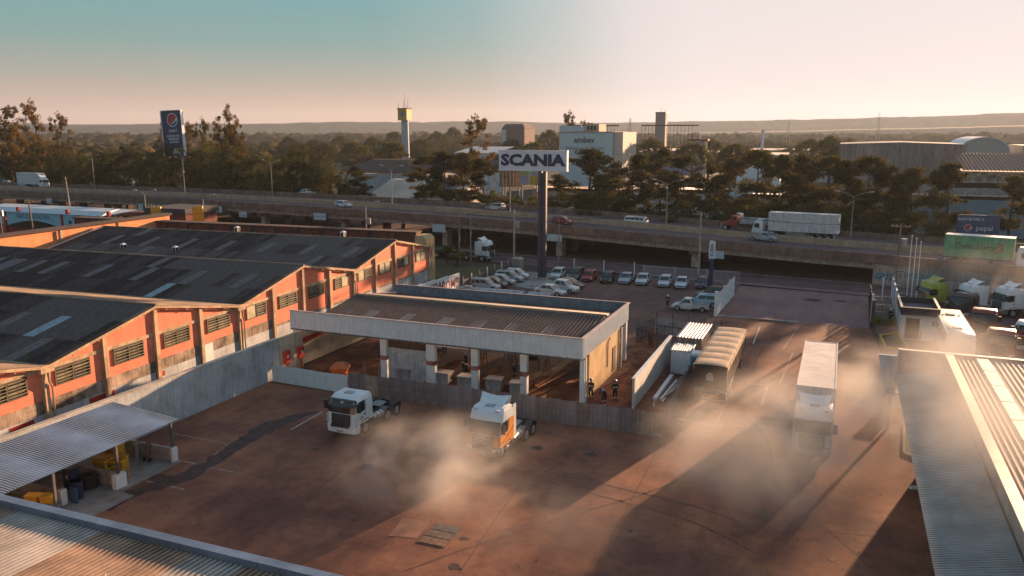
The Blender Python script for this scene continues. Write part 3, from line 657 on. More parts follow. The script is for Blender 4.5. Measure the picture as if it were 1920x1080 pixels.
fence_run(fn, (-10.78,55.05), (-11.1,75), 1.85, 1.06, fdark)
MB().box(-35.4, -34.25, 54.97, 55.02, .05, 1.8).build('gate_leaf', M('hoarding_tan', (.42,.30,.24), .7, var=.3, streak=.3), fn)
for x in (-35.5, -34.15): MB().box(x-.06, x+.06, 55.04, 55.16, 0, 2.75).build('gate_post', wood, fn)
sw = thing('screen_wall', 'freestanding white wall lit on its right side inside the building site', 'wall')
MB().box(-14.25, -14.05, 60.3, 75, 0, 2.45).build('wall', M('cream_wall', (.62,.58,.53), .8, var=.12, streak=.15), sw)
MB().box(-14.3, -14.0, 60.25, 75.05, 2.451, 2.5).build('coping', white_paint, sw)
wf = thing('rear_fence', 'pale panel fence with dark posts at the back of the building site', 'fence')
for i in range(4): MB().corr((-17.6+i*1.75, 85.2-i*.35, .05), (1,-.2,0), (0,0,1), (0,-1,0), 1.7, 1.75, .3, .03, prof='trap').build('fence_panel', M('pale_panel', (.40,.37,.37), .7, var=.2, streak=.3), wf)
for i in range(5): x, y = -17.62+i*1.75, 85.25-i*.35; MB().tube((x,y,0), (x,y,2.4), .06).build('post', rust, wf)
MB().bar((-17.6,85.1,.95), (-10.7,83.7,.95), .05, .06).build('rail', rust, wf)
MB().corr((-19.2,82.2,0), (.42,.9,0), (0,0,1), (1,-.4,0), 3.2, 1.7, .3, .03, prof='trap').build('fence_panel', fdark[0], wf)
# ---------------------------------------------------------------- shed against the wall
blue_sheet = M('zinc_sheet', (.44,.47,.54), .5, .15, var=.15, scale=.6)
sd = thing('lean_to_shed', 'lean-to shed with a zinc corrugated roof against the pale boundary wall', 'shed')
aa = math.atan2(.45, 5.7)
MB().corr((-39.4, 10, 2.95), (0,1,0), (-math.cos(aa),0,math.sin(aa)), (math.sin(aa),0,math.cos(aa)), 28.7, 5.75, .2, .035, prof='trap').build('roof', blue_sheet, sd)
MB().corr((-39.42, 10, 2.93), (0,1,0), (-math.cos(aa),0,math.sin(aa)), (math.sin(aa),0,math.cos(aa)), 28.7, 5.75, .19, .05).build('roof_underside', grey_metal, sd)
for y in (38.5, 34.1, 29.8, 25.5): MB().box(-40.0, -39.85, y-.07, y+.07, 0, 2.9).build('post', grey_metal, sd); MB().bar((-39.9, y, 2.86), (-45.2, y, 3.25), .08, .14).build('rafter', grey_metal, sd)
MB().box(-40.0, -39.9, 12, 38.6, 2.75, 2.88).build('eaves_beam', grey_metal, sd)
lw = M('shed_wall', (.38,.33,.31), .85, var=.25, streak=.25)
MB().box(-45.3, -39.7, 38.3, 38.5, 0, 1.0).build('low_wall', lw, sd); MB().box(-39.8, -39.62, 38.2, 38.62, 0, 1.05).build('wall_end', white_paint, sd)
MB().box(-45.3, -40.1, 34.1, 34.26, 0, .95).build('low_wall', lw, sd); MB().box(-40.05, -39.7, 33.7, 34.5, 0, .95).build('wall_end', white_paint, sd)
MB().box(-45.3, -41.2, 31.0, 31.16, 0, .95).build('low_wall', lw, sd); MB().box(-41.2, -40.9, 30.9, 31.3, 0, 1.0).build('wall_end', white_paint, sd)
MB().box(-45.3, -40.1, 27.2, 27.36, 0, .95).build('low_wall', lw, sd)
MB().box(-45.38, -39.6, 12, 38.29, -.1, .05).build('floor', pale_m, sd); MB().box(-39.6, -39.35, 12, 38.6, -.1, .12).build('kerb', pale_m, sd)
MB().prism([(-39.34,.1),(-38.2,.012),(-39.34,.012)], 1, 29.2, 33.6).build('ramp', pale_m, sd)
# ---------------------------------------------------------------- near roofs
fl = thing('near_left_roof', 'weathered corrugated roof with a blue grey edge parapet in the lower left corner', 'roof')
rib_m = M('sunlit_rib_sheet', (.42,.27,.19), .55, .25, var=.35, scale=.35, fine=.1, streak=0); rib_l = M('sheet_replacement', (.46,.40,.36), .5, .3, var=.25, scale=.5)
aa = math.atan2(.9, 20)
sheets = MB(); k = 0
for i in range(18):
    x = -63+i*2.6; m_ = rib_l if i in (3, 7, 11, 12, 15) else rib_m
    MB().corr((x, 23.75, 4.15), (1,0,0), (0,-math.cos(aa),math.sin(aa)), (0,math.sin(aa),math.cos(aa)), 2.6, 20, .26, .10, prof='deep').build('roof_sheet', m_, fl)
MB().box(-63, -16.0, 4, 23.7, 0, 4.0).build('wall', lw, fl)
pm = M('blue_grey_flashing', (.20,.25,.33), .4, .4, var=.2, scale=.6)
for i in range(10): MB().box(-63+i*4.69, -63+(i+1)*4.69-.03, 23.85, 24.32, 3.9, 4.5).build('parapet', pm, fl)
for x, y in ((-30.8,19.6),(-25.2,20.4)):
    t = thing('roof_bracket', 'small white metal bracket lying on the near corrugated roof, '+('the left one' if x < -28 else 'the right one'), 'bracket', (x, y, 4.47+(23.75-y)*.045), 20, 'brackets on the near left roof')
    b = MB(); b.bar((-.2,0,.03), (.25,.1,.03), .12, .05); b.bar((0,0,.03), (.02,.15,.2), .04, .04); b.build('plate', white_paint, t)
fr = thing('near_right_building', 'building with a blue grey lower roof and beige ribbed upper roof, lower right', 'building')
MB().box(8.0, 70, 4, 61.8, 0, 5.5).build('wall', pale_blue, fr)
for y in (10,20,30,40,50,61): MB().box(7.6,7.8,y-.1,y+.1,0,4.9).build('post', galv, fr)
low_m = M('blue_grey_sheet', (.34,.34,.33), .6, .1, var=.2, scale=.4)
aa = math.atan2(.75, 3.05)
for i in range(9): MB().corr((4.45, 8+i*6, 4.4), (0,1,0), (math.cos(aa),0,math.sin(aa)), (-math.sin(aa),0,math.cos(aa)), 6, 3.15, .2, .06, prof='deep').build('lower_roof_sheet', low_m, fr)
MB().box(4.5, 7.6, 62.0, 63.1, 3.9, 4.3).build('rear_shade_strip', black_pl, fr)  # black box standing in for the shade at the back of the lower roof
MB().box(4.62, 7.62, 63.12, 63.32, 3.8, 6.02).build('parapet', M('rear_parapet', (.30,.25,.23), .8, var=.3), fr)
MB().box(4.6, 70, 63.05, 63.4, 6.021, 6.08).build('parapet_cap', cap_m, fr)
MB().box(7.63, 70, 63.12, 63.32, 4, 6.02).build('parapet', plaster, fr)
MB().box(7.62, 7.75, 4, 63.1, 4.25, 6.0).build('upper_wall', low_m, fr)
for i in range(11):
    if i == 3: MB().box(7.58, 8.1, 6+i*5.2, 6+i*5.2+4.4, 5.98, 6.05).build('edge_flashing', cap_m, fr); continue
    MB().box(7.58, 8.1, 6+i*5.2, 6+i*5.2+5.18, 6.001, 6.06).build('edge_flashing', cap_m, fr)
up_m = M('beige_rib_sheet', (.36,.27,.225), .7, .05, var=.25, scale=.4)
for i in range(12):
    MB().corr((8.1+i*1.3+(1.0 if i else 0), 5, 5.88), (1,0,0), (0,1,0), (0,0,1), 1.3 if i else 1.2, 57.9, .30, .075, prof='trap').build('upper_roof_sheet', up_m, fr)
MB().box(24.8, 69, 5, 62.9, 5.6, 5.9).build('upper_roof_deck', up_m, fr)
for i in range(17): MB().prism([(9.36,5.9),(9.5,6.02),(10.2,6.02),(10.34,5.9)], 1, 6+i*3.35, 6+i*3.35+3.2).build('skylight_panel', M('skylight_panel', (.44,.38,.34), .6, var=.25), fr)
MB().prism([(4.0,2.6),(4.6,2.6),(4.61,5.6),(3.3,5.6)],1,62.9,63.15).build('wing_slab', pale_blue, fr)
MB().box(4.2,4.45,62.95,63.1,0,2.6).build('wing_post', galv, fr)
# strip of planting by the near right building
sheet('lawn_strip', [(5.2,57.9),(5.9,57.5),(7.6,57.5),(7.6,76),(5.9,76),(5.7,68)], .03, grass_m)
b = MB(); b.bar((5.15,58.2,.06), (5.75,68,.06), .14, .14); b.bar((5.15,58.2,.06), (6.3,57.2,.06), .14, .14); b.build('kerb', pale_m, kind='structure')
# planted bed with yellow kerb by the gatehouse
yk = M('yellow_kerb', (.60,.36,.05), .7, var=.3, scale=2)
bd = [(4.85,93.0),(6.7,94.6),(7.3,88.0),(5.2,87.6)]
sheet('flower_bed', bd, .07, grass_m, thick=.08)
b = MB()
for p, q in zip(bd, bd[1:]+bd[:1]): b.bar((*p,.1), (*q,.1), .2, .24)
b.build('kerb', yk, kind='structure')
# ---------------------------------------------------------------- cars
body_m = M('car_paint', (.55,.56,.57), .22, .1, var=.05, spec=.6)
def paint(name, c, rough=.22): return M(name, c, rough, .1, var=.06, spec=.6)
def wheel(parent, x, y, r, w_, dual=False):
    s_ = 1 if y > 0 else -1
    t = MB().tube((0, -w_/2, 0), (0, w_/2, 0), r, n=18).build('wheel', black, parent, True, loc=(x, y, r))
    b = MB(); b.tube((0, s_*(w_/2-.005), 0), (0, s_*(w_/2+.015), 0), r*.62, r*.55, n=14); b.tube((0, s_*(w_/2+.015), 0), (0, s_*(w_/2+.04), 0), r*.2, n=8)
    b.build('rim', rim_m, t); return t
def quad_on(b, A, B, C, D, u0, u1, v0, v1, off):
    """a quad lying on the bilinear face A B C D (A-B bottom, D-C top), pushed out by off"""
    A, B, C, D = map(Vector, (A, B, C, D))
    f_ = lambda u, v: A*(1-u)*(1-v)+B*u*(1-v)+C*u*v+D*(1-u)*v
    n_ = (B-A).cross(D-A).normalized()*off
    b.face([f_(u0,v0)+n_, f_(u1,v0)+n_, f_(u1,v1)+n_, f_(u0,v1)+n_]); return b
def make_car(kind):
    K = dict(hatch=(3.85,1.66,1.5,.92,(-1.86,.98),(-1.45,.22)), sedan=(4.35,1.7,1.45,.92,(-1.55,1.05),(-.95,.35)), wagon=(4.3,1.7,1.62,.98,(-2.08,1.0),(-1.85,.35)),
             pickup=(4.5,1.7,1.55,.98,(-.35,1.35),(-.12,.72)), doublecab=(5.1,1.8,1.75,1.08,(-.85,1.45),(-.6,.85)), coupe=(4.1,1.68,1.4,.88,(-1.9,1.0),(-1.1,.3)))[kind]
    Ln, W, H, ZB, (c0, c1), (r0, r1) = K; h = Ln/2; t = thing(kind+'_car', 'car', 'car')
    pu = kind in ('pickup', 'doublecab')
    st = [(-h, .38, ZB-.22, .80), (-h+.06, .28, ZB-.06, .92), (-h+.5, .2, ZB-(.10 if kind in ('sedan','coupe') else .02), 1.0), (c0+.3, .18, ZB, 1.0), (0, .18, ZB, 1.0), (c1-.2, .18, ZB-.02, 1.0),
          (c1+.35, .2, ZB-.13, .98), (h-.25, .24, ZB-.24, .93), (h-.05, .3, ZB-.36, .84), (h, .4, ZB-.46, .74)]
    if pu: st = [(c0+.02, .3, ZB-.01, .98)]+st[3:]
    rings = []
    for x, zb, zt, ww in st:
        w_ = W/2*ww; m_ = (zb+zt)/2
        rings.append([(x, -w_*.84, zb), (x, w_*.84, zb), (x, w_, zb+.14), (x, w_*1.0, m_+.06), (x, w_*.95, zt-.06), (x, w_*.80, zt), (x, -w_*.80, zt), (x, -w_*.95, zt-.06), (x, -w_, m_+.06), (x, -w_, zb+.14)])
    MB().loft(rings).build('body', body_m, t, True)
    if pu:
        b = MB(); y = W/2-.03; zt = ZB-.06
        b.box(-h, c0, -y, -y+.06, .42, zt); b.box(-h, c0, y-.06, y, .42, zt); b.box(-h, -h+.06, -y+.06, y-.06, .42, zt); b.box(-h+.06, c0, -y+.06, y-.06, .42, .56)
        b.build('cargo_bed', body_m, t); MB().box(-h+.07, c0-.01, -y+.07, y-.07, .561, .57).build('bed_liner', black_pl, t)
    wb, wr = W/2*.93, W/2*.74
    A = [(c0,-wb,ZB-.03),(c1,-wb,ZB-.03),(c1,wb,ZB-.03),(c0,wb,ZB-.03)]; mz = ZB+(H-ZB)*.9
    B_ = [(c0+(r0-c0)*.88,-wr-.03,mz),(c1+(r1-c1)*.86,-wr-.03,mz),(c1+(r1-c1)*.86,wr+.03,mz),(c0+(r0-c0)*.88,wr+.03,mz)]
    C_ = [(r0+.08,-wr+.09,H),(r1-.14,-wr+.09,H),(r1-.14,wr-.09,H),(r0+.08,wr-.09,H)]
    MB().loft([A, B_, C_]).build('cabin', body_m, t)
    quad_on(MB(), A[1], A[2], B_[2], B_[1], .05, .95, .1, .97, .012).build('windscreen', dark_glass, t)
    quad_on(MB(), A[3], A[0], B_[0], B_[3], .08, .92, .2, .93, .012).build('rear_window', dark_glass, t)
    sp = [(.10,.52),(.55,.86)] if not kind == 'pickup' else [(.15,.85)]
    for u0, u1 in sp:
        quad_on(MB(), A[0], A[1], B_[1], B_[0], u0, u1, .16, .92, .012).build('side_window', dark_glass, t)
        quad_on(MB(), A[2], A[3], B_[3], B_[2], 1-u1, 1-u0, .16, .92, .012).build('side_window', dark_glass, t)
    if kind == 'wagon':
        for y in (-wr+.12, wr-.12): MB().bar((r0+.2,y,H+.04),(r1-.2,y,H+.04),.04,.04).build('roof_rail', black_pl, t)
    for s_ in (-1, 1):
        MB().loft([[(h-.32,s_*W*.47,ZB-.38),(h-.32,s_*W*.47,ZB-.25),(h-.3,s_*W*.30,ZB-.24),(h-.3,s_*W*.30,ZB-.40)], [(h-.06,s_*W*.425,ZB-.47),(h-.09,s_*W*.42,ZB-.37),(h-.02,s_*W*.27,ZB-.38),(h+.005,s_*W*.27,ZB-.49)]]).build('headlight', lamp_glass, t)
        MB().box(-h-.012, -h+.1, min(s_*W*.36, s_*W*.46), max(s_*W*.36, s_*W*.46), ZB-.36, ZB-.12).build('tail_light', red_lens, t)
        MB().box(c1-.42, c1-.3, min(s_*(W/2-.02), s_*(W/2+.14)), max(s_*(W/2-.02), s_*(W/2+.14)), ZB-.02, ZB+.1).build('mirror', black_pl, t)
        for x in (h-.78, -h+.72):
            MB().tube((x, s_*(W/2-.24), .31), (x, s_*(W/2+.004), .31), .37, n=16).build('wheel_arch', black_pl, t)
            wheel(t, x, s_*(W/2-.09), .31, .2)
    MB().box(h-.1, h+.012, -W*.24, W*.24, .42, .52).build('grille', black_pl, t)
    MB().box(h-.02, h+.03, -W*.40, W*.40, .26, .38).build('bumper', body_m, t)
    MB().box(h+.031, h+.04, -.2, .2, .3, .39).build('number_plate', galv, t)
    MB().box(-h-.04, -h+.02, -W*.40, W*.40, .3, .46).build('bumper', body_m, t)
    index(t); return t
CARS = {k: make_car(k) for k in ('hatch','sedan','wagon','pickup','doublecab')}
P_ = {'white': body_m, 'silver': paint('silver_paint',(.36,.38,.40)), 'black': paint('black_paint',(.02,.02,.022)), 'red': paint('car_red',(.34,.025,.02)),
      'dgrey': paint('dark_grey_paint',(.055,.05,.05)), 'brown': paint('bronze_paint',(.09,.06,.045)), 'blue': paint('pale_blue_paint',(.36,.50,.62)), 'maroon': paint('maroon_paint',(.10,.02,.02)), 'navy': paint('navy_paint',(.04,.045,.08))}
def car(kind, col, p, rz, label, group=None, z=0):
    o = place(CARS[kind], (p[0], p[1], z), rz, label, group, None if col == 'white' else {'car_paint': P_[col]})
    return o
row = 'cars parked along the street fence'
for i, (x, kind, col, lab) in enumerate(((-38.7,'hatch','white','white hatchback in the car park, next right of the tall sign mast'), (-36.2,'wagon','dgrey','dark grey people carrier parked between the white and the red car'),
    (-33.5,'hatch','red','bright red hatchback parked in the row along the street fence'), (-31.0,'hatch','black','black hatchback parked just right of the red hatchback'), (-28.3,'sedan','silver','silver sedan parked between the black hatchback and a white car'),
    (-25.6,'sedan','white','white sedan, fourth from the right end of the parked row'), (-22.7,'hatch','white','white hatchback second right of the silver sedan'), (-20.0,'sedan','white','pale sedan parked left of the small dark car at the row end'),
    (-17.2,'hatch','navy','dark blue hatchback at the right end of the row beside the totem'))):
    car(kind, col, (x+.25*math.sin(i*2.3), 113.6+.45*math.sin(i*1.7)), -87+4*math.sin(i*3.1), lab, row)
left = 'cars parked along the left fence of the car park'
for (x, y), kind, col, lab in (((-44.2,110.9),'hatch','white','white hatchback closest to the green roadside, left of the tall sign mast'), ((-44.3,108.2),'wagon','silver','silver wagon second from the back in the left file'),
    ((-44.6,105.6),'sedan','silver','light silver car in the middle of the left file'), ((-44.9,103.3),'sedan','brown','dark bronze car between two silver cars in the left file'), ((-45.0,101.0),'wagon','silver','silver wagon nearest the canopy roof in the left file')):
    car(kind, col, (x, y), 3, lab, left)
for (x, y), kind, col, lab in (((-34.6,106.6),'sedan','maroon','dark maroon sedan parked in the middle of the car park'), ((-34.8,103.6),'doublecab','white','white pickup truck parked beside the maroon sedan'), ((-35.4,101.0),'sedan','white','white sedan parked closest to the grey tanks')):
    car(kind, col, (x, y), -8, lab, 'cars parked in the middle file')
car('wagon', 'brown', (-14.9, 107.2), 176, 'dark bronze estate car parked beside the white slatted fence')
car('wagon', 'blue', (-15.4, 101.4), 184, 'pale blue estate car parked behind the white pickup')
car('pickup', 'white', (-16.3, 98.4), 183, 'white single cab pickup parked by the gap in the slatted fence')
# ---------------------------------------------------------------- trucks
def ring(z, f, bk, w_, r, bow=.06):
    o = []
    for cx, cy, a0 in ((f-r, w_-r, 90), (f-r, -w_+r, 0)): pass
    for a in (90, 60, 30, 0): o.append((f-r+r*math.cos(R(a)), w_-r+r*math.sin(R(a)), z))
    o.append((f+bow, 0, z))
    for a in (0, -30, -60, -90): o.append((f-r+r*math.cos(R(a)), -w_+r+r*math.sin(R(a)), z))
    o += [(bk, -w_, z), (bk, w_, z)]
    return o[::-1]
def make_cab(name, H, style, defl, col2=None):
    t = thing(name, 'truck', 'truck'); W = 1.24
    B = truck_white; zs = [(1.02,0,-2.15,W,.22),(1.35,.0,-2.15,W,.22),(1.95,-.05,-2.15,W,.24),(2.35,-.13,-2.15,W-.01,.25),(2.72,-.26,-2.15,W-.03,.28)]
    zs += [(H-.25,-.42,-2.12,W-.05,.32),(H-.06,-.62,-2.08,W-.12,.34),(H,-.9,-2.0,W-.24,.34)]
    rg_ = [ring(z, f, bk, w_, r) for z, f, bk, w_, r in zs]
    MB().loft(rg_).build('cab', B, t, True)
    def patch(z0, z1, y0, off, nm, m_, par=t):
        def at_(z):
            for (a, b_) in zip(zs, zs[1:]):
                if a[0] <= z <= b_[0]: k = (z-a[0])/(b_[0]-a[0]); return a[1]+(b_[1]-a[1])*k
        b = MB(); n = 6; g = []
        for z in (z0, (z0+z1)/2, z1):
            f = at_(z); g.append([(f+.06*(1-(y/ W)**2)-max(0, abs(y)-(W-.24))**2*2.1+off, y, z) for y in [y0*(2*i/n-1) for i in range(n+1)]])
        for r_ in range(2):
            for i in range(n): b.face([g[r_][i], g[r_][i+1], g[r_+1][i+1], g[r_+1][i]])
        return b.build(nm, m_, par)
    patch(1.86, 2.74, 1.15, .02, 'windscreen', dark_glass)
    MB().box(-.36, -.02, -1.1, 1.1, 2.76, 2.80).build('sun_visor', black_pl, t) if style == 'P' else None
    gr = patch(1.06, 1.80, .80, .025, 'grille', black_pl)
    for k in range(5): MB().box(.05, .105, -.74+.02*k, .74-.02*k, 1.12+k*.135, 1.17+k*.135).build('grille_slat', galv if style == 'R' else M('dark_slat', (.10,.09,.085), .5), gr)
    bm = B if style == 'P' else M('bumper_grey', (.16,.15,.14), .5, var=.2)
    MB().loft([ring(.38, .0, -.5, 1.2, .22, .1), ring(.45, .1, -.5, 1.25, .25, .1), ring(.86, .1, -.5, 1.25, .25, .1), ring(1.0, .04, -.5, 1.24, .24, .08)]).build('bumper', bm, t, True)
    MB().box(.05, .235, -.75, .75, .86, 1.08).build('lower_grille', black_pl, t)
    MB().box(.19, .215, -.26, .26, .52, .64).build('number_plate', galv, t)
    for s_ in (-1, 1):
        MB().loft([[(.14,s_*.72,.72),(.14,s_*.72,.94),(-.02,s_*1.2,.98),(-.02,s_*1.2,.74)], [(.19,s_*.74,.74),(.19,s_*.74,.92),(.02,s_*1.22,.95),(.02,s_*1.22,.76)]]).build('headlight', lamp_glass, t)
        y = s_*(W+.012)
        fc = [(-.28,y,1.98),(-.36,y-s_*.03,2.66),(-1.18,y-s_*.03,2.66),(-1.18,y,1.92),(-.5,y,1.86)]
        MB().face(fc if s_ > 0 else fc[::-1]).build('side_window', dark_glass, t)
        MB().box(-1.26, -1.245, min(y,y-s_*.02), max(y,y-s_*.02)+.003, 1.05, 2.7).build('door_seam', black_pl, t)
        MB().box(-1.2, -1.02, min(y,y+s_*.03), max(y,y+s_*.03), 1.62, 1.68).build('door_handle', black_pl, t)
        mr_ = MB(); mr_.box(-.24, -.1, min(y, y+s_*.28), max(y, y+s_*.28), 2.0, 2.62) if s_ > 0 else mr_.box(-.24, -.1, y-.28, y, 2.0, 2.62); mr_.build('mirror', black_pl, t)
        for xa, xb in ((-.62,-.05),(-2.12,-1.9)): MB().box(xa, xb, min(s_*.96,s_*1.22), max(s_*.96,s_*1.22), .42, 1.02).build('step', black_pl, t)
        b = MB(); b.prism([(-1.9,1.02),(-1.9,.9),(-1.72,1.1),(-1.4,1.18),(-1.0,1.18),(-.75,1.08),(-.62,.9),(-.62,1.02),(-.9,1.24),(-1.5,1.24)], 1, min(s_*.9,s_*1.26), max(s_*.9,s_*1.26)); b.build('mudguard', black_pl, t)
    MB().box(-1.35, -.85, -.3, .3, H-.02, H+.06).build('roof_hatch', galv, t)
    if style == 'R':
        for y in (-.82, .82): MB().box(-.62, -.42, y-.14, y+.14, H-.16, H-.04).build('roof_lamp', lamp_glass, t)
        b = MB()
        for k in range(9): b.box(-.30, -.26, -.5+k*.12, -.44+k*.12, 2.78, 2.82)
        b.build('marker_row', black_pl, t)
    if defl:
        b = MB(); n = 8; A_ = []; B_ = []; C_ = []
        for i in range(n+1):
            y = 1.02*(2*i/n-1); up = .42+.16*abs(y)**1.6
            A_.append((-1.15, y*.86, H-.02)); B_.append((-1.75, y*.98, H+up*.62)); C_.append((-2.08, y*1.08, H+up))
        for i in range(n):
            b.face([A_[i],B_[i],B_[i+1],A_[i+1]]); b.face([B_[i],C_[i],C_[i+1],B_[i+1]])
            b.face([(C_[i][0]-.03,C_[i][1],C_[i][2]-.02),(-2.1,A_[i][1],H-.3),(-2.1,A_[i+1][1],H-.3),(C_[i+1][0]-.03,C_[i+1][1],C_[i+1][2]-.02)])
        b.build('wind_deflector', B, t)
        for s_ in (-1, 1): MB().box(-2.6, -2.14, s_*1.17-.03, s_*1.17+.03, 1.1, H-.1).build('side_fairing', B, t)
    for s_ in (-1, 1): wheel(t, -1.3, s_*1.03, .5, .3)
    return t
def add_chassis(t, axles=(-4.3,-5.6), L_=-6.3, tanks=True):
    b = MB()
    for y in (-.42, .42): b.box(L_, -1.9, y-.05, y+.05, .72, 1.0)
    for x in (-2.6, -3.6, -5.0, L_+.15): b.box(x-.06, x+.06, -.37, .37, .75, .95)
    b.build('chassis', black_pl, t)
    if tanks:
        for s_ in (-1, 1):
            k = MB(); k.tube((-3.75, s_*.92, .78), (-2.45, s_*.92, .78), .3, n=14); tk = k.build('fuel_tank', galv, t, True)
            k = MB(); [k.tube((x-.03, s_*.92, .78), (x+.03, s_*.92, .78), .315, n=14) for x in (-3.4, -2.8)]; k.build('strap', black_pl, tk)
    MB().loft([[(-5.4,-.45,1.02),(-4.4,-.45,1.02),(-4.4,.45,1.02),(-5.4,.45,1.02)], [(-5.3,-.4,1.16),(-4.6,-.4,1.1),(-4.6,.4,1.1),(-5.3,.4,1.16)]]).build('fifth_wheel', steel, t)
    for x in axles:
        for s_ in (-1, 1):
            wheel(t, x, s_*.95, .5, .5)
            b = MB(); pr = [(x+.62*math.cos(R(a)), .5+.62*math.sin(R(a))) for a in range(15, 166, 25)]; pr2 = [(x+.59*math.cos(R(a)), .5+.59*math.sin(R(a))) for a in range(165, 14, -25)]
            b.prism(pr+pr2, 1, min(s_*.68,s_*1.22), max(s_*.68,s_*1.22)); b.build('rear_mudguard', black_pl if x != axles[0] else M('mudguard_grey', (.12,.12,.13), .5), t)
    b = MB(); b.box(L_-.04, L_, -1.1, 1.1, .6, .8); b.build('rear_bar', black_pl, t)
    for s_ in (-1, 1): MB().box(L_-.06, L_-.041, min(s_*.7,s_*1.05), max(s_*.7,s_*1.05), .63, .77).build('tail_light', red_lens, t)
truck_white = M('truck_white', (.66,.69,.70), .32, var=.07, spec=.5)
pt = make_cab('tractor_truck', 3.05, 'P', False); add_chassis(pt)
for s_ in (-1, 1): MB().box(-.52, .03, min(s_*1.245,s_*1.25), max(s_*1.245,s_*1.25), 1.1, 1.75).build('cheek_panel', truck_white, pt)
place(pt, (*(-31.95, 46.32), 0), -91, 'white tractor truck without trailer parked in the shade left of the orange one')
for s_ in (1,): text('GB', .34, M('door_logo_blue', (.05,.1,.2), .5), 'door_logo', pt, (-.72, 1.262, 1.45), (90,0,180), .004)
rt = make_cab('tractor_truck', 3.5, 'R', True); add_chassis(rt)
index(rt)
def variant(base, mats, loc, rz, lab, group=None):
    o = copy_tree(base, None, mats); o.location = loc; o.rotation_euler = (0,0,R(rz)); o['label'] = lab
    if group: o['group'] = group
    return o
org_m = M('truck_orange', (.72,.27,.03), .35, var=.08)
ot = variant(rt, None, (*(-20.90, 46.39), 0), -93, 'orange and white tractor truck with roof deflector standing in drifting smoke')
for s_ in (-1, 1):
    y = s_*1.249; f_ = [(-.02,y,1.05),(-.04,y,1.8),(-.55,y,1.84),(-1.2,y,1.9),(-1.45,y,2.7),(-2.13,y,2.7),(-2.13,y,1.05)]
    MB().prism([(p[0],p[2]) for p in f_], 1, min(y,y+s_*.006), max(y,y+s_*.006)).build('orange_side_panel', org_m, ot)
    b = MB(); b.prism([(-.05,1.25),(-.7,1.33),(-2.13,1.95),(-2.13,2.05),(-.7,1.43),(-.05,1.33)], 1, min(y+s_*.007,y+s_*.012), max(y+s_*.007,y+s_*.012)); b.build('red_stripe', red_p, ot)
    b = MB(); pts = [(-.12,s_*1.235),(.0,s_*1.1),(.045,s_*.88),(.06,s_*.80)]
    for (xa, ya), (xb, yb_) in zip(pts, pts[1:]): b.face([(xa+.03,ya+s_*.01,1.04),(xb+.03,yb_+s_*.0,1.04),(xb+.01,yb_,1.84),(xa+.01,ya+s_*.01,1.84)])
    b.build('orange_cheek', org_m, ot)
MB().box(.216, .226, -.62, -.14, .42, .72).build('orange_warning_plate', M('warning_orange', (.6,.10,.03), .6), ot)
text('SCANIA', .17, galv, 'badge', ot, (.112,0,1.86), (78,0,90), .004, .004, 1.25)
text('SCANIA', .15, galv, 'badge', pt, (.112,0,1.86), (78,0,90), .004, .004, 1.25)
# trailers
def trailer_wheels(t, xs):
    for x in xs:
        for s_ in (-1, 1): wheel(t, x, s_*.95, .48, .5)
def box_trailer(t, x0, x1, zt, m_, roof_m, zb=1.25, ribs=True, axles=3, skirt=True, W=1.27):
    bx_ = MB().box(x0, x1, -W, W, zb, zt-.001).build('cargo_box', m_, t)
    b = MB(); b.box(x0, x1, -W-.015, -W+.07, zt, zt+.05); b.box(x0, x1, W-.07, W+.015, zt, zt+.05); b.box(x0, x0+.08, -W+.071, W-.071, zt, zt+.05); b.box(x1-.08, x1, -W+.071, W-.071, zt, zt+.05); b.build('roof_rail', roof_m, bx_)
    MB().box(x0+.081, x1-.081, -W+.071, W-.071, zt, zt+.02).build('roof_panel', roof_m, bx_)
    if ribs:
        n = int((x1-x0)/1.2)
        for i in range(n+1):
            x = x0+.03+(x1-x0-.1)*i/n
            for s_ in (-1, 1): MB().box(x, x+.035, min(s_*(W+.001),s_*(W+.02)), max(s_*(W+.001),s_*(W+.02)), zb, zt-.01).build('side_seam', m_, bx_)
    for x in (x0+.45,): MB().box(x0-.03, x0-.001, -W+.05, W-.05, zb+.05, zt-.1).build('rear_door', m_, bx_)
    b = MB(); b.box(x0+.1, x1-.3, -.5, .5, .95, zb-.002); b.build('subframe', black_pl, t)
    trailer_wheels(t, [x0+1.4+1.28*k for k in range(axles)])
    b = MB(); b.box(x0-.02, x0+.06, -1.1, 1.1, .5, .62); b.box(x0, x0+.05, -.6, -.5, .6, 1.0); b.box(x0, x0+.05, .5, .6, .6, 1.0); b.build('underrun_bar', black_pl, t)
    for s_ in (-1, 1):
        MB().box(x0+5.6, x0+6.0, min(s_*.7,s_*.8), max(s_*.7,s_*.8), .1, .95).build('landing_leg', black_pl, t)
        if skirt: MB().box(x0+5, x1-3, s_*1.15-.02, s_*1.15+.02, .55, 1.2).build('side_guard', steel, t)
box_w = M('box_white', (.64,.63,.62), .45, var=.12, streak=.15); box_roof = M('box_roof', (.72,.60,.52), .5, var=.14, scale=.8)
t3 = variant(rt, None, (-.7, 54.6, 0), -90, 'white truck with a long white box trailer driving through thick smoke')
box_trailer(t3, -16.0, -2.75, 4.25, box_w, box_roof)
MB().box(-2.748, -2.5, -.8, .8, 2.2, 3.6).build('cooling_unit', galv, t3)
dump_g = thing('grain_trailer', 'dark grain trailer with a beige arched tarpaulin parked beside the hoarding', 'trailer', (-8.7, 63.2, 0), 90)
gm = M('dark_trailer_body', (.05,.035,.03), .5, var=.3); tarp = M('tarpaulin_beige', (.50,.35,.24), .85, var=.25, scale=.8, bump=.3, bscale=3); tarpd = M('canvas_edge_sunlit_post', (.48,.33,.23), .8, var=.3)
MB().box(0, 13.6, -1.28, 1.28, 1.35, 3.3).build('body', gm, dump_g)
b = MB(); n = 60; rings = []
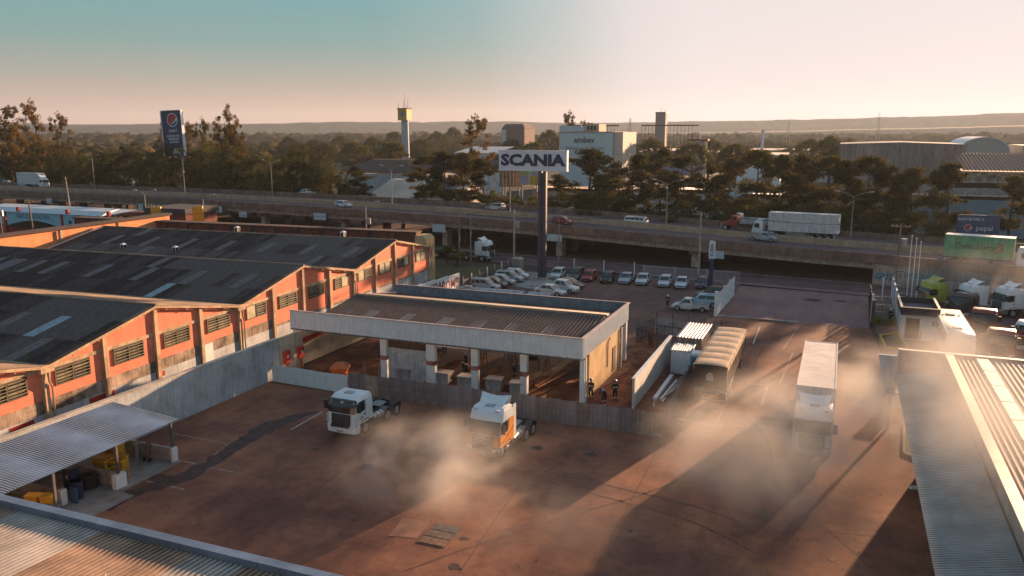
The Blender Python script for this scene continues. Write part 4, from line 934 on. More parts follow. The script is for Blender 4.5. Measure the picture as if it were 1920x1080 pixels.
for i in range(n+1):
    x = -.02+13.64*i/n; sag = abs(math.sin(math.pi*i/n*7))**.6; rings.append([(x, 1.32*math.cos(R(a))*(1 if abs(math.cos(R(a))) < .999 else 1), 3.3+(.17-.09*(1-sag))*math.sin(R(a))+.0) for a in range(0, 181, 15)])
b.loft(rings, close=False, cap=False); b.build('tarpaulin', tarp, dump_g, True)
MB().prism([(-1.3,3.3)]+[(1.32*math.cos(R(a)), 3.3+.1*math.sin(R(a))) for a in range(165, 10, -15)]+[(1.3,3.3)], 0, -.01, .05).build('rear_canvas', gm, dump_g)
for i in range(10): x = i*1.5; MB().tube((x,-1.33,3.32),(x,-1.33,3.0),.03).build('tarp_hook', rust, dump_g)
b = MB(); b.box(0,13.6,-1.34,-1.285,2.9,3.32); b.build('tarp_edge', tarpd, dump_g)
b = MB(); b.box(0,13.6,1.285,1.34,2.9,3.32); b.build('tarp_edge', tarpd, dump_g)
for i in range(13):
    for s_ in (-1, 1): MB().box(.2+i*1.08, .28+i*1.08, min(s_*1.281,s_*1.33), max(s_*1.281,s_*1.33), 1.35, 2.88).build('side_post', tarpd if s_ < 0 else gm, dump_g)  # posts on the sunward side are coloured lighter, as if sunlit
MB().box(-.05, -.001, -1.25, 1.25, 1.15, 1.5).build('tail_rail', M('dull_rail', (.30,.26,.24), .6, var=.4), dump_g)
b = MB(); b.prism([(-.28+.02*k, .2+.0*k) for k in range(2)]+[(.26,.25),(.3,.6),(.1,.9),(-.2,.85),(-.3,.5)], 0, -.06, -.052); b.v = [(x, y, z+1.9) for x, y, z in b.v]; b.build('logo', M('logo_cream', (.42,.36,.30), .7), dump_g)
b = MB(); b.box(0,.06,-1.2,1.2,.45,.56); b.build('light_bar', M('striped_bar', (.45,.35,.3), .6, var=.6, scale=14), dump_g)
MB().box(.1, 13.2, -.5, .5, .95, 1.34).build('subframe', black_pl, dump_g); trailer_wheels(dump_g, [1.5, 2.8, 4.1, 11.5])
for s_ in (-1, 1):
    b = MB(); b.box(1.0,4.6,s_*1.25-.04,s_*1.25+.04,.95,1.3); b.build('mudguard', galv, dump_g)
    MB().box(7.0,7.3,s_*.75-.06,s_*.75+.06,.05,.95).build('landing_leg', black_pl, dump_g)
# right lot
lot = 'tractor trucks parked in the right hand lot'
lime = M('truck_lime', (.34,.35,.05), .4, var=.15)
variant(rt, {'truck_white': lime}, (*(10.04, 110.02),0), 208, 'lime yellow tractor truck parked beside the three flagpoles', lot)
variant(rt, {'truck_white': truck_white}, (*(14.24, 109.37),0), 208, 'white tractor truck parked next right of the lime yellow one', lot)
variant(rt, {'truck_white': truck_white}, (*(18.01, 108.97),0), 208, 'third tractor truck from the flagpoles, pale behind the smoke', lot)
variant(rt, {'truck_white': truck_white}, (*(21.54, 108.23),0), 208, 'white tractor truck cut off by the right edge, behind the red ones', lot)
tred = M('truck_red', (.26,.03,.022), .4, var=.2)
pt2 = [o for o in (pt,)][0]; index(pt)
variant(pt, {'truck_white': tred}, (*(14.78, 95.53),0), 262, 'dark red tractor truck behind the white roofed bus', lot)
variant(pt, {'truck_white': tred}, (*(14.90, 85.84),0), 262, 'dark red tractor truck nearest the beige ribbed roof', lot)
variant(pt, {'truck_white': truck_white}, (*(17.94, 90.59),0), 255, 'white low roof tractor truck right of the red ones', lot)
variant(pt, {'truck_white': gm}, (*(13.46, 104.82),0), 235, 'black tractor truck between the lime one and the white roofed bus', lot)
# white roofed bus
bu = thing('minibus', 'white roofed bus with roof hatches parked by the gatehouse in the smoke', 'bus', (*(12.73, 93.66),0), -90)
bu.location = (11.25, 83.4, 0)
bw_ = M('bus_white', (.70,.64,.60), .35, var=.12)
MB().loft([ring(.4,0,-12.2,1.25,.2), ring(.9,.04,-12.2,1.27,.25), ring(1.5,.0,-12.2,1.27,.28), ring(2.6,-.12,-12.15,1.25,.25), ring(2.95,-.2,-12.1,1.2,.2), ring(3.02,-.3,-12.0,1.12,.2)]).build('body', bw_, bu, True)
for s_ in (-1, 1):
    for k in range(7): x = -1.1-k*1.55; MB().box(x-1.4, x, min(s_*1.22,s_*1.285), max(s_*1.22,s_*1.285), 1.65, 2.45).build('side_window', dark_glass, bu)
    for x in (-2.4, -8.8): wheel(bu, x, s_*1.02, .45, .3)
    MB().box(-11.9,-.5,s_*1.18-.02,s_*1.18+.02,2.95,3.04).build('roof_rail', bw_, bu)
b = MB(); b.loft([[(.0,-1,1.5),(.06,0,1.5),(.0,1,1.5)],[(-.2,-.95,2.5),(-.13,0,2.5),(-.2,.95,2.5)]], cap=False, close=False); b.build('windscreen', dark_glass, bu)
for x in (-2.9, -9.2):
    MB().box(x-.35, x+.35, -.35, .35, 3.02, 3.12).build('roof_hatch', bw_, bu)
    b = MB(); b.box(x-.42,x-.36,-.4,.4,3.02,3.10); b.box(x+.36,x+.42,-.4,.4,3.02,3.10); b.box(x-.36,x+.36,-.42,-.36,3.02,3.10); b.build('hatch_seal', black_pl, bu)
    for y in (-.75,.75): MB().tube((x+.4,y,3.0),(x+.4,y,3.09),.12,n=10).build('roof_vent', black_pl, bu)
MB().box(-.25,-.12,.35,.95,2.55,2.85).build('destination_box', M('sky_blue_box',(.35,.45,.6),.4), bu)
# white truck on the street behind the grass
ft = variant(rt, {'truck_white': truck_white}, (*(-54.25, 124.45),0), -6, 'white tractor truck with dark trailer driving on the street under the viaduct')
MB().box(-14.5,-2.7,-1.2,1.2,.9,1.5).build('flat_trailer', gm, ft); trailer_wheels(ft, [-13,-11.7,-10.4])
# ---------------------------------------------------------------- traffic on the viaduct
def dz(x, y):
    i = min(range(len(path)), key=lambda q: (path[q].x-x)**2+(path[q].y-y)**2); p, n_, t_ = frame(i); return p.z+DK+.006, math.degrees(math.atan2(t_.y, t_.x))
def on_deck(px_y, fwd):
    z, a = dz(*px_y); return (px_y[0], px_y[1], z), a+(0 if fwd else 180)
def car_d(kind, col, p, fwd, lab):
    l_, a = on_deck(p, fwd); o = place(CARS[kind], l_, a, lab, 'traffic on the viaduct', None if col == 'white' else {'car_paint': P_[col]}); return o
car_d('hatch','white',(-99.77, 148.96),1,'white hatchback driving right on the near side of the viaduct')
car_d('hatch','red',(-47.30, 141.30),1,'red hatchback driving on the viaduct right of the tall sign mast')
car_d('wagon','silver',(-67.84, 157.76),0,'silver estate car partly behind the viaduct median below the billboards')
car_d('doublecab','white',(-125.99, 171.63),0,'white pickup with a light canopy on the far carriageway')
car_d('sedan','blue',(-2.74, 146.03),0,'pale blue sedan behind the median below the white trailer truck')
car_d('pickup','silver',(-11.66, 139.41),1,'silver single cab pickup just behind the near parapet')
car_d('hatch','silver',(-218.69, 164.33),1,'silver hatchback in front of the box truck at the left edge')
car_d('sedan','navy',(-192.32, 181.81),0,'dark blue car behind the median in front of the flatbed truck')
car_d('sedan','blue',(-254.38, 184.72),0,'pale blue car cut off by the left edge on the far carriageway')
# VW-style van
vb = thing('minivan', 'white and grey split colour minibus with round front on the viaduct', 'van', *[( *(-34.54, 145.61), 0)][:1])
l_, a = on_deck((vb.location.x, vb.location.y), 1); vb.location = l_; vb.rotation_euler.z = R(a)
prof = [(-2.15,.45),(-2.2,1.0),(-2.12,1.6),(-1.95,1.88),(1.5,1.9),(1.8,1.75),(2.1,1.15),(2.2,.9),(2.15,.45)]
rings = []
for y, s_ in ((-.86,.93),(-.8,.99),(0,1.0),(.8,.99),(.86,.93)): rings.append([(x*s_, y*(1 if z < 1.2 else .93), .2+(z-.2)*s_) for x, z in prof])
MB().loft(rings).build('body', body_m, vb, True)
for s_ in (-1, 1):
    for x0_, x1_ in ((-1.85,-1.0),(-.9,.0),(.1,.85),(.95,1.55)): MB().box(x0_,x1_,s_*.80-.03,s_*.80+.03,1.2,1.62).build('side_window', dark_glass, vb)
    for x in (-1.35,1.25): wheel(vb, x, s_*.74, .32, .2)
    MB().tube((2.1,s_*.6,.82),(2.21,s_*.6,.82),.11,n=12).build('headlight', lamp_glass, vb)
MB().box(1.9,2.0,-.65,.65,1.22,1.62).build('windscreen', dark_glass, vb); MB().box(2.12,2.22,-.8,.8,.42,.55).build('bumper', white_paint, vb); MB().box(-2.26,-2.14,-.8,.8,.42,.55).build('bumper', white_paint, vb)
# highway trucks
def cabover(t, col, x0=0, H=2.9):
    MB().loft([ring(.5,0,-1.8,1.15,.2), ring(1.0,.05,-1.8,1.18,.22), ring(1.6,-.02,-1.8,1.18,.22), ring(2.4,-.3,-1.78,1.12,.25), ring(H-.1,-.5,-1.7,1.05,.25), ring(H,-.7,-1.6,.9,.25)]).build('cab', col, t, True)
    MB().loft([[(.01,-1,1.62),(.05,0,1.62),(.01,1,1.62)],[(-.27,-.95,2.38),(-.22,0,2.38),(-.27,.95,2.38)]], cap=False, close=False).build('windscreen', dark_glass, t)
    for s_ in (-1, 1):
        MB().prism([(-.35,1.65),(-.5,2.35),(-1.25,2.35),(-1.25,1.55)], 1, min(s_*1.16,s_*1.195), max(s_*1.16,s_*1.195)).build('side_window', dark_glass, t)
        MB().box(-.02,.09,min(s_*.7,s_*1.05),max(s_*.7,s_*1.05),.7,.9).build('headlight', lamp_glass, t); wheel(t, -1.0, s_*.98, .48, .3)
        MB().box(-.15,-.05,min(s_*1.2,s_*1.4),max(s_*1.2,s_*1.4),1.8,2.3).build('mirror', black_pl, t)
    MB().box(-.02,.08,-1.15,1.15,.4,.62).build('bumper', col, t); MB().box(.05,.07,-.7,.7,.95,1.35).build('grille', black_pl, t)
hw = 'trucks on the viaduct'
l_, a = on_deck((-219.57, 172.39),1); tb = thing('box_truck', 'white box truck driving right on the viaduct at the left edge', 'truck', l_, a, hw)
cabover(tb, truck_white); box_trailer(tb, -11.6, -2.0, 4.3, M('pale_box', (.50,.54,.55), .5, var=.1), box_w, 1.0, True, 2, False, 1.25)
MB().loft([[(-1.9,-1.1,2.9),(-.8,-.9,2.9),(-.8,.9,2.9),(-1.9,1.1,2.9)],[(-1.95,-1.15,4.0),(-1.8,-1.1,4.0),(-1.8,1.1,4.0),(-1.95,1.15,4.0)]]).build('wind_deflector', truck_white, tb)
l_, a = on_deck((-13.76, 144.58),0); tt = thing('trailer_truck', 'white cab truck pulling a long white box trailer left along the viaduct', 'truck', l_, a, hw)
cabover(tt, truck_white, H=3.0); add_chassis(tt, (-4.2,), -5.2); box_trailer(tt, -13.8, -2.7, 4.3, M('washed_box', (.60,.60,.62), .5, var=.16, streak=.25), box_w)
l_, a = on_deck((24.46, 126.47),1); l_ = (l_[0], l_[1], l_[2]); tg = thing('box_truck', 'truck with a green box body lettered in dark script driving right', 'truck', l_, a, hw)
green = M('trailer_green', (.11,.38,.21), .45, var=.2, streak=.2)
cabover(tg, truck_white, H=3.0); box_trailer(tg, -10.6, -2.2, 4.2, green, box_w, 1.2, True, 2, False)
text('Transduarte', 1.05, M('script_dark', (.06,.09,.08), .6), 'lettering', tg, (-6.9,-1.31,2.75), (90,0,0), .004, .02, 1, shear=.3)
b = MB(); pts = [(-4.2,3.45,.08),(-3.7,3.25,.22),(-3.5,2.85,.26),(-3.7,2.4,.2),(-4.3,2.05,.11),(-5.0,1.95,.05)]
b.loft([[(x-w_/2,-1.30,z-w_/3),(x+w_/2,-1.30,z-w_/3),(x+w_/2,-1.305,z+w_/3),(x-w_/2,-1.305,z+w_/3)] for x, z, w_ in pts]); b.build('red_swoosh', red_p, tg)
l_, a = on_deck((-19.86, 151.55),0); td = thing('dump_truck', 'red bonneted dump truck with a grey tipper body driving left', 'truck', l_, a, hw)
rd = M('truck_bonnet_red', (.30,.04,.03), .4, var=.15)
MB().loft([[(0,-.7,.9),(0,.7,.9),(-.05,.65,1.5),(-.05,-.65,1.5)],[(-1.4,-.95,.9),(-1.4,.95,.9),(-1.4,.85,1.75),(-1.4,-.85,1.75)]]).build('bonnet', rd, td)
MB().loft([[(-1.4,-1.1,.9),(-2.9,-1.1,.9),(-2.9,1.1,.9),(-1.4,1.1,.9)],[(-1.4,-1.1,1.75),(-2.9,-1.1,1.75),(-2.9,1.1,1.75),(-1.4,1.1,1.75)],[(-1.75,-1,2.6),(-2.9,-1,2.6),(-2.9,1,2.6),(-1.75,1,2.6)]]).build('cab', rd, td)
for s_ in (-1,1):
    MB().box(-2.6,-1.8,s_*1.06-.02,s_*1.06+.02,1.85,2.4).build('side_window', dark_glass, td); wheel(td,-.75,s_*.95,.5,.3); wheel(td,-6.0,s_*.95,.5,.5); wheel(td,-7.3,s_*.95,.5,.5)
    MB().tube((-.02,s_*.85,1.1),(.08,s_*.85,1.1),.13,n=10).build('headlight', lamp_glass, td)
MB().box(-.0,.1,-1.1,1.1,.5,.8).build('bumper', white_paint, td); MB().box(-1.74,-1.4,-.9,.9,1.8,2.5).build('windscreen', dark_glass, td)
tip = M('tipper_grey', (.45,.43,.42), .5, var=.25)
b = MB(); b.box(-8.3,-3.3,-1.2,-1.12,1.3,2.35); b.box(-8.3,-3.3,1.12,1.2,1.3,2.35); b.box(-3.38,-3.3,-1.12,1.12,1.3,3.0); b.box(-8.3,-8.22,-1.12,1.12,1.3,2.35); b.box(-8.22,-3.38,-1.12,1.12,1.3,1.4); b.build('tipper_body', tip, td)
MB().loft([[(-3.3,-1.15,2.9),(-3.3,1.15,2.9),(-3.3,1.15,3.0),(-3.3,-1.15,3.0)],[(-2.6,-1.1,3.05),(-2.6,1.1,3.05),(-2.6,1.1,3.15),(-2.6,-1.1,3.15)]]).build('cab_guard', tip, td)
MB().box(-8.2,-2.9,-.45,.45,.8,1.29).build('chassis', black_pl, td)
l_, a = on_deck((-195.91, 182.25),0); tf = thing('flatbed_truck', 'empty flatbed truck with a white cab and maroon bed on the far carriageway', 'truck', l_, a, hw)
cabover(tf, truck_white, H=2.7); MB().box(-9.5,-2.2,-1.2,1.2,1.15,1.4).build('bed', M('maroon_bed', (.2,.04,.04), .6), tf); MB().box(-9.0,-2,-.45,.45,.7,1.14).build('chassis', black_pl, tf)
MB().bar((-2.3,-1,1.4),(-2.9,-1,2.5),.08,.08).build('headboard', rust, tf); MB().box(-8.1,-7.5,-.3,.3,1.41,2.0).build('crate', white_paint, tf)
for s_ in (-1,1): wheel(tf,-6.2,s_*.95,.48,.5); wheel(tf,-7.5,s_*.95,.48,.5)
rt.location = (*(21.25, 98.48), 0); rt.rotation_euler.z = R(225); rt['label'] = 'white high roof tractor truck at the far right end of the lot row'; rt['group'] = lot
# ---------------------------------------------------------------- trees
def leaf_mat(name, a, b):
    m = bpy.data.materials.new(name); m.use_nodes = True; t = m.node_tree; n = t.nodes; l = t.links; n.remove(n['Principled BSDF'])
    tc = n.new('ShaderNodeTexCoord'); oi = n.new('ShaderNodeObjectInfo'); nz = n.new('ShaderNodeTexNoise'); nz.inputs['Scale'].default_value = .35; nz.inputs['Detail'].default_value = 5; l.new(tc.outputs['Object'], nz.inputs['Vector'])
    ad = n.new('ShaderNodeMath'); ad.operation = 'MULTIPLY_ADD'; ad.inputs[1].default_value = .5; l.new(oi.outputs['Random'], ad.inputs[0]); l.new(nz.outputs[0], ad.inputs[2])
    r = n.new('ShaderNodeValToRGB'); e = r.color_ramp.elements; e[0].position = .45; e[1].position = .95; e[0].color = (*a, 1); e[1].color = (*b, 1); l.new(ad.outputs[0], r.inputs[0])
    d = n.new('ShaderNodeBsdfDiffuse'); tr = n.new('ShaderNodeBsdfTranslucent'); mx = n.new('ShaderNodeMixShader'); mx.inputs[0].default_value = .36
    l.new(r.outputs[0], d.inputs[0]); l.new(r.outputs[0], tr.inputs[0]); l.new(d.outputs[0], mx.inputs[1]); l.new(tr.outputs[0], mx.inputs[2]); l.new(mx.outputs[0], n['Material Output'].inputs[0]); return m
pine_l = leaf_mat('pine_needles', (.034,.034,.011), (.105,.086,.025)); euc_l = leaf_mat('eucalyptus_leaves', (.075,.05,.018), (.20,.12,.035)); broad_l = leaf_mat('broad_leaves', (.032,.036,.011), (.10,.092,.026))
palm_l = leaf_mat('palm_fronds', (.05,.06,.015), (.10,.10,.03))
rng = np.random.default_rng(5)
def leaves_mesh(name, centers, radii, per, size, mat_, flat=.55, elong=1.6):
    V = []; 
    c = np.repeat(np.array(centers), per, axis=0); r = np.repeat(np.array(radii), per, axis=0); n = len(c)
    d = rng.normal(size=(n, 3)); d /= np.linalg.norm(d, axis=1)[:, None]; rad = rng.random(n)**.4
    p = c+d*rad[:, None]*r*np.array([1, 1, flat])
    a = rng.normal(size=(n, 3)); a /= np.linalg.norm(a, axis=1)[:, None]; b = np.cross(a, rng.normal(size=(n, 3))); b /= np.linalg.norm(b, axis=1)[:, None]
    s = size*(.6+.8*rng.random(n))[:, None]; a *= s*elong; b *= s
    v = np.empty((n, 3, 3)); v[:, 0] = p-a*.5-b*.35; v[:, 1] = p+a*.6; v[:, 2] = p-a*.3+b*.65
    me = bpy.data.meshes.new(name); me.vertices.add(n*3); me.vertices.foreach_set('co', v.reshape(-1)); me.loops.add(n*3); me.polygons.add(n)
    me.loops.foreach_set('vertex_index', np.arange(n*3, dtype=np.int32)); me.polygons.foreach_set('loop_start', np.arange(0, n*3, 3, dtype=np.int32)); me.materials.append(mat_); me.update(); me.validate(); return me
def limb(b, p, q, r0, r1, n=5, bend=.6):
    p, q = Vector(p), Vector(q); m_ = (p+q)/2+Vector((random.uniform(-bend,bend), random.uniform(-bend,bend), -.2*bend)); b.tube(p, m_, r0, (r0+r1)/2, n, cap=False); b.tube(m_, q, (r0+r1)/2, r1, n, cap=False)
def make_tree(kind, seed):
    """unit trees of 16 m; returns (crown mesh, trunk mesh)"""
    random.seed(seed); b = MB(); C = []; Rr = []; H = 16
    if kind == 'pine':
        pts = [Vector((0,0,0))]
        for k in range(1, 6): pts.append(Vector((random.uniform(-.35,.35), random.uniform(-.35,.35), H*.96*k/5)))
        for k, (p, q) in enumerate(zip(pts, pts[1:])): b.tube(p, q, .30*(1-k*.17), .30*(1-(k+1)*.17), 7, cap=False)
        for k in range(34):
            z = H*random.uniform(.36, 1.0); f = (z/H-.36)/.64; reach = 3.6*(1-f)**.55*random.uniform(.45, 1.0)*(.5+1.2*min(1, f*3)) +.3; a = random.uniform(0, 6.28)
            e = Vector((math.cos(a)*reach, math.sin(a)*reach, z+random.uniform(-.2,.7))); limb(b, (0,0,z-.8), e, .07, .03, 4, .3)
            for _ in range(4):
                o = Vector((random.gauss(0,.5), random.gauss(0,.5), random.gauss(0,.28))); C.append(tuple(e*random.uniform(.7,1)+Vector((0,0,(1-.85)*0))+o) if 0 else tuple(Vector((e.x*random.uniform(.6,1.05), e.y*random.uniform(.6,1.05), e.z))+o)); Rr.append([random.uniform(.6,1.25)])
        me = leaves_mesh('crown', C, np.array(Rr), 54, .23, pine_l, .6, 1.9)
    elif kind == 'euc':
        b.tube((0,0,0), (.3,.1,6), .34, .24, 7, cap=False); b.tube((.3,.1,6), (.1,-.2,14.5), .24, .06, 6, cap=False)
        for k in range(17):
            z = random.uniform(5, 15.5); reach = random.uniform(.6, 4.2)*(1.15-z/24); a = random.uniform(0, 6.28); e = Vector((math.cos(a)*reach, math.sin(a)*reach, z+random.uniform(0,1.2))); limb(b, (.2,0,z-2.2), e, .09, .03, 4)
            for _ in range(5): o = Vector((random.gauss(0,.75), random.gauss(0,.75), random.gauss(0,.75))); C.append(tuple(e+o)); Rr.append([random.uniform(.35,.85)])
        me = leaves_mesh('crown', C, np.array(Rr), 60, .20, euc_l, .9, 1.9)
    elif kind == 'umbrella':
        b.tube((0,0,0), (.2,0,4.5), .5, .38, 8, cap=False)
        for k in range(22):
            a = random.uniform(0, 6.28); rr_ = 8.2*math.sqrt(random.random()); zz = 9.6-(rr_/8.2)**2*3.6; e = Vector((math.cos(a)*rr_, math.sin(a)*rr_, zz)); limb(b, (.2,0,4.3), e, .16, .05, 4, .8)
        for _ in range(230):
            a = random.uniform(0, 6.28); rr_ = 8.6*math.sqrt(random.random()); zz = 10-(rr_/8.6)**2*4.2+random.gauss(0,.35); C.append((math.cos(a)*rr_, math.sin(a)*rr_, zz)); Rr.append([random.uniform(.5,1.15)])
        me = leaves_mesh('crown', C, np.array(Rr), 32, .26, broad_l, .6, 1.5)
    else:
        b.tube((0,0,0), (.2,0,5), .36, .26, 7, cap=False); b.tube((.2,0,5), (0,.3,11), .26, .08, 6, cap=False)
        for k in range(10):
            a = random.uniform(0, 6.28); e = Vector((math.cos(a)*3.4, math.sin(a)*3.4, random.uniform(6,12))); limb(b, (.1,0,random.uniform(3.5,8)), e, .11, .04, 4)
        for _ in range(150):
            d = Vector((random.gauss(0,1), random.gauss(0,1), random.gauss(0,1))).normalized(); f = random.uniform(.55,1.0); q = 1+.3*noise.noise(d*1.7+Vector((seed,0,0)))
            C.append((d.x*5.0*f*q, d.y*5.0*f*q, 9+d.z*6.4*f*q)); Rr.append([random.uniform(.6,1.2)])
        me = leaves_mesh('crown', C, np.array(Rr), 40, .25, broad_l, .8, 1.5)
    return me, b.mesh('trunk', bark)
TREES = {k: [make_tree(k, s) for s in seeds] for k, seeds in (('pine',(1,2,3,4)), ('euc',(11,12,13)), ('broad',(21,22,23)), ('umbrella',(31,32)))}
NAMES = {'pine':'pine_tree','euc':'eucalyptus_tree','broad':'broadleaf_tree','umbrella':'umbrella_tree'}
MARKS = [(-62,'the left edge'),(-44.8,'the vertical billboard'),(-29.5,'the water tower'),(-22.2,'the brown grain store'),(-17.2,'the brewery'),(-11.9,'the square tower'),(-9.3,'the silo'),(-5.2,'the thin white chimney'),(2.5,'the large grey shed'),(7.8,'the arched hall'),(22,'the right edge')]
def where(x, y):
    """what the tree stands in line with, seen from the yard"""
    a = math.degrees(math.atan2(x, y)); i = min(range(len(MARKS)), key=lambda k: abs(MARKS[k][0]-a))
    return ('left of ' if a < MARKS[i][0] and i else 'right of ' if i < len(MARKS)-1 or a > MARKS[i][0] else 'left of ')+MARKS[i][1]
def tree(kind, x, y, h_, label, group=None, wide=1.0, v=None, z=0):
    me, tk = TREES[kind][random.randrange(len(TREES[kind])) if v is None else v]
    full = 10.4 if kind == 'umbrella' else 16.2
    t = thing(NAMES[kind], label, 'tree', (x, y, z), random.uniform(0, 360), group); s_ = h_/full; t.scale = (s_*wide, s_*wide, s_)
    link('trunk', tk, t); link('crown', me, t); return t
random.seed(77)
pg = 'row of pines behind the viaduct'
def pine_row(px_list):
    for (x, y, z), w_, lab in px_list: tree('pine', x, y, z*.92, lab, pg, w_*1.08)
pine_row([(q, w_, l_) for q, w_, l_ in (
 ((-94.2, 176.0, 17.1),1.15,'pine at the left end of the pine row, right of the cream warehouse'), ((-87.1, 172.0, 18.1),1.1,'second pine from the left end of the pine row'), ((-85.0, 178.0, 17.5),1.0,'pine left of the slatted billboard, in front of the airy tall tree'),
 ((-76.7, 171.0, 16.5),1.0,'pine whose crown touches the left edge of the tall sign panel'), ((-58.8, 172.0, 12.9),1.0,'low pine right behind the shaft of the tall sign mast'), ((-50.9, 170.0, 18.8),1.35,'broad dark pine in front of the white brewery wall'), ((-45.2, 168.0, 15.8),1.0,'smaller pine right below the corner of the white brewery'),
 ((-41.1, 170.0, 18.0),1.0,'pine above the white minibus, right of the white brewery'), ((-35.3, 169.0, 18.7),1.0,'tall pine left of the pale silo'), ((-30.3, 168.0, 17.7),.95,'pine directly left of the pale silo'), ((-25.0, 169.0, 16.4),.8,'thin pine just right of the pale silo'), ((-21.0, 167.0, 17.6),.95,'pine above the red dump truck, right of the silo'),
 ((-15.6, 167.0, 19.0),1.1,'tall pine above the cab of the white trailer truck'), ((-10.8, 166.0, 18.3),1.0,'open crowned pine above the middle of the white trailer'), ((-6.8, 166.0, 17.7),.95,'pine above the rear end of the white trailer'), ((-2.3, 166.0, 17.9),1.0,'pine behind the lamp post right of the white trailer'),
 ((0.7, 165.0, 17.4),.85,'slim pine below the left corner of the large grey shed'), ((4.5, 165.0, 18.0),1.1,'pine covering the lower left part of the large grey shed'), ((8.0, 165.0, 15.9),.95,'low pine below the middle of the large grey shed'), ((11.8, 164.0, 16.0),1.0,'pine right of the middle of the large grey shed'), ((17.7, 164.0, 16.9),1.15,'tall pine left of the blue billboard, below the shed corner'), ((27.6, 164.0, 14.8),1.1,'pine at the right edge above the green trailer'))])
tree('pine', -115.1, 178.0, 12.2, 'small spreading pine left of the cream warehouse', pg, 1.3)
sg_ = 'dark understorey trees behind the viaduct'
for i in range(46):
    px = 905+i*22; 
    x = -82+i*2.9
    if 17 < x < 32: continue
    tree('broad', x, 160+random.uniform(3,9)-(.13*(x+60) if x > -60 else .1*(x+60)), random.uniform(6.0,9.5), 'low dark bushy tree among the pine trunks, '+where(x, 166), sg_, 1.5)
eg = 'tall trees left of the blue vertical billboard'
for q, w_, k, lab in (((-278.7, 205.0, 29.9),1.0,'euc','tall eucalyptus cut by the left edge of the photo'), ((-256.9, 200.0, 30.4),.85,'euc','tallest eucalyptus, second from the left edge'), ((-242.2, 196.0, 26.3),.75,'euc','slim eucalyptus right of the tallest one'), ((-253.0, 190.0, 23.7),1.1,'euc','leafy eucalyptus between the two tallest at the left'),
    ((-215.6, 215.0, 25.1),.6,'euc','slender tree directly behind the left edge of the blue vertical billboard'), ((-201.5, 212.0, 23.6),.7,'euc','slender tree right of the blue vertical billboard'), ((-194.2, 210.0, 24.6),.55,'euc','thin twisted tree between the billboard and the tall forked tree'), ((-181.3, 206.0, 26.8),.75,'euc','tall forked tree right of the blue vertical billboard'), ((-178.7, 208.0, 24.1),.6,'euc','thin tree joined to the right side of the tall forked tree'),
    ((-99.8, 215.0, 24.8),1.2,'euc','tall airy tree left of the tall sign panel'), ((-107.0, 330.0, 28.5),.8,'euc','tall tree standing behind the white brewery roof'), ((-101.3, 335.0, 25.5),.7,'euc','smaller tree behind the brewery roof, beside its rooftop hut')):
    tree(k, *q, lab, eg if 'left' in lab and 'sign' not in lab else None, w_)
dg = 'dense dark trees behind the left half of the viaduct'
for r_ in ((-253.9, 188.0, 16.9), (-238.7, 186.0, 19.2), (-224.5, 184.0, 19.2), (-212.2, 182.0, 17.7), (-205.9, 184.0, 16.4), (-200.4, 186.0, 18.4), (-190.0, 182.0, 16.6), (-189.8, 188.0, 18.1), (-176.8, 184.0, 17.4), (-173.2, 186.0, 19.4), (-165.2, 182.0, 18.3), (-161.2, 184.0, 19.0), (-154.0, 182.0, 18.0), (-152.9, 186.0, 16.8), (-140.9, 180.0, 16.3), (-138.0, 182.0, 17.9), (-129.9, 178.0, 18.2), (-127.3, 180.0, 16.3), (-121.9, 178.0, 14.5), (-131.2, 176.0, 14.4), (-143.0, 178.0, 14.2), (-151.8, 178.0, 14.1), (-161.0, 178.0, 14.0), (-172.4, 180.0, 13.8), (-182.2, 180.0, 13.7), (-192.4, 180.0, 13.6), (-203.0, 180.0, 13.1), (-216.2, 182.0, 13.2), (-227.5, 182.0, 13.1), (-241.9, 184.0, 12.8), (-256.7, 186.0, 14.3), (-117.5, 176.0, 11.7)):
    tree('broad', r_[0]+random.uniform(-1,1), r_[1]+random.uniform(-2,2), r_[2]*random.uniform(.95,1.06), ('tall' if r_[2] > 13 else 'low')+' dark dense tree in the thicket behind the viaduct, '+where(r_[0], r_[1]), dg, random.uniform(.85,1.1))
ug = 'flat topped trees in the plain behind the water tower'
for r_ in ((-213.7, 330.0, 16.6), (-176.0, 300.0, 17.1), (-251.1, 360.0, 15.5), (-312.4, 420.0, 15.1), (-289.8, 470.0, 18.0), (-232.4, 430.0, 17.2), (-268.1, 520.0, 21.5), (-294.8, 600.0, 24.9), (-375.0, 560.0, 18.6), (-136.5, 330.0, 11.9), (-142.9, 380.0, 16.3), (-117.3, 300.0, 12.9), (-125.4, 340.0, 13.6), (-73.4, 330.0, 18.5), (-51.1, 300.0, 17.3), (-54.5, 360.0, 18.4), (-33.7, 280.0, 17.3), (-5.1, 340.0, 19.5), (0.7, 330.0, 18.4), (-15.1, 400.0, 18.1), (-170.5, 420.0, 17.5), (-184.2, 520.0, 22.6), (-325.9, 560.0, 21.5), (-396.4, 520.0, 17.5), (-336.3, 470.0, 16.5)):
    tree('umbrella', *r_, 'flat topped spreading tree on the '+('near' if r_[1] < 390 else 'far')+' plain, '+where(r_[0], r_[1]), ug, random.uniform(.8,1.0)*min(1, 11/max(3, r_[2]))*1.1)
wg = 'scattered trees on the plain beyond the viaduct'
random.seed(9)
BOX = [(-110,-70,280,330),(-85,-50,176,200),(-135,-60,200,250),(-200,-180,320,340),(-6,60,170,270),(35,60,300,345),(-185,-155,410,440),(-62,-48,322,340),(-50,5,190,260)]
n_ = 0
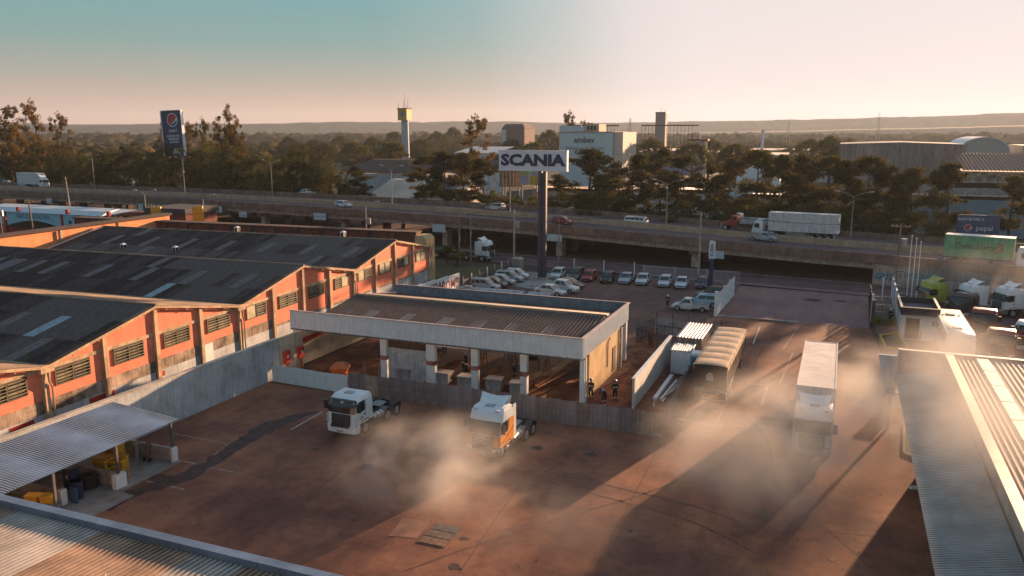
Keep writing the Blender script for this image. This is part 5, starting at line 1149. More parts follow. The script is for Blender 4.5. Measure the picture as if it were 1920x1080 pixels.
while n_ < 150:
    Y = random.uniform(195, 620); a = R(random.uniform(-57, 16)); X = math.tan(a)*Y
    if any(p-6 < X < q+6 and c-14 < Y < d_+6 for p, q, c, d_ in BOX): continue
    if -160 < X < -60 and Y < 230: continue
    n_ += 1; k_ = random.choice(('broad','broad','umbrella','euc')); tree(k_, X, Y, random.uniform(7, 13), {'broad':'rounded','umbrella':'flat topped','euc':'airy'}[k_]+' tree scattered on the '+('near' if Y < 330 else 'middle' if Y < 480 else 'far')+' plain, '+where(X, Y), wg, random.uniform(.8,1.15))
# far forest: nobody could count it, one mass of uneven crowns
def blob_mesh():
    import bmesh
    bm = bmesh.new(); bmesh.ops.create_icosphere(bm, subdivisions=2, radius=1); v = np.array([p.co[:] for p in bm.verts]); f = np.array([[q.index for q in p.verts] for p in bm.faces], dtype=np.int32); bm.free(); return v, f
bv, bf = blob_mesh()
def forest(name, n, r0, r1, a0, a1, s0, s1, m_, zf=lambda a, r: 0):
    V = np.empty((n, len(bv), 3)); 
    u = rng.random(n); rad = (r0**2+(r1**2-r0**2)*u)**.5; ang_ = a0+(a1-a0)*rng.random(n); keep = np.ones(n, bool)
    for i in range(n):
        jit = 1+.38*rng.normal(size=(len(bv), 1)); s_ = s0+(s1-s0)*rng.random(); X = rad[i]*math.sin(ang_[i]); Y = rad[i]*math.cos(ang_[i])
        V[i] = bv*jit.clip(.45, 1.6)*np.array([s_*1.25, s_*1.25, s_*.85])+np.array([X, Y, s_*.5+zf(ang_[i], rad[i])])
    F = (bf[None]+(np.arange(n)*len(bv))[:, None, None]).reshape(-1, 3)
    me = bpy.data.meshes.new(name); me.vertices.add(n*len(bv)); me.vertices.foreach_set('co', V.reshape(-1)); k = len(F); me.loops.add(k*3); me.polygons.add(k)
    me.loops.foreach_set('vertex_index', F.reshape(-1).astype(np.int32)); me.polygons.foreach_set('loop_start', np.arange(0, k*3, 3, dtype=np.int32)); me.materials.append(m_); me.update(); me.validate()
    return link(name, me, kind='stuff')
far_l = leaf_mat('far_canopy', (.045,.038,.016), (.09,.065,.022))
forest('far_forest', 2600, 520, 1300, R(-62), R(20), 4, 8, far_l)
forest('far_forest', 2600, 1200, 2400, R(-62), R(20), 7, 13, far_l)
# palms and shrubs
def palm(x, y, h_, label, group):
    t = thing('palm', label, 'palm', (x, y, 0), random.uniform(0, 90), group); MB().tube((0,0,0), (.15,0,h_*.62), .16, .12, 8).build('trunk', bark, t)
    b = MB()
    for k in range(18):
        a = k*2.4; L_ = h_*random.uniform(.42,.6); up = random.uniform(.15,.9); prev = None
        for q in range(7):
            s_ = q/6; c = Vector((.15+math.cos(a)*L_*s_, math.sin(a)*L_*s_, h_*.62+L_*(up*s_-1.0*s_*s_*(.6+.3*up)))); w_ = .34*math.sin(math.pi*(.12+.85*s_)); sd_ = Vector((-math.sin(a), math.cos(a), 0))*w_; cur = (c+sd_-Vector((0,0,w_*.5)), c, c-sd_-Vector((0,0,w_*.5)))
            if prev: b.face([prev[0], cur[0], cur[1], prev[1]]); b.face([prev[1], cur[1], cur[2], prev[2]])
            prev = cur
    b.build('fronds', palm_l, t)
palm(*(-59.77, 118.56), 4.4, 'palm on the grass beside the ochre end pier of the brick range', 'palms on the roadside grass'); palm(*(-57.34, 117.21), 3.2, 'small palm on the grass right of the larger palm', 'palms on the roadside grass')
def shrub(x, y, r_, label, m_=None, group=None):
    t = thing('shrub', label, 'shrub', (x, y, .05), 0, group); random.seed(int(abs(x*31+y)))
    C = [(random.gauss(0,r_*.4), random.gauss(0,r_*.4), abs(random.gauss(r_*.4,r_*.25))) for _ in range(14)]
    link('foliage', leaves_mesh('foliage', C, np.array([[r_*.45]]*14), 60, r_*.13, m_ or palm_l, .8, 1.6), t)
    b = MB(); [b.tube((0,0,0), (c[0]*.7,c[1]*.7,c[2]), .03, .015, 4) for c in C[:5]]; b.build('stem', bark, t)
ylw = leaf_mat('yellow_leaves', (.16,.14,.015), (.30,.24,.03))
for x, y, r_, lab in ((5.3,107.1,.5,'yellow green shrub at the back of the fenced garden'),(6.1,106.1,.55,'larger yellow shrub right of the back one in the fenced garden'),(4.7,99.5,.6,'spreading yellow green shrub at the front left of the fenced garden'),(6.0,99.4,.55,'yellow green shrub at the front right of the fenced garden'),(6.4,76.2,.6,'yellow shrub at the corner of the near right building')):
    shrub(x, y, r_, lab, ylw)
# ---------------------------------------------------------------- signs
navy = M('sign_navy', (.02,.03,.09), .45, var=.15); sign_w = M('sign_face_white', (.62,.66,.72), .4, var=.06); mast_m = M('mast_blue_grey', (.06,.06,.09), .45, .2, var=.2)
sg = thing('mast_sign', 'tall roadside sign reading SCANIA on a dark steel mast above the car park', 'sign', (-40.7, 112.2, 0))
MB().box(-6.85, 3.75, -.25, .45, 16.0, 18.85).build('sign_box', sign_w, sg)
for i in range(5): MB().box(-6.85+i*2.12, -6.85+(i+1)*2.12-.02, -.262, -.251, 16.03, 18.82).build('face_panel', sign_w, sg)
b = MB(); b.box(-6.9,3.8,-.3,.5,18.851,18.92); b.box(-6.9,3.8,-.3,.5,15.93,15.999); b.build('trim', white_paint, sg)
text('SCANIA', 2.2, navy, 'lettering', sg, (-1.55,-.30,17.42), (90,0,0), .02, .11, 1.27)
b = MB(); b.box(-.62,-.1,-.28,.28,0,15.93); b.box(.12,.6,-.28,.28,0,15.93); b.box(-.1,.12,-.1,.1,.3,15.7); b.build('mast', mast_m, sg); MB().box(-1.1,1.1,-.9,.9,0,.18).build('base', concrete, sg)
tm = thing('totem_sign', 'slim blue totem with a white panel at the right end of the car park', 'sign', (-16.1, 113.3, 0))
MB().box(-.28,.28,-.14,.14,0,6.6).build('post', navy, tm); MB().loft([[(-.42,-.2,4.3),(.42,-.2,4.3),(.42,.2,4.3),(-.42,.2,4.3)],[(-.42,-.2,6.4),(.42,-.2,6.4),(.42,.2,6.4),(-.42,.2,6.4)],[(-.3,-.18,6.8),(.36,-.18,6.7),(.36,.18,6.7),(-.3,.18,6.8)]]).build('panel', sign_w, tm)
text('SCANIA', .62, navy, 'lettering', tm, (.0,-.21,5.5), (90,-90,0), .004, .01, .8)
def disc(r, cx, cz, y, n=28, clip=None): return [(cx+r*math.cos(2*math.pi*i/n), y, cz+r*math.sin(2*math.pi*i/n)) for i in range(n)]
def cola_globe(t, cx, cz, r, y):
    MB().face(disc(r, cx, cz, y)[::1]).build('globe_ring', sign_w, t)
    lo = lambda u: -.55+.30*u+.42*u*u*(1 if u > 0 else .2); hi = lambda u: -.42+.52*u+.75*max(0, u)**2
    def part(nm, m_, f0, f1, yy):
        b = MB(); n = 22; k = .88
        for i in range(n):
            q = []
            for u in (k*(2*i/n-1), k*(2*(i+1)/n-1)):
                c = math.sqrt(max(0, k*k-u*u)); q.append((u, max(-c, min(c, f0(u, c))), max(-c, min(c, f1(u, c)))))
            (u0,a0,b0),(u1,a1,b1) = q; b.face([(cx+r*u0,yy,cz+r*a0),(cx+r*u1,yy,cz+r*a1),(cx+r*u1,yy,cz+r*b1),(cx+r*u0,yy,cz+r*b0)])
        b.build(nm, m_, t)
    part('red_wave', M('globe_red', (.45,.03,.03), .4), lambda u, c: min(c, hi(u)), lambda u, c: c, y-.02)
    part('blue_wave', M('globe_blue', (.03,.07,.24), .4), lambda u, c: -c, lambda u, c: lo(u), y-.02)
ps = thing('vertical_billboard', 'tall dark blue vertical billboard reading pepsi rising over the left trees', 'billboard', (-186.2, 190, 0)); ps.rotation_euler = (0, R(-1.5), 0)
MB().box(-3.9,3.9,0,.9,14.5,27.8).build('board', navy, ps); b = MB(); b.box(-3.98,-3.6,-.06,-.01,14.5,27.8); b.box(3.8,3.98,-.06,.92,14.5,27.8); b.box(-3.6,3.8,-.06,.92,27.81,27.95); b.build('white_edge', sign_w, ps)
for x in (-2.4, 2.4): MB().tube((x,.5,0),(x,.5,14.5),.35).build('post', galv, ps)
cola_globe(ps, .5, 25.1, 2.05, -.03); text('pepsi', 1.5, sign_w, 'lettering', ps, (.5,-.05,22.1), (90,0,0), .02, .0)
for s_, z in (('AQUI SE FAZ',20.4),('A PEPSI DO',19.5),('GAÚCHO',18.6)): text(s_, .85, sign_w, 'lettering', ps, (.4,-.05,z), (90,0,0), .02, .02)
MB().face([(-.9,-.03,14.6),(3.0,-.03,14.6),(1.7,-.03,16.7),(.4,-.03,16.7)]).build('white_figure', sign_w, ps)
p2 = thing('wide_billboard', 'wide dark blue billboard reading pepsi behind the green box truck', 'billboard', (22.0, 158, 0))
pn2 = M('billboard_blue', (.06,.09,.17), .5, var=.15)
MB().box(-3.2,3.2,0,.25,3.5,7.6).build('board', pn2, p2); [MB().tube((x,.4,0),(x,.4,6),.15).build('post', galv, p2) for x in (-2.2,2.2)]
cola_globe(p2, -1.5, 5.35, .62, -.02); text('pepsi', 1.25, sign_w, 'lettering', p2, (.95,-.03,5.35), (90,0,0), .01); text('AQUI SE FAZ A', .6, sign_w, 'lettering', p2, (-1.2,-.03,6.85), (90,0,0), .01, .01); text('DO GAÚCHO', .6, sign_w, 'lettering', p2, (1.5,-.03,3.95), (90,0,0), .01, .01)
bb = thing('slatted_billboard', 'back of a brown slatted billboard on stilts left of the tall sign mast', 'billboard', (-75.2,185,0), 14)
for i in range(7): MB().box(-3.0+i*.86,-3.0+i*.86+.8,0,.15,8.3,13.0).build('board', M('billboard_plank', (.34,.21,.13), .8, var=.3), bb)
b = MB(); b.bar((-3,-.1,10.6),(3,-.1,10.9),.15,.2); b.bar((-3,-.1,12),(3,-.1,12.2),.15,.2); b.build('batten', wood, bb)
for x in (-2.2,-1.6,1.8): MB().tube((x,.3,0),(x,.3,8.3),.16).build('post', galv, bb)
b2 = thing('poster_billboard', 'billboard with a green, white and yellow poster left of the tall sign mast', 'billboard', (-70.2,184,0), 12)
for x0, z0, c in ((-2.3,11.2,(.35,.40,.16)),(0,11.2,(.45,.40,.38)),(-2.3,9.0,(.40,.37,.45)),(0,9.0,(.60,.36,.05))): MB().box(x0+.01,x0+2.29,0,.12,z0+.01,z0+2.19).build('poster_sheet', M('poster_%d_%d' % (x0*10, z0), c, .5, var=.2), b2)
for x in (-1.8,1.8): MB().tube((x,.3,0),(x,.3,11),.16).build('post', galv, b2)
# ---------------------------------------------------------------- street lamps and poles
pole_m = M('lamp_pole', (.30,.27,.25), .6, .3, var=.25); wpole = M('timber_pole', (.24,.17,.12), .85, var=.3); cpole = M('concrete_pole', (.36,.32,.29), .8, var=.25)
def lamp(x, y, h_, z, label, arms=2, group=None, L_=2.2, rz=0):
    t = thing('street_lamp', label, 'street lamp', (x, y, z), rz, group); MB().tube((0,0,0),(0,0,h_),.14,.07,8).build('pole', pole_m, t)
    for s_ in ((-1,1) if arms == 2 else (1,)):
        MB().path([(0,0,h_-.1),(s_*L_*.5,0,h_+.5),(s_*L_,0,h_+.75)], .05).build('arm', pole_m, t)
        MB().loft([[(s_*(L_-.05),-.13,h_+.66),(s_*(L_-.05),.13,h_+.66),(s_*(L_-.05),.13,h_+.84),(s_*(L_-.05),-.13,h_+.84)],[(s_*(L_+.75),-.1,h_+.78),(s_*(L_+.75),.1,h_+.78),(s_*(L_+.75),.1,h_+.92),(s_*(L_+.75),-.1,h_+.92)]]).build('lamp_head', galv, t)
def median(px): 
    i = min(range(len(path)), key=lambda q: abs(path[q].x-px)); p, n_, t_ = frame(i); q = p+n_*13; return q.x, q.y, p.z-.4
for X, top, lab in ((-186,15.6,'twin armed street lamp on the median left of the vertical billboard'),(-154,15.5,'twin armed street lamp on the median in front of the vertical billboard'),(-123,15.2,'twin armed street lamp on the median above the dark rounded trees'),
    (-92,14.6,'twin armed street lamp on the median in front of the cream warehouse'),(-62,14.2,'twin armed street lamp on the median left of the tall sign mast'),(-29,13.3,'twin armed street lamp on the median right of the white minibus'),(-.4,12.3,'twin armed street lamp on the median right of the white trailer truck')):
    x, y, z = median(X); lamp(x, y, top-z-.8, z, lab, 2, 'twin lamps on the viaduct median', rz=-7)
for x, y, h_, lab, arms in ((-130.4,124,9.3,'twin armed street lamp behind the blue filling station','2'),(-115,123.5,8.8,'leaning street lamp right of the tall yellow panel','1'),(-78.5,124,8.6,'single armed street lamp above the brick parapet','1'),(-57,122,9.0,'single armed street lamp left of the white tractor on the street','1'),(-41.3,121.5,9.0,'single armed street lamp just right of the tall sign mast','1')):
    lamp(x, y, h_, 0, lab, int(arms), None, 1.6, 20)
def utility(x, y, h_, label, m_=cpole, arms=1, tr=False, lean=0, group='utility poles'):
    t = thing('utility_pole', label, 'utility pole', (x, y, 0), 0, group); t.rotation_euler = (0, R(lean), 0); MB().tube((0,0,0),(0,0,h_),.19,.12,8).build('pole', m_, t)
    for k in range(arms):
        z = h_-.35-k*.8; MB().bar((-1.15,0,z),(1.15,0,z),.1,.12).build('crossarm', wood, t)
        for q in (-1.05,-.5,.5,1.05): MB().tube((q,0,z+.05),(q,0,z+.28),.05,.03,6).build('insulator', galv, t)
    if tr: MB().tube((.55,0,h_-2.9),(.55,0,h_-1.9),.38,n=12).build('transformer', galv, t)
    return t
utility(-151.2,124,12.3,'pale leaning pole left of the box truck on the viaduct',cpole,0,False,-4); utility(-138.2,105,9.3,'timber pole with a crossarm in front of the blue filling station',wpole,1,False,-4); utility(-139.6,100,9.6,'timber pole at the left edge beside the filling station',wpole,1,True,-4)
utility(-47.4,117.6,9.6,'pole with a round transformer at the corner of the car park',cpole,0,True); utility(-18.6,118.2,10.2,'slim concrete pole left of the totem',cpole,1); utility(7.4,116.2,9.8,'pole with crossarm and transformer at the head of the white wall',wpole,1,True)
utility(-77.6,122.5,8.5,'pole with a small transformer behind the brick parapet',cpole,0,True); utility(-57.6,118.8,8.6,'timber pole at the edge of the roadside grass',wpole,1)
wr = M('cable', (.05,.045,.045), .7)
def wire(p, q, sag, label='overhead cable sagging between the utility poles by the street'):
    b = MB(); pts = [Vector(p).lerp(Vector(q), i/10)-Vector((0,0,sag*4*(i/10)*(1-i/10))) for i in range(11)]; b.path(pts, .022, 4); o = b.build('overhead_cable', wr); o['label'] = label; o['category'] = 'cable'; o['group'] = 'overhead cables'
for dx in (-.5,.5): wire((-18.6+dx,118.2,10.1),(7.4+dx,116.2,9.7),.6); wire((-57.6+dx,118.8,8.5),(-18.6+dx,118.2,10.1),.9)
wire((-138.2,105,9.2),(-57.6,118.8,8.5),1.5)
# flagpoles
for x, y, h_, lab in ((9.0,118.4,8.0,'white flagpole, left and tallest of the three by the lime truck'),(9.4,116.4,7.9,'white flagpole in the middle of the three by the lime truck'),(9.8,114.6,7.7,'white flagpole on the right of the three by the lime truck')):
    t = thing('flagpole', lab, 'flagpole', (x, y, 0), 0, 'three flagpoles'); MB().tube((0,0,0),(0,0,h_),.08,.045,8).build('pole', white_paint, t); MB().tube((0,0,h_),(0,0,h_+.18),.09,.09,8).build('finial', white_paint, t)
# ---------------------------------------------------------------- car park fences, gate, gatehouse
lil = M('fence_white', (.52,.50,.54), .6, var=.15)
def railing(t, p, q, h_, m_=lil, step=.16, seg=2.5, bar=.028, nm='railing_panel', top=True):
    p = Vector((*p,0)); q = Vector((*q,0)); L_ = (q-p).length; n = max(1, round(L_/seg)); d = (q-p)/n; u = d.normalized(); w_ = d.length
    for i in range(n):
        b = MB(); k = int(w_/step)
        for j in range(k): x = (j+.5)*w_/k; b.box(x-bar/2, x+bar/2, -bar/2, bar/2, .12, h_-.02)
        b.box(0,w_,-.03,.03,.1,.15); b.box(0,w_,-.03,.03,h_-.04,h_)
        o = b.build(nm, m_, t, loc=tuple(p+d*i)); o.rotation_euler.z = math.atan2(u.y, u.x); o['kind'] = 'stuff'
        MB().box(-.05,.05,-.05,.05,0,h_+.15).build('post', m_, t, loc=tuple(p+d*i))
mesh_m = M('fence_mesh', (.20,.165,.18), .7, var=.2)
f1 = thing('street_fence', 'mesh fence with white posts between the parked cars and the street', 'fence')
railing(f1, (-46.4,117.3), (-26.6,117.3), 2.0, mesh_m, .12, 4.7); railing(f1, (-26.5,117.3), (-12.6,117.3), 2.0, lil, .16, 4.6)
for x in (-42,-37.3,-32.6,-27.9): MB().box(x-.07,x+.07,117.15,117.25,0,2.5).build('white_post', white_paint, f1)
f2 = thing('slatted_fence', 'tall white slatted fence at the right side of the car park', 'fence')
for i in range(3):
    x0, y0 = -12.75+i*.1, 96.6+i*4.4
    MB().corr((x0,y0,0.1),(.02,1,0),(0,0,1),(1,0,0),4.25,2.6,.22,.04,prof='trap').build('fence_panel', white_metal, f2); MB().box(x0-.08,x0+.08,y0-.14,y0-.02,0,2.95).build('post', white_paint, f2)
MB().box(-13.1,-12.72,96.0,96.4,0,3.0).build('gate_pillar', white_paint, f2)
f3 = thing('left_fence', 'weathered board fence along the grass on the left side of the car park', 'fence')
for i in range(7): y = 98+i*2.7; MB().box(-47.12,-47.05,y+.02,y+2.68,0,1.7).build('fence_panel', M('weathered_board', (.20,.15,.12), .85, var=.35, streak=.35), f3); MB().box(-47.04,-46.9,y-.06,y+.06,0,2.3).build('post', white_paint if i % 2 else cpole, f3)
uc = thing('meter_cabinet', 'grey concrete meter cabinet in the back left corner of the car park', 'cabinet', (-46.2,116.0,0)); MB().box(-.75,.75,-.7,.7,0,2.1).build('body', cpole, uc); MB().prism([(-.85,2.1),(.85,2.1),(.3,2.35),(-.85,2.2)],1,-.8,.8).build('roof', concrete, uc); MB().box(-.6,.5,-.72,-.701,.2,1.9).build('door', galv, uc)
f4 = thing('garden_fence', 'dark barred railing round the small garden by the sliding gate', 'fence'); railing(f4, (4.2,99.6), (4.2,111.5), 2.4, black_pl, .2, 4); railing(f4, (4.3,99.6), (6.9,99.9), 2.2, lil, .2, 2.7); railing(f4, (4.3,105.4), (6.9,105.9), 2.0, lil, .18, 2.7); MB().box(4.0,4.35,97.2,97.6,0,3.1).build('gate_pillar', black_pl, f4)
MB().box(4.02,4.2,99.2,99.5,.2,3.4).build('white_post', white_paint, f4); MB().box(5.7,5.85,113.6,113.75,0,3.0).build('white_post', white_paint, f4)
sheet('lawn_strip', [(4.4,97.8),(6.8,98.0),(6.9,105.8),(4.3,105.3)], .03, grass_m)
w2 = thing('gate_wall', 'white panel wall running from the gatehouse to the street', 'wall')
for i in range(5): y0 = 97.2+i*3.9; MB().box(6.95,7.1,y0+.1,y0+3.85,0,2.7+.0*i).build('wall_panel', white_paint, w2); MB().box(6.9,7.15,y0-.09,y0+.09,0,3.0).build('pillar', M('pillar_blue_grey',(.2,.24,.3),.6), w2)
railing(thing('lot_fence', 'lilac barred railing along the street side of the right lot', 'fence'), (7.4,119.3), (30,113.5), 2.3, lil, .18, 3.8)
gh = thing('gatehouse', 'small gatehouse with a dark flat parapet roof and a white front', 'gatehouse')
MB().box(6.9,10.1,92.6,97.0,0,2.7).build('wall', white_paint, gh); b = MB(); b.box(6.6,10.3,92.2,92.4,2.7,3.5); b.box(6.6,6.8,92.4,98.6,2.7,3.5); b.box(10.1,10.3,92.4,98.6,2.7,3.5); b.box(6.8,10.1,98.4,98.6,2.7,3.5); b.build('parapet', M('dark_fascia', (.06,.045,.045), .7), gh)
MB().box(6.81,10.09,92.41,98.39,2.71,2.85).build('roof', M('roof_membrane', (.12,.12,.13), .8), gh); b = MB(); b.box(6.55,10.35,92.15,92.35,3.501,3.55); b.box(6.55,6.8,92.351,98.6,3.501,3.55); b.box(10.1,10.35,92.351,98.6,3.501,3.55); b.build('capping', cap_m, gh)
MB().box(7.2,8.5,92.57,92.59,.1,2.3).build('opening', void_m, gh); MB().box(8.55,8.75,92.5,92.59,.1,1.1).build('counter', galv, gh); MB().box(9.7,9.85,92.5,92.6,1.6,2.2).build('intercom', black_pl, gh); b = MB(); b.box(7.1,7.19,92.5,92.59,0,2.4); b.box(7.191,8.6,92.5,92.59,2.31,2.4); b.build('door_frame', cap_m, gh)
# ---------------------------------------------------------------- yard and site items
ct = thing('site_container', 'ribbed metal site container with a sunlit corrugated roof beside the grain trailer', 'container', (-13.35,74.5,0))
cont_m = M('container_dull', (.38,.31,.27), .6, .1, var=.3, streak=.3)
MB().corr((0,0,.15),(1,0,0),(0,0,1),(0,-1,0),2.1,2.4,.3,.05,prof='trap').build('front', cont_m, ct); MB().corr((2.1,0,.15),(0,1,0),(0,0,1),(1,0,0),6,2.4,.3,.05,prof='trap').build('side', cont_m, ct); MB().corr((0,6,.15),(0,-1,0),(0,0,1),(-1,0,0),6,2.4,.3,.05,prof='trap').build('side', cont_m, ct)
MB().corr((-.15,-.15,2.58),(1,0,0),(0,1,0),(0,0,1),2.4,6.3,.3,.08,prof='trap').build('roof', M('bright_zinc',(.60,.55,.52),.3,.5,var=.15), ct); MB().box(0,2.1,.02,5.98,.0,.15).build('base', black_pl, ct)
c2 = thing('tool_cabin', 'small white ribbed cabin with a bluish roof left of the blue portable toilet', 'cabin', (-13.3,71.0,0))
MB().corr((0,0,.1),(1,0,0),(0,0,1),(0,-1,0),1.75,2.1,.22,.04,prof='trap').build('front', white_metal, c2); MB().corr((1.75,0,.1),(0,1,0),(0,0,1),(1,0,0),1.9,2.1,.22,.04,prof='trap').build('side', white_metal, c2); MB().box(.02,1.73,.02,1.9,0,2.1).build('body', white_metal, c2)
MB().corr((-.1,-.12,2.22),(1,0,0),(0,1,.06),(0,0,1),1.95,2.1,.22,.05,prof='trap').build('roof', M('pale_blue_roof',(.36,.47,.52),.4), c2)
tl = thing('portable_toilet', 'bright blue portable toilet with a pale roof behind the side hoarding', 'toilet', (-11.4,70.0,0))
tb_ = M('toilet_blue',(.05,.33,.50),.5,var=.1); MB().box(0,.01+1.05,0,1.1,.1,2.1).build('cabin', tb_, tl); MB().box(.12,.92,-.03,-.001,.2,1.95).build('door', M('toilet_blue_dark',(.04,.26,.42),.5), tl); MB().prism([(-.05,2.1),(1.1,2.1),(1.0,2.3),(.5,2.38),(.05,2.3)],1,-.05,1.15).build('roof', white_paint, tl); MB().box(0,1.05,0,1.1,0,.1).build('base', black_pl, tl)
bp = thing('beam', '', 'beam'); bpy.data.objects.remove(bp)
for i, (x0,y0,x1,y1,z,w_,h_) in enumerate(((-12.9,62.6,-12.9,69.6,.05,.32,.3),(-12.5,63.0,-12.3,68.8,.04,.14,.14),(-12.25,62.4,-12.0,70.0,.04,.14,.14),(-12.0,64.2,-11.75,70.6,.04,.12,.12),(-12.6,61.0,-13.2,63.4,.04,.09,.09),(-12.3,63.5,-11.6,66.4,.22,.1,.1))):
    b = MB(); b.bar((x0,y0,z+h_/2),(x1,y1,z+h_/2),w_,h_); o = b.build('steel_beam', white_metal if i < 2 else steel)
    o['label'] = ('wide white steel section lying between the screen wall and the side hoarding','slim white steel section beside the wide white one','long grey steel bar in the pile by the side hoarding','grey steel bar closest to the side hoarding','short grey bar sticking out of the near end of the pile','short grey bar lying across the pile')[i]; o['category'] = 'steel beam'; o['group'] = 'steel sections piled by the side hoarding'
rf_ = thing('rusty_frame', 'rusty scaffold frame standing at the back right of the building site', 'scaffold', (-17.6,79.4,0), -15)
b = MB()
for x in (-.9,.9): b.tube((x,0,0),(x,0,1.8),.04); b.tube((x,1,0),(x,1,1.8),.04); b.tube((x,0,1.7),(x,1,1.7),.035)
b.tube((-.9,0,1.75),(.9,0,1.75),.035); b.tube((-.9,0,.2),(.9,0,1.7),.03); b.tube((-.9,1,1.75),(.9,1,1.75),.035); b.build('frame', rust, rf_); MB().box(.5,1.0,-.3,-.25,.1,1.7).build('panel', rust, rf_)
def trestle(x, y, rz, lab, h_=1.3):
    t = thing('trestle', lab, 'trestle', (x,y,.06), rz, 'trestles on the site slab')
    for s_ in (-.35,.35): MB().path([(-.3,s_,0),(0,s_,h_),(.3,s_,0)],.035,5).build('leg', rust, t)
    MB().bar((0,-.4,h_),(0,.4,h_),.06,.06).build('top_rail', rust, t); MB().bar((-.18,-.35,.5),(-.18,.35,.5),.04,.04).build('stretcher', rust, t)
trestle(-27.1,67.2,30,'rusty trestle behind the third white column',1.9); trestle(-30.2,67.0,-20,'rusty trestle leaning beside the red trench, left of the third column',1.7); trestle(-23.6,66.6,0,'rusty trestle on the slab nearest the dark soil area',1.4); trestle(-28.6,69.5,60,'low rusty trestle at the middle of the slab',1.0)
wb_ = thing('workbench', 'wooden workbench behind the fourth white column', 'workbench', (-25.4,67.0,.06), 15); MB().box(-.9,.9,-.4,.4,.95,1.02).build('top', wood, wb_); MB().box(-.2,.7,-.3,.3,1.021,1.5).build('crate', black_pl, wb_)
for x in (-.8,.8):
    for y in (-.3,.3): MB().box(x-.04,x+.04,y-.04,y+.04,0,.95).build('leg', wood, wb_)
for i, (x, y) in enumerate(((-34.7,60.0+.4),(-31.0,60.6),(-28.7,60.3),(-26.2,60.6),(-23.9,60.3))):
    t = thing('concrete_block', 'pale concrete footing box, '+('leftmost, in front of the white sheet wall','beside the wide second column','between the second and third columns','right of the third column','just left of the fourth column')[i], 'concrete block', (x,y,0), 4*i-6, 'footing boxes behind the hoarding')
    MB().box(-.65,.65,-.5,.5,0,1.0).build('body', M('footing_grey',(.34,.31,.29),.9,var=.3,fine=.1), t); MB().box(-.7,.7,-.55,.55,1.0,1.08).build('lid', M('footing_lid',(.40,.37,.35),.8,var=.2), t)
for i, (x0,y0,x1,y1) in enumerate(((-31.9,61.4,-31.0,66.8),(-27.8,61.4,-26.6,66.2),(-33.0,63,-31.2,64),(-22.8,61.5,-22.2,66.8),(-22.5,61.2,-21.6,66.2),(-29.9,62.2,-28.6,66.8))):
    b = MB(); b.bar((x0,y0,.45),(x1,y1,.5),.2,.05); o = b.build('plank', M('orange_timber',(.42,.16,.07),.8,var=.3)); o['label'] = ('timber plank over the trench right of the second column','timber plank over the trench right of the third column','short timber plank across the trench beside the second column','timber plank along the slab edge by the fourth column','outer timber plank at the slab edge by the dark soil','timber plank on the soil heap between two columns')[i]; o['category'] = 'plank'; o['group'] = 'timber planks on the site'
or_ = thing('orange_mixer', 'small orange machine behind the white left end of the hoarding', 'machine', (-39.5,57.4,0), 20); om_ = M('machine_orange',(.60,.14,.04),.5)
MB().loft([[(-.5,-.4,.9),(.5,-.4,.9),(.5,.4,.9),(-.5,.4,.9)],[(-.8,-.6,1.4),(.8,-.6,1.4),(.8,.6,1.4),(-.8,.6,1.4)],[(-.4,-.3,1.8),(.4,-.3,1.8),(.4,.3,1.8),(-.4,.3,1.8)]]).build('drum', om_, or_); MB().box(-.7,.7,-.3,.3,.3,.9).build('frame', om_, or_); [MB().tube((x,-.45,.3),(x,.45,.3),.3,n=14).build('wheel', black, or_) for x in (-.4,.4)]
for i, (x, y) in enumerate(((-45.2,57.5),(-45.0,59.3))):
    t = thing('hydrant_box', 'red fire hose box on the pale wall, '+('left one' if i == 0 else 'right one, nearer the canopy'), 'hose box', (x,y,0), 0, 'red hose boxes'); MB().box(-.15,.15,-.35,.35,1.2,2.2).build('box', M('hose_box_red',(.62,.05,.03),.4), t); MB().box(.151,.17,-.12,.12,1.6,1.85).build('plate', white_paint, t); MB().box(-.05,.05,-.05,.05,0,1.19).build('stand', red_p, t)
bt = thing('storage_tank', 'long grey horizontal tank just behind the canopy building', 'tank', (-40.3,92.6,0)); MB().tube((-4.4,0,1.15),(4.4,0,1.15),.85,n=20).build('shell', galv, bt, True)
for x in (-3,0,3): MB().box(x-.15,x+.15,-.7,.7,0,.5).build('saddle', concrete, bt)
MB().box(-3.9,-2.9,-.3,.3,1.95,2.15).build('manhole', M('beige_lid',(.5,.4,.3),.6), bt); MB().tube((-4.4,-1.0,1.9),(4.4,-1.0,1.7),.06).build('pipe', rust, bt)
b3 = thing('storage_tank', 'short grey horizontal tank right of the long one, behind the canopy building', 'tank', (-33.9,92.8,0)); MB().tube((-1.5,0,1.1),(1.5,0,1.1),.85,n=20).build('shell', galv, b3, True); [MB().box(x-.12,x+.12,-.7,.7,0,.45).build('saddle', concrete, b3) for x in (-1,1)]
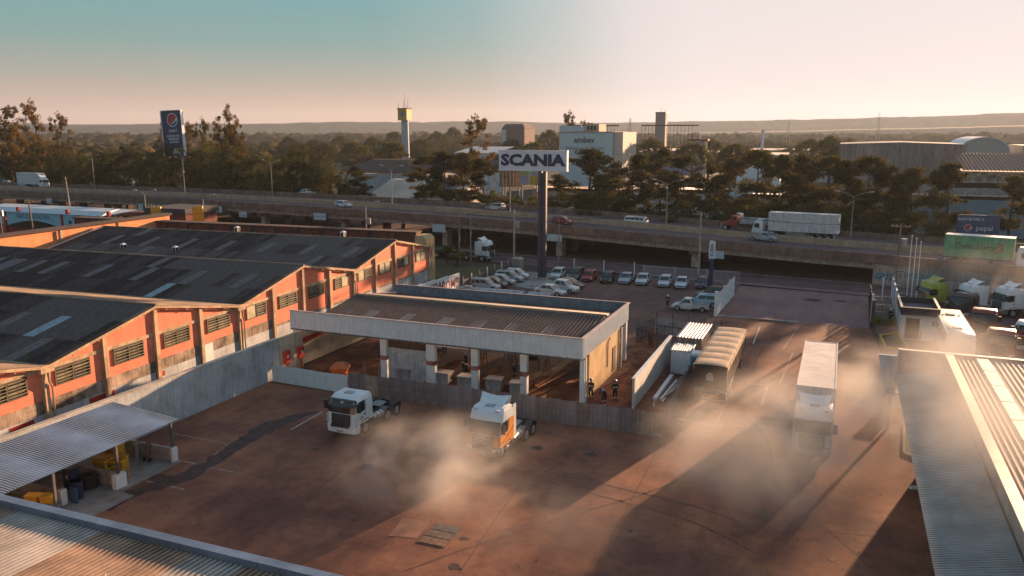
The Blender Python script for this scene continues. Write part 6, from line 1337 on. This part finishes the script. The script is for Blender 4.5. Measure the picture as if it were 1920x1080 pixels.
# covers in the yard
gr_ = thing('drain_grate', 'rectangular drain with three covers in the yard foreground', 'drain cover', (*(-18.91, 36.18),0), 0)
MB().box(-.85,.85,-1.2,1.2,.001,.012).build('rim', M('rust_rim',(.16,.07,.05),.8,var=.3), gr_)
for i, c in enumerate(((.10,.09,.09),(.14,.10,.085),(.22,.12,.08))): MB().box(-.75,.75,1.12-i*.76-.68,1.12-i*.76,.013,.04).build('cover', M('cover_%d'%i,c,.8,var=.4,scale=3), gr_)
cp = sheet('concrete_patch', [(-21.78, 37.15),(-20.11, 37.41),(-19.92, 35.39),(-21.48, 35.07)], .012, M('pale_patch',(.30,.145,.095),.9,var=.2,scale=1.5,fine=.1))
for (x, y), rx, lab in (((-18.38, 49.78),.42,'dark square manhole in the yard right of the orange truck'),((-2.55, 110.47),1.1,'round broken manhole on the plaza, the left one'),((0.81, 111.10),.7,'small round manhole on the plaza, the right one'),((3.59, 51.35),.5,'')):
    if not lab: continue
    t = thing('manhole', lab, 'manhole', (x,y,0)); MB().face([(p[0],p[1],.013) for p in blob(0,0,rx*1.25,rx*1.2,16,.15,3)]).build('rim', M('manhole_rim',(.17,.10,.08),.9,var=.3), t); MB().face([(p[0],p[1],.018) for p in blob(0,0,rx*.9,rx*.8,14,.2,5)]).build('cover', M('manhole_dark',(.03,.022,.02),.9,var=.4), t)
# shed contents
ov = thing('compressor', 'tall yellow machine on castors inside the lean to shed', 'machine', (-43.4,37.0,.05), 10)
MB().box(-.45,.45,-.4,.4,.35,1.9).build('case', yellow_p, ov); MB().box(-.35,.35,-.42,-.401,.7,1.75).build('panel', M('yellow_dark',(.5,.24,.02),.5), ov); MB().box(-.45,.45,-.38,.38,.15,.34).build('base', black_pl, ov); MB().path([(0,.3,1.9),(-.1,.3,2.5),(-.3,.2,2.6)],.07).build('hose', black_pl, ov)
for x in (-.35,.35): MB().tube((x,-.1,.1),(x,.0,.1),.1,n=10).build('castor', black, ov)
cg = thing('bottle_cage', 'yellow steel cage by the middle post of the shed', 'cage', (-40.9,34.9,.05), 0)
for x in (-.5,.5):
    for y in (-.4,.4): MB().box(x-.03,x+.03,y-.03,y+.03,0,1.3).build('upright', yellow_p, cg)
for z in (.7,1.3):
    for y in (-.4,.4): MB().bar((-.5,y,z),(.5,y,z),.05,.05).build('rail', yellow_p, cg)
    for x in (-.5,.5): MB().bar((x,-.4,z),(x,.4,z),.05,.05).build('rail', yellow_p, cg)
for x, y, lab in ((-42.0,36.0,'yellow bin on the shed wall behind the cage'),(-42.9,35.6,'second yellow bin left of the cage, in the shed')):
    t = thing('parts_bin', lab, 'bin', (x,y,.05), 15, 'yellow bins in the shed'); MB().loft([[(-.4,-.3,0),(.4,-.3,0),(.4,.3,0),(-.4,.3,0)],[(-.48,-.38,.9),(.48,-.38,.9),(.48,.38,.9),(-.48,.38,.9)]]).build('body', yellow_p, t); MB().box(-.5,.5,-.4,.4,.9,.98).build('rim', M('yellow_dark',(.5,.24,.02),.5), t)
drum_m = M('drum_blue',(.025,.035,.09),.45,var=.15)
def drum(x, y, s_, lab):
    t = thing('drum', lab, 'drum', (x,y,.05), 0, 'dark blue drums in the shed'); MB().tube((0,0,0),(0,0,1.1*s_),.36*s_,n=18).build('body', drum_m, t, True)
    for z in (.36,.72,1.08): MB().tube((0,0,z*s_-.02),(0,0,z*s_+.02),.38*s_,n=18).build('hoop', drum_m, t)
    MB().box(.1,.3,-.372*s_,-.362*s_,.6*s_,.8*s_).build('label_plate', cap_m, t)
drum(-42.6,33.0,1.25,'tall dark blue drum behind the smaller one, inside the shed'); drum(-41.0,32.0,1.0,'dark blue drum close to the open front of the shed')
for i, (x, y, z) in enumerate(((-41.6,33.4,0),(-41.6,33.4,.28),(-41.6,33.4,.56),(-42.3,33.9,0),(-42.3,33.9,.28))):
    t = thing('tyre', ('bottom','middle','top','bottom','top')[i]+' tyre of the '+('right' if i < 3 else 'left')+' stack in the shed', 'tyre', (x,y,z+.05), 0, 'tyres stacked in the shed')
    prof_ = [(.50,0),(.55,.06),(.55,.2),(.50,.26),(.30,.26),(.27,.13),(.30,0)]; MB().loft([[(r_*math.cos(a), r_*math.sin(a), zz) for r_, zz in prof_] for a in [2*math.pi*k/20 for k in range(21)]], cap=False).build('casing', black, t, True)
for x, y, lab in ((-41.9,29.9,'yellow helmet coloured crate at the left of the near shed bay'),(-41.1,30.2,'right yellow crate in the near shed bay')):
    t = thing('yellow_crate', lab, 'crate', (x,y,.6), 25, 'yellow crates in the near shed bay'); MB().loft([[(-.3,-.22,0),(.3,-.22,0),(.3,.22,0),(-.3,.22,0)],[(-.36,-.28,.42),(.36,-.28,.42),(.36,.28,.42),(-.36,.28,.42)]]).build('body', yellow_p, t); MB().box(-.38,.38,-.3,.3,.421,.46).build('lid', yellow_p, t)
t = thing('trough', 'grey trough under the yellow crates in the shed', 'trough', (-41.4,30.0,.05)); MB().box(-1.0,1.0,-.4,.4,0,.54).build('body', lw, t)
t = thing('vertical_pump', 'grey pump standing by the low wall in the shed', 'pump', (-42.2,37.6,.05)); MB().tube((0,0,0),(0,0,1.1),.16,n=12).build('body', galv, t); MB().tube((-.1,0,1.2),(.1,0,1.2),.22,n=12).build('head', galv, t)
t = thing('hand_truck', 'dark hand truck beside the pump in the shed', 'hand truck', (-41.4,37.7,.05)); MB().path([(-.2,0,.1),(-.2,.25,1.2),(.2,.25,1.2),(.2,0,.1)],.03).build('frame', rust, t); [MB().tube((x,0,.15),(x+.06,0,.15),.15,n=12).build('wheel', black, t) for x in (-.28,.22)]
t = thing('blue_board', 'upright blue board at the shed opening', 'board', (-40.6,31.5,.05)); MB().box(-.25,.25,-.04,.04,0,.95).build('panel', M('board_blue',(.04,.10,.22),.5), t)
t = thing('stone_litter', 'small pale object lying by the low roof of the near right building', 'litter', (*(5.42, 52.34),.02), 15); MB().loft([[(-.3,-.12,0),(.3,-.12,0),(.3,.12,0),(-.3,.12,0)],[(-.2,-.06,.15),(.2,-.06,.15),(.2,.06,.15),(-.2,.06,.15)]]).build('body', white_paint, t)
t = thing('kerb_box', 'pale electrical box on the lawn strip beside the low roof', 'box', (5.0,68.5,0)); MB().box(-.55,.55,-.35,.35,0,1.2).build('body', white_paint, t); MB().box(-.6,.6,-.4,.4,1.2,1.28).build('lid', galv, t)
# ---------------------------------------------------------------- people
skin = M('skin',(.30,.17,.11),.6,var=.05); cloth = M('work_clothes',(.018,.02,.028),.85,var=.2); refl = M('reflective_band',(.55,.55,.50),.4); hat_w = M('helmet_white',(.65,.65,.62),.35); hat_b = M('helmet_blue',(.06,.12,.35),.35)
POSES = {
 'stand': dict(p=(0,0,.95), c=(0,.0,1.35), n=(0,0,1.5), h=(0,.02,1.66), ll=((.10,0,.9),(.12,.02,.5),(.12,-.02,.08),(.12,.14,.04)), rl=((-.10,0,.9),(-.13,0,.5),(-.14,-.04,.08),(-.15,.12,.04)), la=((.2,0,1.42),(.26,.02,1.15),(.16,.2,1.08)), ra=((-.2,0,1.42),(-.27,0,1.14),(-.14,.2,1.05))),
 'bend': dict(p=(0,-.12,.92), c=(0,.22,1.12), n=(0,.36,1.16), h=(0,.50,1.14), ll=((.10,-.12,.88),(.13,0,.5),(.12,-.04,.08),(.12,.12,.04)), rl=((-.10,-.12,.88),(-.13,0,.48),(-.16,-.14,.08),(-.16,.02,.04)), la=((.2,.26,1.12),(.22,.36,.86),(.12,.46,.66)), ra=((-.2,.26,1.12),(-.22,.34,.86),(-.1,.48,.64))),
 'walk': dict(p=(0,0,.93), c=(0,.03,1.34), n=(0,.04,1.48), h=(0,.07,1.64), ll=((.10,0,.9),(.11,.2,.52),(.11,.22,.09),(.11,.36,.05)), rl=((-.10,0,.9),(-.11,-.08,.5),(-.12,-.36,.18),(-.12,-.28,.06)), la=((.2,.02,1.4),(.24,-.12,1.14),(.22,.0,.92)), ra=((-.2,.02,1.4),(-.24,.14,1.14),(-.2,.32,1.02)))}
def person(pose, x, y, rz, hat, label, z=.06, dark=True):
    q = POSES[pose]; t = thing('person', label, 'person', (x,y,z), rz)
    V = []; E = []; Rd = []
    def add(p, r, par=None): V.append(p); Rd.append(r); (E.append((par, len(V)-1)) if par is not None else None); return len(V)-1
    a = add(q['p'], .17); c = add(tuple((Vector(q['p'])+Vector(q['c']))/2), .16, a); d = add(q['c'], .185, c); e = add(q['n'], .07, d); f = add(tuple(Vector(q['n']).lerp(Vector(q['h']), .45)), .08, e); g = add(q['h'], .11, f); add(tuple(Vector(q['h'])+(Vector(q['h'])-Vector(q['n']))*.55), .07, g)
    for L_ in (q['ll'], q['rl']):
        k = a
        for p, r in zip(L_, (.11,.075,.05,.045)): k = add(p, r, k)
    for L_ in (q['la'], q['ra']):
        k = d
        for p, r in zip(L_, (.075,.055,.035)): k = add(p, r, k)
        u = Vector(L_[2])-Vector(L_[1]); add(tuple(Vector(L_[2])+u.normalized()*.12), .03, k)
    me = bpy.data.meshes.new('body'); me.from_pydata(V, E, []); o = bpy.data.objects.new('tmp_body', me); sc.collection.objects.link(o)
    md = o.modifiers.new('skin', 'SKIN'); sub = o.modifiers.new('sub', 'SUBSURF'); sub.levels = 1
    for i, r in enumerate(Rd): me.skin_vertices[0].data[i].radius = (r, r*.8 if i < 3 else r)
    me.skin_vertices[0].data[0].use_root = True
    dg_ = bpy.context.evaluated_depsgraph_get(); m2_ = bpy.data.meshes.new_from_object(o.evaluated_get(dg_)); bpy.data.objects.remove(o)
    m2_.materials.clear(); m2_.materials.append(cloth); m2_.materials.append(skin); hv = Vector(q['h'])
    hands = [Vector(L_[2]) for L_ in (q['la'], q['ra'])]
    for p in m2_.polygons:
        p.use_smooth = True
        if (p.center-hv).length < .17 or any((p.center-h_).length < .09 for h_ in hands): p.material_index = 1
    m2_.name = 'body'; link('body', m2_, t)
    ax = (Vector(q['h'])-Vector(q['n'])).normalized(); top = Vector(q['h'])+ax*.04
    b = MB(); b.tube(top, top+ax*.07, .155, .15, 12); b.tube(top+ax*.07, top+ax*.16, .15, .06, 12); b.build('helmet', hat, t, True)
    sp_ = Vector(q['c'])-Vector(q['p']); m_ = Vector(q['p'])+sp_*.62; b = MB(); b.tube(m_, m_+sp_.normalized()*.06, .205, .205, 14); b.build('reflective_vest_band', refl, t)
    for L_ in (q['ll'], q['rl']): p0 = Vector(L_[1]).lerp(Vector(L_[2]), .35); d_ = (Vector(L_[2])-Vector(L_[1])).normalized(); MB().tube(p0, p0+d_*.07, .085, .08, 10).build('reflective_trouser_band', refl, t)
    return t
for a in (('stand',-35.2,69.0,200,hat_w,'worker in dark clothes with reflective bands at the back left of the slab'),('bend',-29.9,62.8,60,hat_w,'worker bending over the trench between the second and third columns'),('walk',-30.6,64.2,150,hat_w,'worker in dark clothes behind the one bending at the trench'),
    ('bend',-25.9,64.4,250,hat_b,'worker with reflective bands leaning forward left of the fourth column'),('stand',-17.8,60.9,180,hat_b,'worker half hidden by the right corner column of the canopy'),('bend',-16.5,60.2,40,hat_b,'worker in blue helmet crouching at the foot of the ochre side wall'),('stand',-15.9,61.3,210,hat_b,'worker in blue helmet standing right behind the crouching one')): person(*a)
person('stand',-19.0,97.9,190,hat_w,'person in dark clothes and white cap standing alone in the car park',.01)
person('walk',*(6.08, 99.47),200,hat_w,'person in dark clothes standing in the small fenced garden',.05)
# ---------------------------------------------------------------- buildings beyond the viaduct
def block(name, label, cat, x0, x1, y0, y1, h_, m_, roof=None):
    t = thing(name, label, cat, ((x0+x1)/2, y0, 0)); w_ = (x1-x0)/2; MB().box(-w_,w_,0,y1-y0,0,h_).build('wall', m_, t); MB().box(-w_-.2,w_+.2,-.2,y1-y0+.2,h_+.001,h_+.35).build('roof_edge', roof or m_, t); return t, w_
am, w_ = block('brewery', 'white brewery block lettered ambev above the pines', 'building', -102.2,-81,300,322,21.4, M('brewery_white',(.50,.60,.64),.7,var=.12,streak=.12), M('brewery_cap',(.35,.22,.2),.8))
MB().box(-w_,-w_+8.6,-.01,16,21.8,23.9).build('upper_block', M('brewery_white',(1,1,1)), am); hh = MB().box(-w_+8.7,-w_+14,6,16,21.8,24.6).build('roof_hut', M('hut_beige',(.5,.36,.26),.8), am); [MB().box(-w_+9.4+k*1.3,-w_+10.2+k*1.3,5.96,5.99,22.3,24).build('window', void_m, hh) for k in range(3)]
MB().box(w_+.21,w_+3.6,1,22,0,21.6).build('side_block', M('sunlit_side',(.60,.50,.42),.8,var=.15), am)  # cream colour paints the sunlight on the brewery's right side
text('ambev', 3.1, M('letter_dark',(.05,.05,.08),.6), 'lettering', am, (-.6,-.25,18.6), (90,0,0), .02, .05); text('Refrigerantes Sapucaia', 1.7, M('letter_grey',(.16,.22,.25),.6), 'lettering', am, (-.3,-.25,15.6), (90,0,0), .02)
wt = thing('water_tower', 'slender pale tower with a yellow tank top and antennas', 'tower', (-186.6,330,0)); MB().tube((0,0,0),(0,0,26.8),1.9,1.6,16).build('shaft', M('tower_blue_grey',(.42,.47,.50),.7,var=.12,streak=.2), wt, True)
MB().box(-2.3,2.3,-2.3,2.3,26.8,31.8).build('tank', M('tank_yellow',(.55,.32,.04),.6,var=.2), wt); MB().box(-.7,.9,-2.33,-2.301,28.6,30.4).build('emblem', M('emblem_blue',(.08,.12,.3),.5), wt); MB().box(-2.5,2.5,-2.5,2.5,31.8,32.2).build('platform', rust, wt)
for x, y, h_ in ((-2,-2,35),(2,-2,34.5),(0,0,38.5),(1.2,1,36.5),(-1.5,1.5,35.5)): MB().tube((x,y,32.2),(x,y,h_),.12,.05,6).build('antenna', galv, wt)
for z in (28.5,30.5): MB().box(-3.0,-2.35,-1,1,z,z+1).build('antenna_panel', rust, wt)
t2 = thing('lift_tower', 'square grey industrial tower with two masts on the horizon', 'tower', (-137.2,650,0)); MB().box(-4,4,0,8,0,36.4).build('shaft', M('tower_grey',(.26,.22,.24),.8,var=.15,streak=.3), t2); MB().box(-4.2,4.2,-.2,8.2,36.4,37.2).build('roof', black_pl, t2); [MB().tube((x,2,37.2),(x,2,h_),.2,.08,6).build('mast', galv, t2) for x, h_ in ((0,41),(3.4,40))]
si = thing('silo', 'pale cylindrical silo with a rusty platform above the pines', 'silo', (-54.2,330,0)); MB().tube((0,0,0),(0,0,18.2),2.6,n=24).build('shell', M('silo_pale',(.46,.40,.38),.6,.1,var=.2,streak=.5), si, True); MB().box(-4.2,4.0,-2.5,2.5,18.2,18.9).build('platform', rust, si); b = MB(); [b.tube((x,y,18.9),(x,y,20),.07,n=5) for x in (-4,-2,0,2,3.9) for y in (-2.4,2.4)]; b.bar((-4.1,-2.4,20),(4,-2.4,20),.1,.1); b.build('handrail', rust, si); MB().tube((3,0,0),(3,0,18),.4).build('pipe', cap_m, si); MB().tube((.5,0,18.9),(.5,0,22.3),.15).build('mast', white_paint, si)
gb, w_ = block('grain_store', 'boxy brown hazy building left of the brewery', 'building', -176.5,-163.2,420,436,23.5, M('brown_block',(.22,.15,.14),.9,var=.2,streak=.3)); MB().loft([[(-w_,0,23.9),(w_,0,23.9),(w_,16,23.9),(-w_,16,23.9)],[(-w_+1,3,26),(w_-2,3,26),(w_-2,13,26),(-w_+1,13,26)]]).build('roof', M('brown_roof',(.14,.09,.09),.9), gb); MB().box(-w_-.3,-w_+2.5,-.3,-.01,15,23).build('pale_panel', pale_blue, gb)
bs = thing('grey_shed', 'large grey corrugated shed with streaked walls behind the right pines', 'shed', (0,260,0)); ws = M('streaked_cladding',(.34,.29,.28),.7,.1,var=.25,streak=.6,scale=.2,stretch=(1.2,1.2,.05))
for i in range(9): MB().corr((1.2+i*3.33,0,0),(1,0,0),(0,0,1),(0,-1,0),3.32,18.2,.8,.12,prof='trap').build('cladding_panel', ws, bs)
MB().box(-1.6,1.15,.2,30,0,18.2).build('side_wing', ws, bs); MB().prism([(-.3,18.2),(15,18.2+.5),(31,18.2),(31,18.0),(-.3,18.0)],1,0,40).build('roof', M('shed_roof_grey',(.3,.26,.25),.6,var=.3), bs); MB().box(31.1,31.3,0,40,0,18).build('side_wall', ws, bs)
ar = thing('arched_hall', 'pale hall with an arched roof right of the large grey shed', 'hall', (45.2,330,0)); pr = [(-8,0),(8,0),(8,14.5)]+[(8*math.cos(R(a)), 14.5+5.2*math.sin(R(a))) for a in range(15,180,15)]+[(-8,14.5)]; MB().prism(pr,1,0,40).build('hall', M('hall_pale',(.36,.38,.37),.7,var=.12), ar)
b = MB(); q = [(8.2*math.cos(R(a)), 14.5+5.4*math.sin(R(a))) for a in range(0,181,12)]; q2 = [(7.8*math.cos(R(a)), 14.5+5.1*math.sin(R(a))) for a in range(180,-1,-12)]; b.prism(q+q2,1,-.3,40.2); b.build('roof_rim', white_metal, ar); MB().box(12,24,2,30,0,17).build('annexe', M('hall_cream',(.5,.42,.34),.8), ar)
def lean_roof(name, label, x0, x1, y0, y1, zf, zb, m_, wall=None):
    t = thing(name, label, 'warehouse', (x0, y0, 0)); W_ = x1-x0; D_ = y1-y0; L_ = math.hypot(D_, zb-zf); n = max(1, round(W_/6))
    for i in range(n): MB().corr((i*W_/n,0,zf),(1,0,0),(0,D_/L_,(zb-zf)/L_),(0,-(zb-zf)/L_,D_/L_),W_/n,L_,.9,.12,prof='trap').build('roof_sheet', m_, t)
    MB().box(.1,W_-.1,.3,D_-.3,0,min(zf,zb)-.2).build('wall', wall or pale_blue, t); return t
tan_r = M('tan_metal_roof',(.46,.32,.22),.5,.2,var=.2,scale=.3)
lean_roof('brown_roof_hall','hall with a dull brown roof below the arched hall',27.4,75,230,256,12.2,15.9,M('brown_metal_roof',(.15,.10,.09),.8,var=.3),plaster)
lean_roof('tan_roof_hall','hall with a tan ribbed roof in two tiers right of the pines, upper tier',18,70,204,226,10.8,9.6,tan_r,lw); lean_roof('tan_roof_hall','lower tan roofed hall with a blue wall at the right edge, nearest tier',14,68,192,203,8.5,7.9,tan_r,M('blue_wall',(.17,.26,.32),.7,var=.1))
lean_roof('white_roof_hall','sunlit ribbed roof showing between the trunks of the right pines',-22,13,186,200,8.2,7.3,tan_r,lw); lean_roof('white_roof_hall','pale roof seen between pines behind the red dump truck',-48,-24,188,206,8.6,7.8,M('pale_metal_roof',(.52,.47,.44),.4,.2,var=.2),white_metal)
lean_roof('white_roof_hall','low pale roof seen right of the tall sign mast among the pines',-74,-50,196,212,7.6,6.9,tan_r,lw)
gb2 = thing('white_gable_hall','small white gabled hall between the pines right of the silo','hall',(-19,204,0)); MB().prism([(-5,0),(5,0),(5,11.5),(0,14.4),(-5,11.5)],1,0,16).build('hall', white_metal, gb2); MB().box(-2.5,2.5,-.05,-.01,8.6,10.4).build('window', pale_blue, gb2)
cw2 = thing('cream_warehouse','cream warehouse with a sunlit roof behind the viaduct, left of the pines','warehouse',(-119.5,190,0)); crm = M('cream_roof',(.58,.46,.36),.7,var=.15,scale=.2)
MB().box(0,27,0,16,0,4.2).build('wall', M('cream_wall2',(.56,.47,.38),.8,var=.2), cw2); MB().loft([[(-.5,-.5,4.2),(27.5,-.5,4.2),(27.5,16.5,4.2),(-.5,16.5,4.2)],[(4,6,8.8),(27.5,8,8.6),(27.5,10,8.6),(4,9,8.8)]]).build('roof', crm, cw2)
pr = [(1,4.2)]+[(8.5-7.5*math.cos(R(a)), 7+2.6*math.sin(R(a))) for a in range(0,181,15)]+[(16,4.2)]; MB().prism(pr,1,17,30).build('barrel_roof', crm, cw2); MB().box(19,27.5,-.7,-.51,4.5,8.0).build('blue_panel', M('panel_blue',(.18,.30,.42),.5), cw2); MB().box(3,18,-.56,-.505,1.0,2.6).build('shopfront', black_pl, cw2); MB().box(19,22,-.56,-.505,.2,3).build('doorway', rust, cw2)
lean_roof('dark_roof_hall','dark roofed hall behind the cream warehouse',-154,-104,226,250,8.6,12.3,sheet_ms[1],pale_blue)
lean_roof('pale_roof_hall','pale blue roofed hall at the foot of the water tower',-172,-150,350,372,12,14.5,M('pale_blue_metal',(.36,.42,.48),.5),pale_blue)
for i, (x0,x1,y0,h_,m_) in enumerate(((-165,-120,520,11,pale_blue),(-115,-60,480,10,plaster),(-100,-70,430,12,M('blue_clad',(.14,.2,.4),.6)),(-48,-10,400,11,lw),(-12,5,380,9,pale_blue),(-60,-20,560,10,plaster),(20,60,420,9,plaster))):
    t = lean_roof('distant_hall',('pale','stained','blue','grey','small pale','far stained','low stained')[i]+' flat factory hall in the hazy industrial plain beyond the pines',x0,x1,y0,y0+20,h_,h_+.8,M('mauve_metal_roof',(.24,.20,.22),.6,.1,var=.25),m_); t['category'] = 'factory hall'
cv = thing('conveyor_gantry','long trestle conveyor crossing the plain behind the brewery','gantry',(-165,500,0))
for x0, x1 in ((0,34),(48,83)):
    MB().box(x0,x1,-.6,.6,25.2,26.0).build('conveyor', rust, cv)
    for k in range(int((x1-x0)/2.2)): MB().tube((x0+k*2.2,0,0),(x0+k*2.2,0,25.2),.12,n=5,cap=False).build('trestle_leg', rust, cv)
for x, y, h_, lab in ((-174,700,33.5,'thin lattice mast left of the square tower'),(-56,900,36,'faint pylon on the plain left of the large grey shed'),(29,900,41,'faint pylon on the plain above the large grey shed')):
    t = thing('pylon', lab, 'pylon', (x,y,0)); b = MB()
    for sx_ in (-1,1):
        for sy in (-1,1): b.tube((sx_*2.2,sy*2.2,0),(sx_*.3,sy*.3,h_),.18,.1,4,cap=False)
    for k in range(8): z = h_*k/8; w_ = 2.2-1.9*k/8; b.bar((-w_,-w_,z),(w_,-w_,z+h_/8),.1,.1)
    b.bar((-4,0,h_*.85),(4,0,h_*.85),.2,.3); b.build('lattice', galv, t)
t = thing('white_chimney','thin white chimney on the plain right of the silo','chimney',(-38,420,0)); MB().tube((0,0,0),(0,0,22),.8,.6,12).build('shaft', white_paint, t); MB().tube((0,0,22),(0,0,22.6),.75,.75,12).build('rim', galv, t)
# filling station at the left edge
sa = thing('filling_station','pale blue filling station with red columns and arched fascia at the left edge','filling station',(-160,116,0))
sb = M('station_blue',(.27,.50,.62),.5,var=.08); sr = M('station_red',(.45,.05,.03),.5,var=.1); sroof = M('station_roof',(.50,.54,.58),.5,var=.12)
def arch(x0, x1, zt, zb, rise):
    n = 14; top = [(x0,zt),(x1,zt)]; bot = [(x1-(x1-x0)*i/n, zb+rise*math.sin(math.pi*i/n)) for i in range(n+1)]; return [(x0,zt)]+[(x0+(x1-x0)*i/n, zb+rise*math.sin(math.pi*i/n)) for i in range(n+1)]+[(x1,zt)]
for x0, x1, r_ in ((-9,-1.2,1.3),(0,15.5,1.2),(20.8,25.5,.9)): MB().prism(arch(x0,x1,5.4,2.6,r_)[::-1],1,-.2,.2).build('arched_fascia', sb, sa)
MB().box(16.2,20,-.2,.2,1.2,5.4).build('panel', sb, sa); MB().box(26.2,31,-.2,.2,2.8,4.9).build('panel', sb, sa)
for x in (-.9,15.6,20.1,25.6,31.1): MB().box(x-.02,x+.55,-.35,.35,0,5.5).build('column', sr, sa)
MB().loft([[(-10,-.5,5.45),(27,-.5,5.45),(27,9,5.9),(-10,9,5.9)],[(-10,2,6.1),(26,2,6.1),(24,7,6.2),(-10,7,6.2)]]).build('roof', sroof, sa); MB().box(27,38.5,-.5,3.5,4.2,4.35).build('low_roof', sroof, sa); MB().box(31.8,37.2,-.45,-.3,3.3,4.19).build('white_fascia', white_paint, sa); MB().box(37.3,38.4,-.46,-.28,3.2,4.19).build('end_panel', sr, sa)
MB().box(-9,31,6,6.3,0,4.5).build('back_wall', black_pl, sa); MB().box(-8,12,1,4,0,1.6).build('counter', sr, sa)
text('SAPUCAIA DO SUL', 1.15, M('station_letter',(.04,.10,.2),.5), 'lettering', sa, (7.8,-.23,4.55), (90,0,0), .01, .01); text('GÁS', .8, M('station_letter',(.04,.10,.2),.5), 'lettering', sa, (23.2,-.23,4.4), (90,0,0), .01)
MB().tube((18.1,-.25,3.9),(18.1,-.21,3.9),.45,n=18).build('round_logo', M('station_letter',(.04,.10,.2),.5), sa)
for x in (3,17,28): MB().box(x,x+.7,-.2,.3,5.45,6.4).build('roof_finial', sr, sa)
# ---------------------------------------------------------------- haze and drifting smoke
b = MB(); b.box(-4700, 2700, -150, 4600, -4, 150); hz_o = b.build('haze', [], kind='stuff')
m = bpy.data.materials.new('haze_air'); m.use_nodes = True; t = m.node_tree; t.nodes.clear(); o_ = t.nodes.new('ShaderNodeOutputMaterial'); v_ = t.nodes.new('ShaderNodeVolumePrincipled')
v_.inputs['Color'].default_value = (*HAZE_COLOR, 1); v_.inputs['Density'].default_value = HAZE_DENSITY; v_.inputs['Anisotropy'].default_value = .3; t.links.new(v_.outputs[0], o_.inputs['Volume']); hz_o.data.materials.append(m)
def smoke(name, label, cx, cy, cz, rx, ry, rz_, dens, scale, seed, lo=.46, hi=.78, rot=0):
    """a soft ellipsoid of drifting smoke, its density broken up by noise in the object's own space"""
    b = MB(); b.box(-1, 1, -1, 1, -1, 1); o = b.build('smoke', [], loc=(cx, cy, cz), kind='stuff'); o.scale = (rx, ry, rz_); o.rotation_euler.z = R(rot); o['label'] = label; o['category'] = 'smoke'
    m = bpy.data.materials.new(name); m.use_nodes = True; t = m.node_tree; n = t.nodes; l = t.links; n.clear()
    out = n.new('ShaderNodeOutputMaterial'); v = n.new('ShaderNodeVolumePrincipled'); v.inputs['Color'].default_value = (.80,.76,.71,1); v.inputs['Anisotropy'].default_value = .1
    tc = n.new('ShaderNodeTexCoord'); mp = n.new('ShaderNodeMapping'); mp.inputs['Scale'].default_value = (rx*scale, ry*scale, rz_*scale*1.3); mp.inputs['Location'].default_value = (seed*3.1, seed*1.7, seed); l.new(tc.outputs['Object'], mp.inputs[0])
    nz = n.new('ShaderNodeTexNoise'); nz.inputs['Scale'].default_value = 1; nz.inputs['Detail'].default_value = 5; nz.inputs['Roughness'].default_value = .55; nz.inputs['Distortion'].default_value = .35; l.new(mp.outputs[0], nz.inputs['Vector'])
    mr = n.new('ShaderNodeMapRange'); mr.inputs[1].default_value = lo; mr.inputs[2].default_value = hi; l.new(nz.outputs[0], mr.inputs[0])
    ln = n.new('ShaderNodeVectorMath'); ln.operation = 'LENGTH'; l.new(tc.outputs['Object'], ln.inputs[0])
    fo = n.new('ShaderNodeMapRange'); fo.interpolation_type = 'SMOOTHSTEP'; fo.inputs[1].default_value = .15; fo.inputs[2].default_value = 1.0; fo.inputs[3].default_value = 1; fo.inputs[4].default_value = 0; l.new(ln.outputs['Value'], fo.inputs[0])
    mu = n.new('ShaderNodeMath'); mu.operation = 'MULTIPLY'; l.new(mr.outputs[0], mu.inputs[0]); l.new(fo.outputs[0], mu.inputs[1])
    m2 = n.new('ShaderNodeMath'); m2.operation = 'MULTIPLY'; m2.inputs[1].default_value = dens; l.new(mu.outputs[0], m2.inputs[0]); l.new(m2.outputs[0], v.inputs['Density']); l.new(v.outputs[0], out.inputs['Volume'])
    m.cycles.volume_step_rate = 1.0
    o.data.materials.append(m); return o
smoke('smoke_a', 'beige smoke drifting in front of the orange tractor truck', -21.8, 40.6, 2.2, 8.0, 6.0, 3.0, .46, .27, 1, .42, .70, 20)
smoke('smoke_b', 'thick smoke around the cab of the long white box trailer', -3.5, 50.5, 2.8, 8.5, 13.0, 3.6, .34, .22, 2, .41, .70)
smoke('smoke_c', 'smoke trailing between the white box trailer and the near right building', 3.0, 59.0, 3.2, 4.8, 15, 3.4, .40, .23, 5, .42, .70)
smoke('smoke_d', 'thin smoke lying over the blue grey lower roof', 7.0, 46.0, 8.2, 5.0, 17, 3.2, .22, .2, 7, .38, .66)
smoke('smoke_e', 'smoke rolling in front of the gatehouse and the white roofed bus', 10.0, 78.0, 3.0, 7.5, 9.5, 3.0, .16, .18, 9, .42, .70)
smoke('smoke_f', 'faint smoke low over the sunlit yard foreground', -14.5, 37.5, 1.8, 9, 6, 2.0, .07, .2, 11, .40, .70)
smoke('smoke_g', 'faint high smoke in front of the right hand embankment wall', 18, 112, 5.0, 14, 9, 4.5, .035, .12, 13, .36, .66)
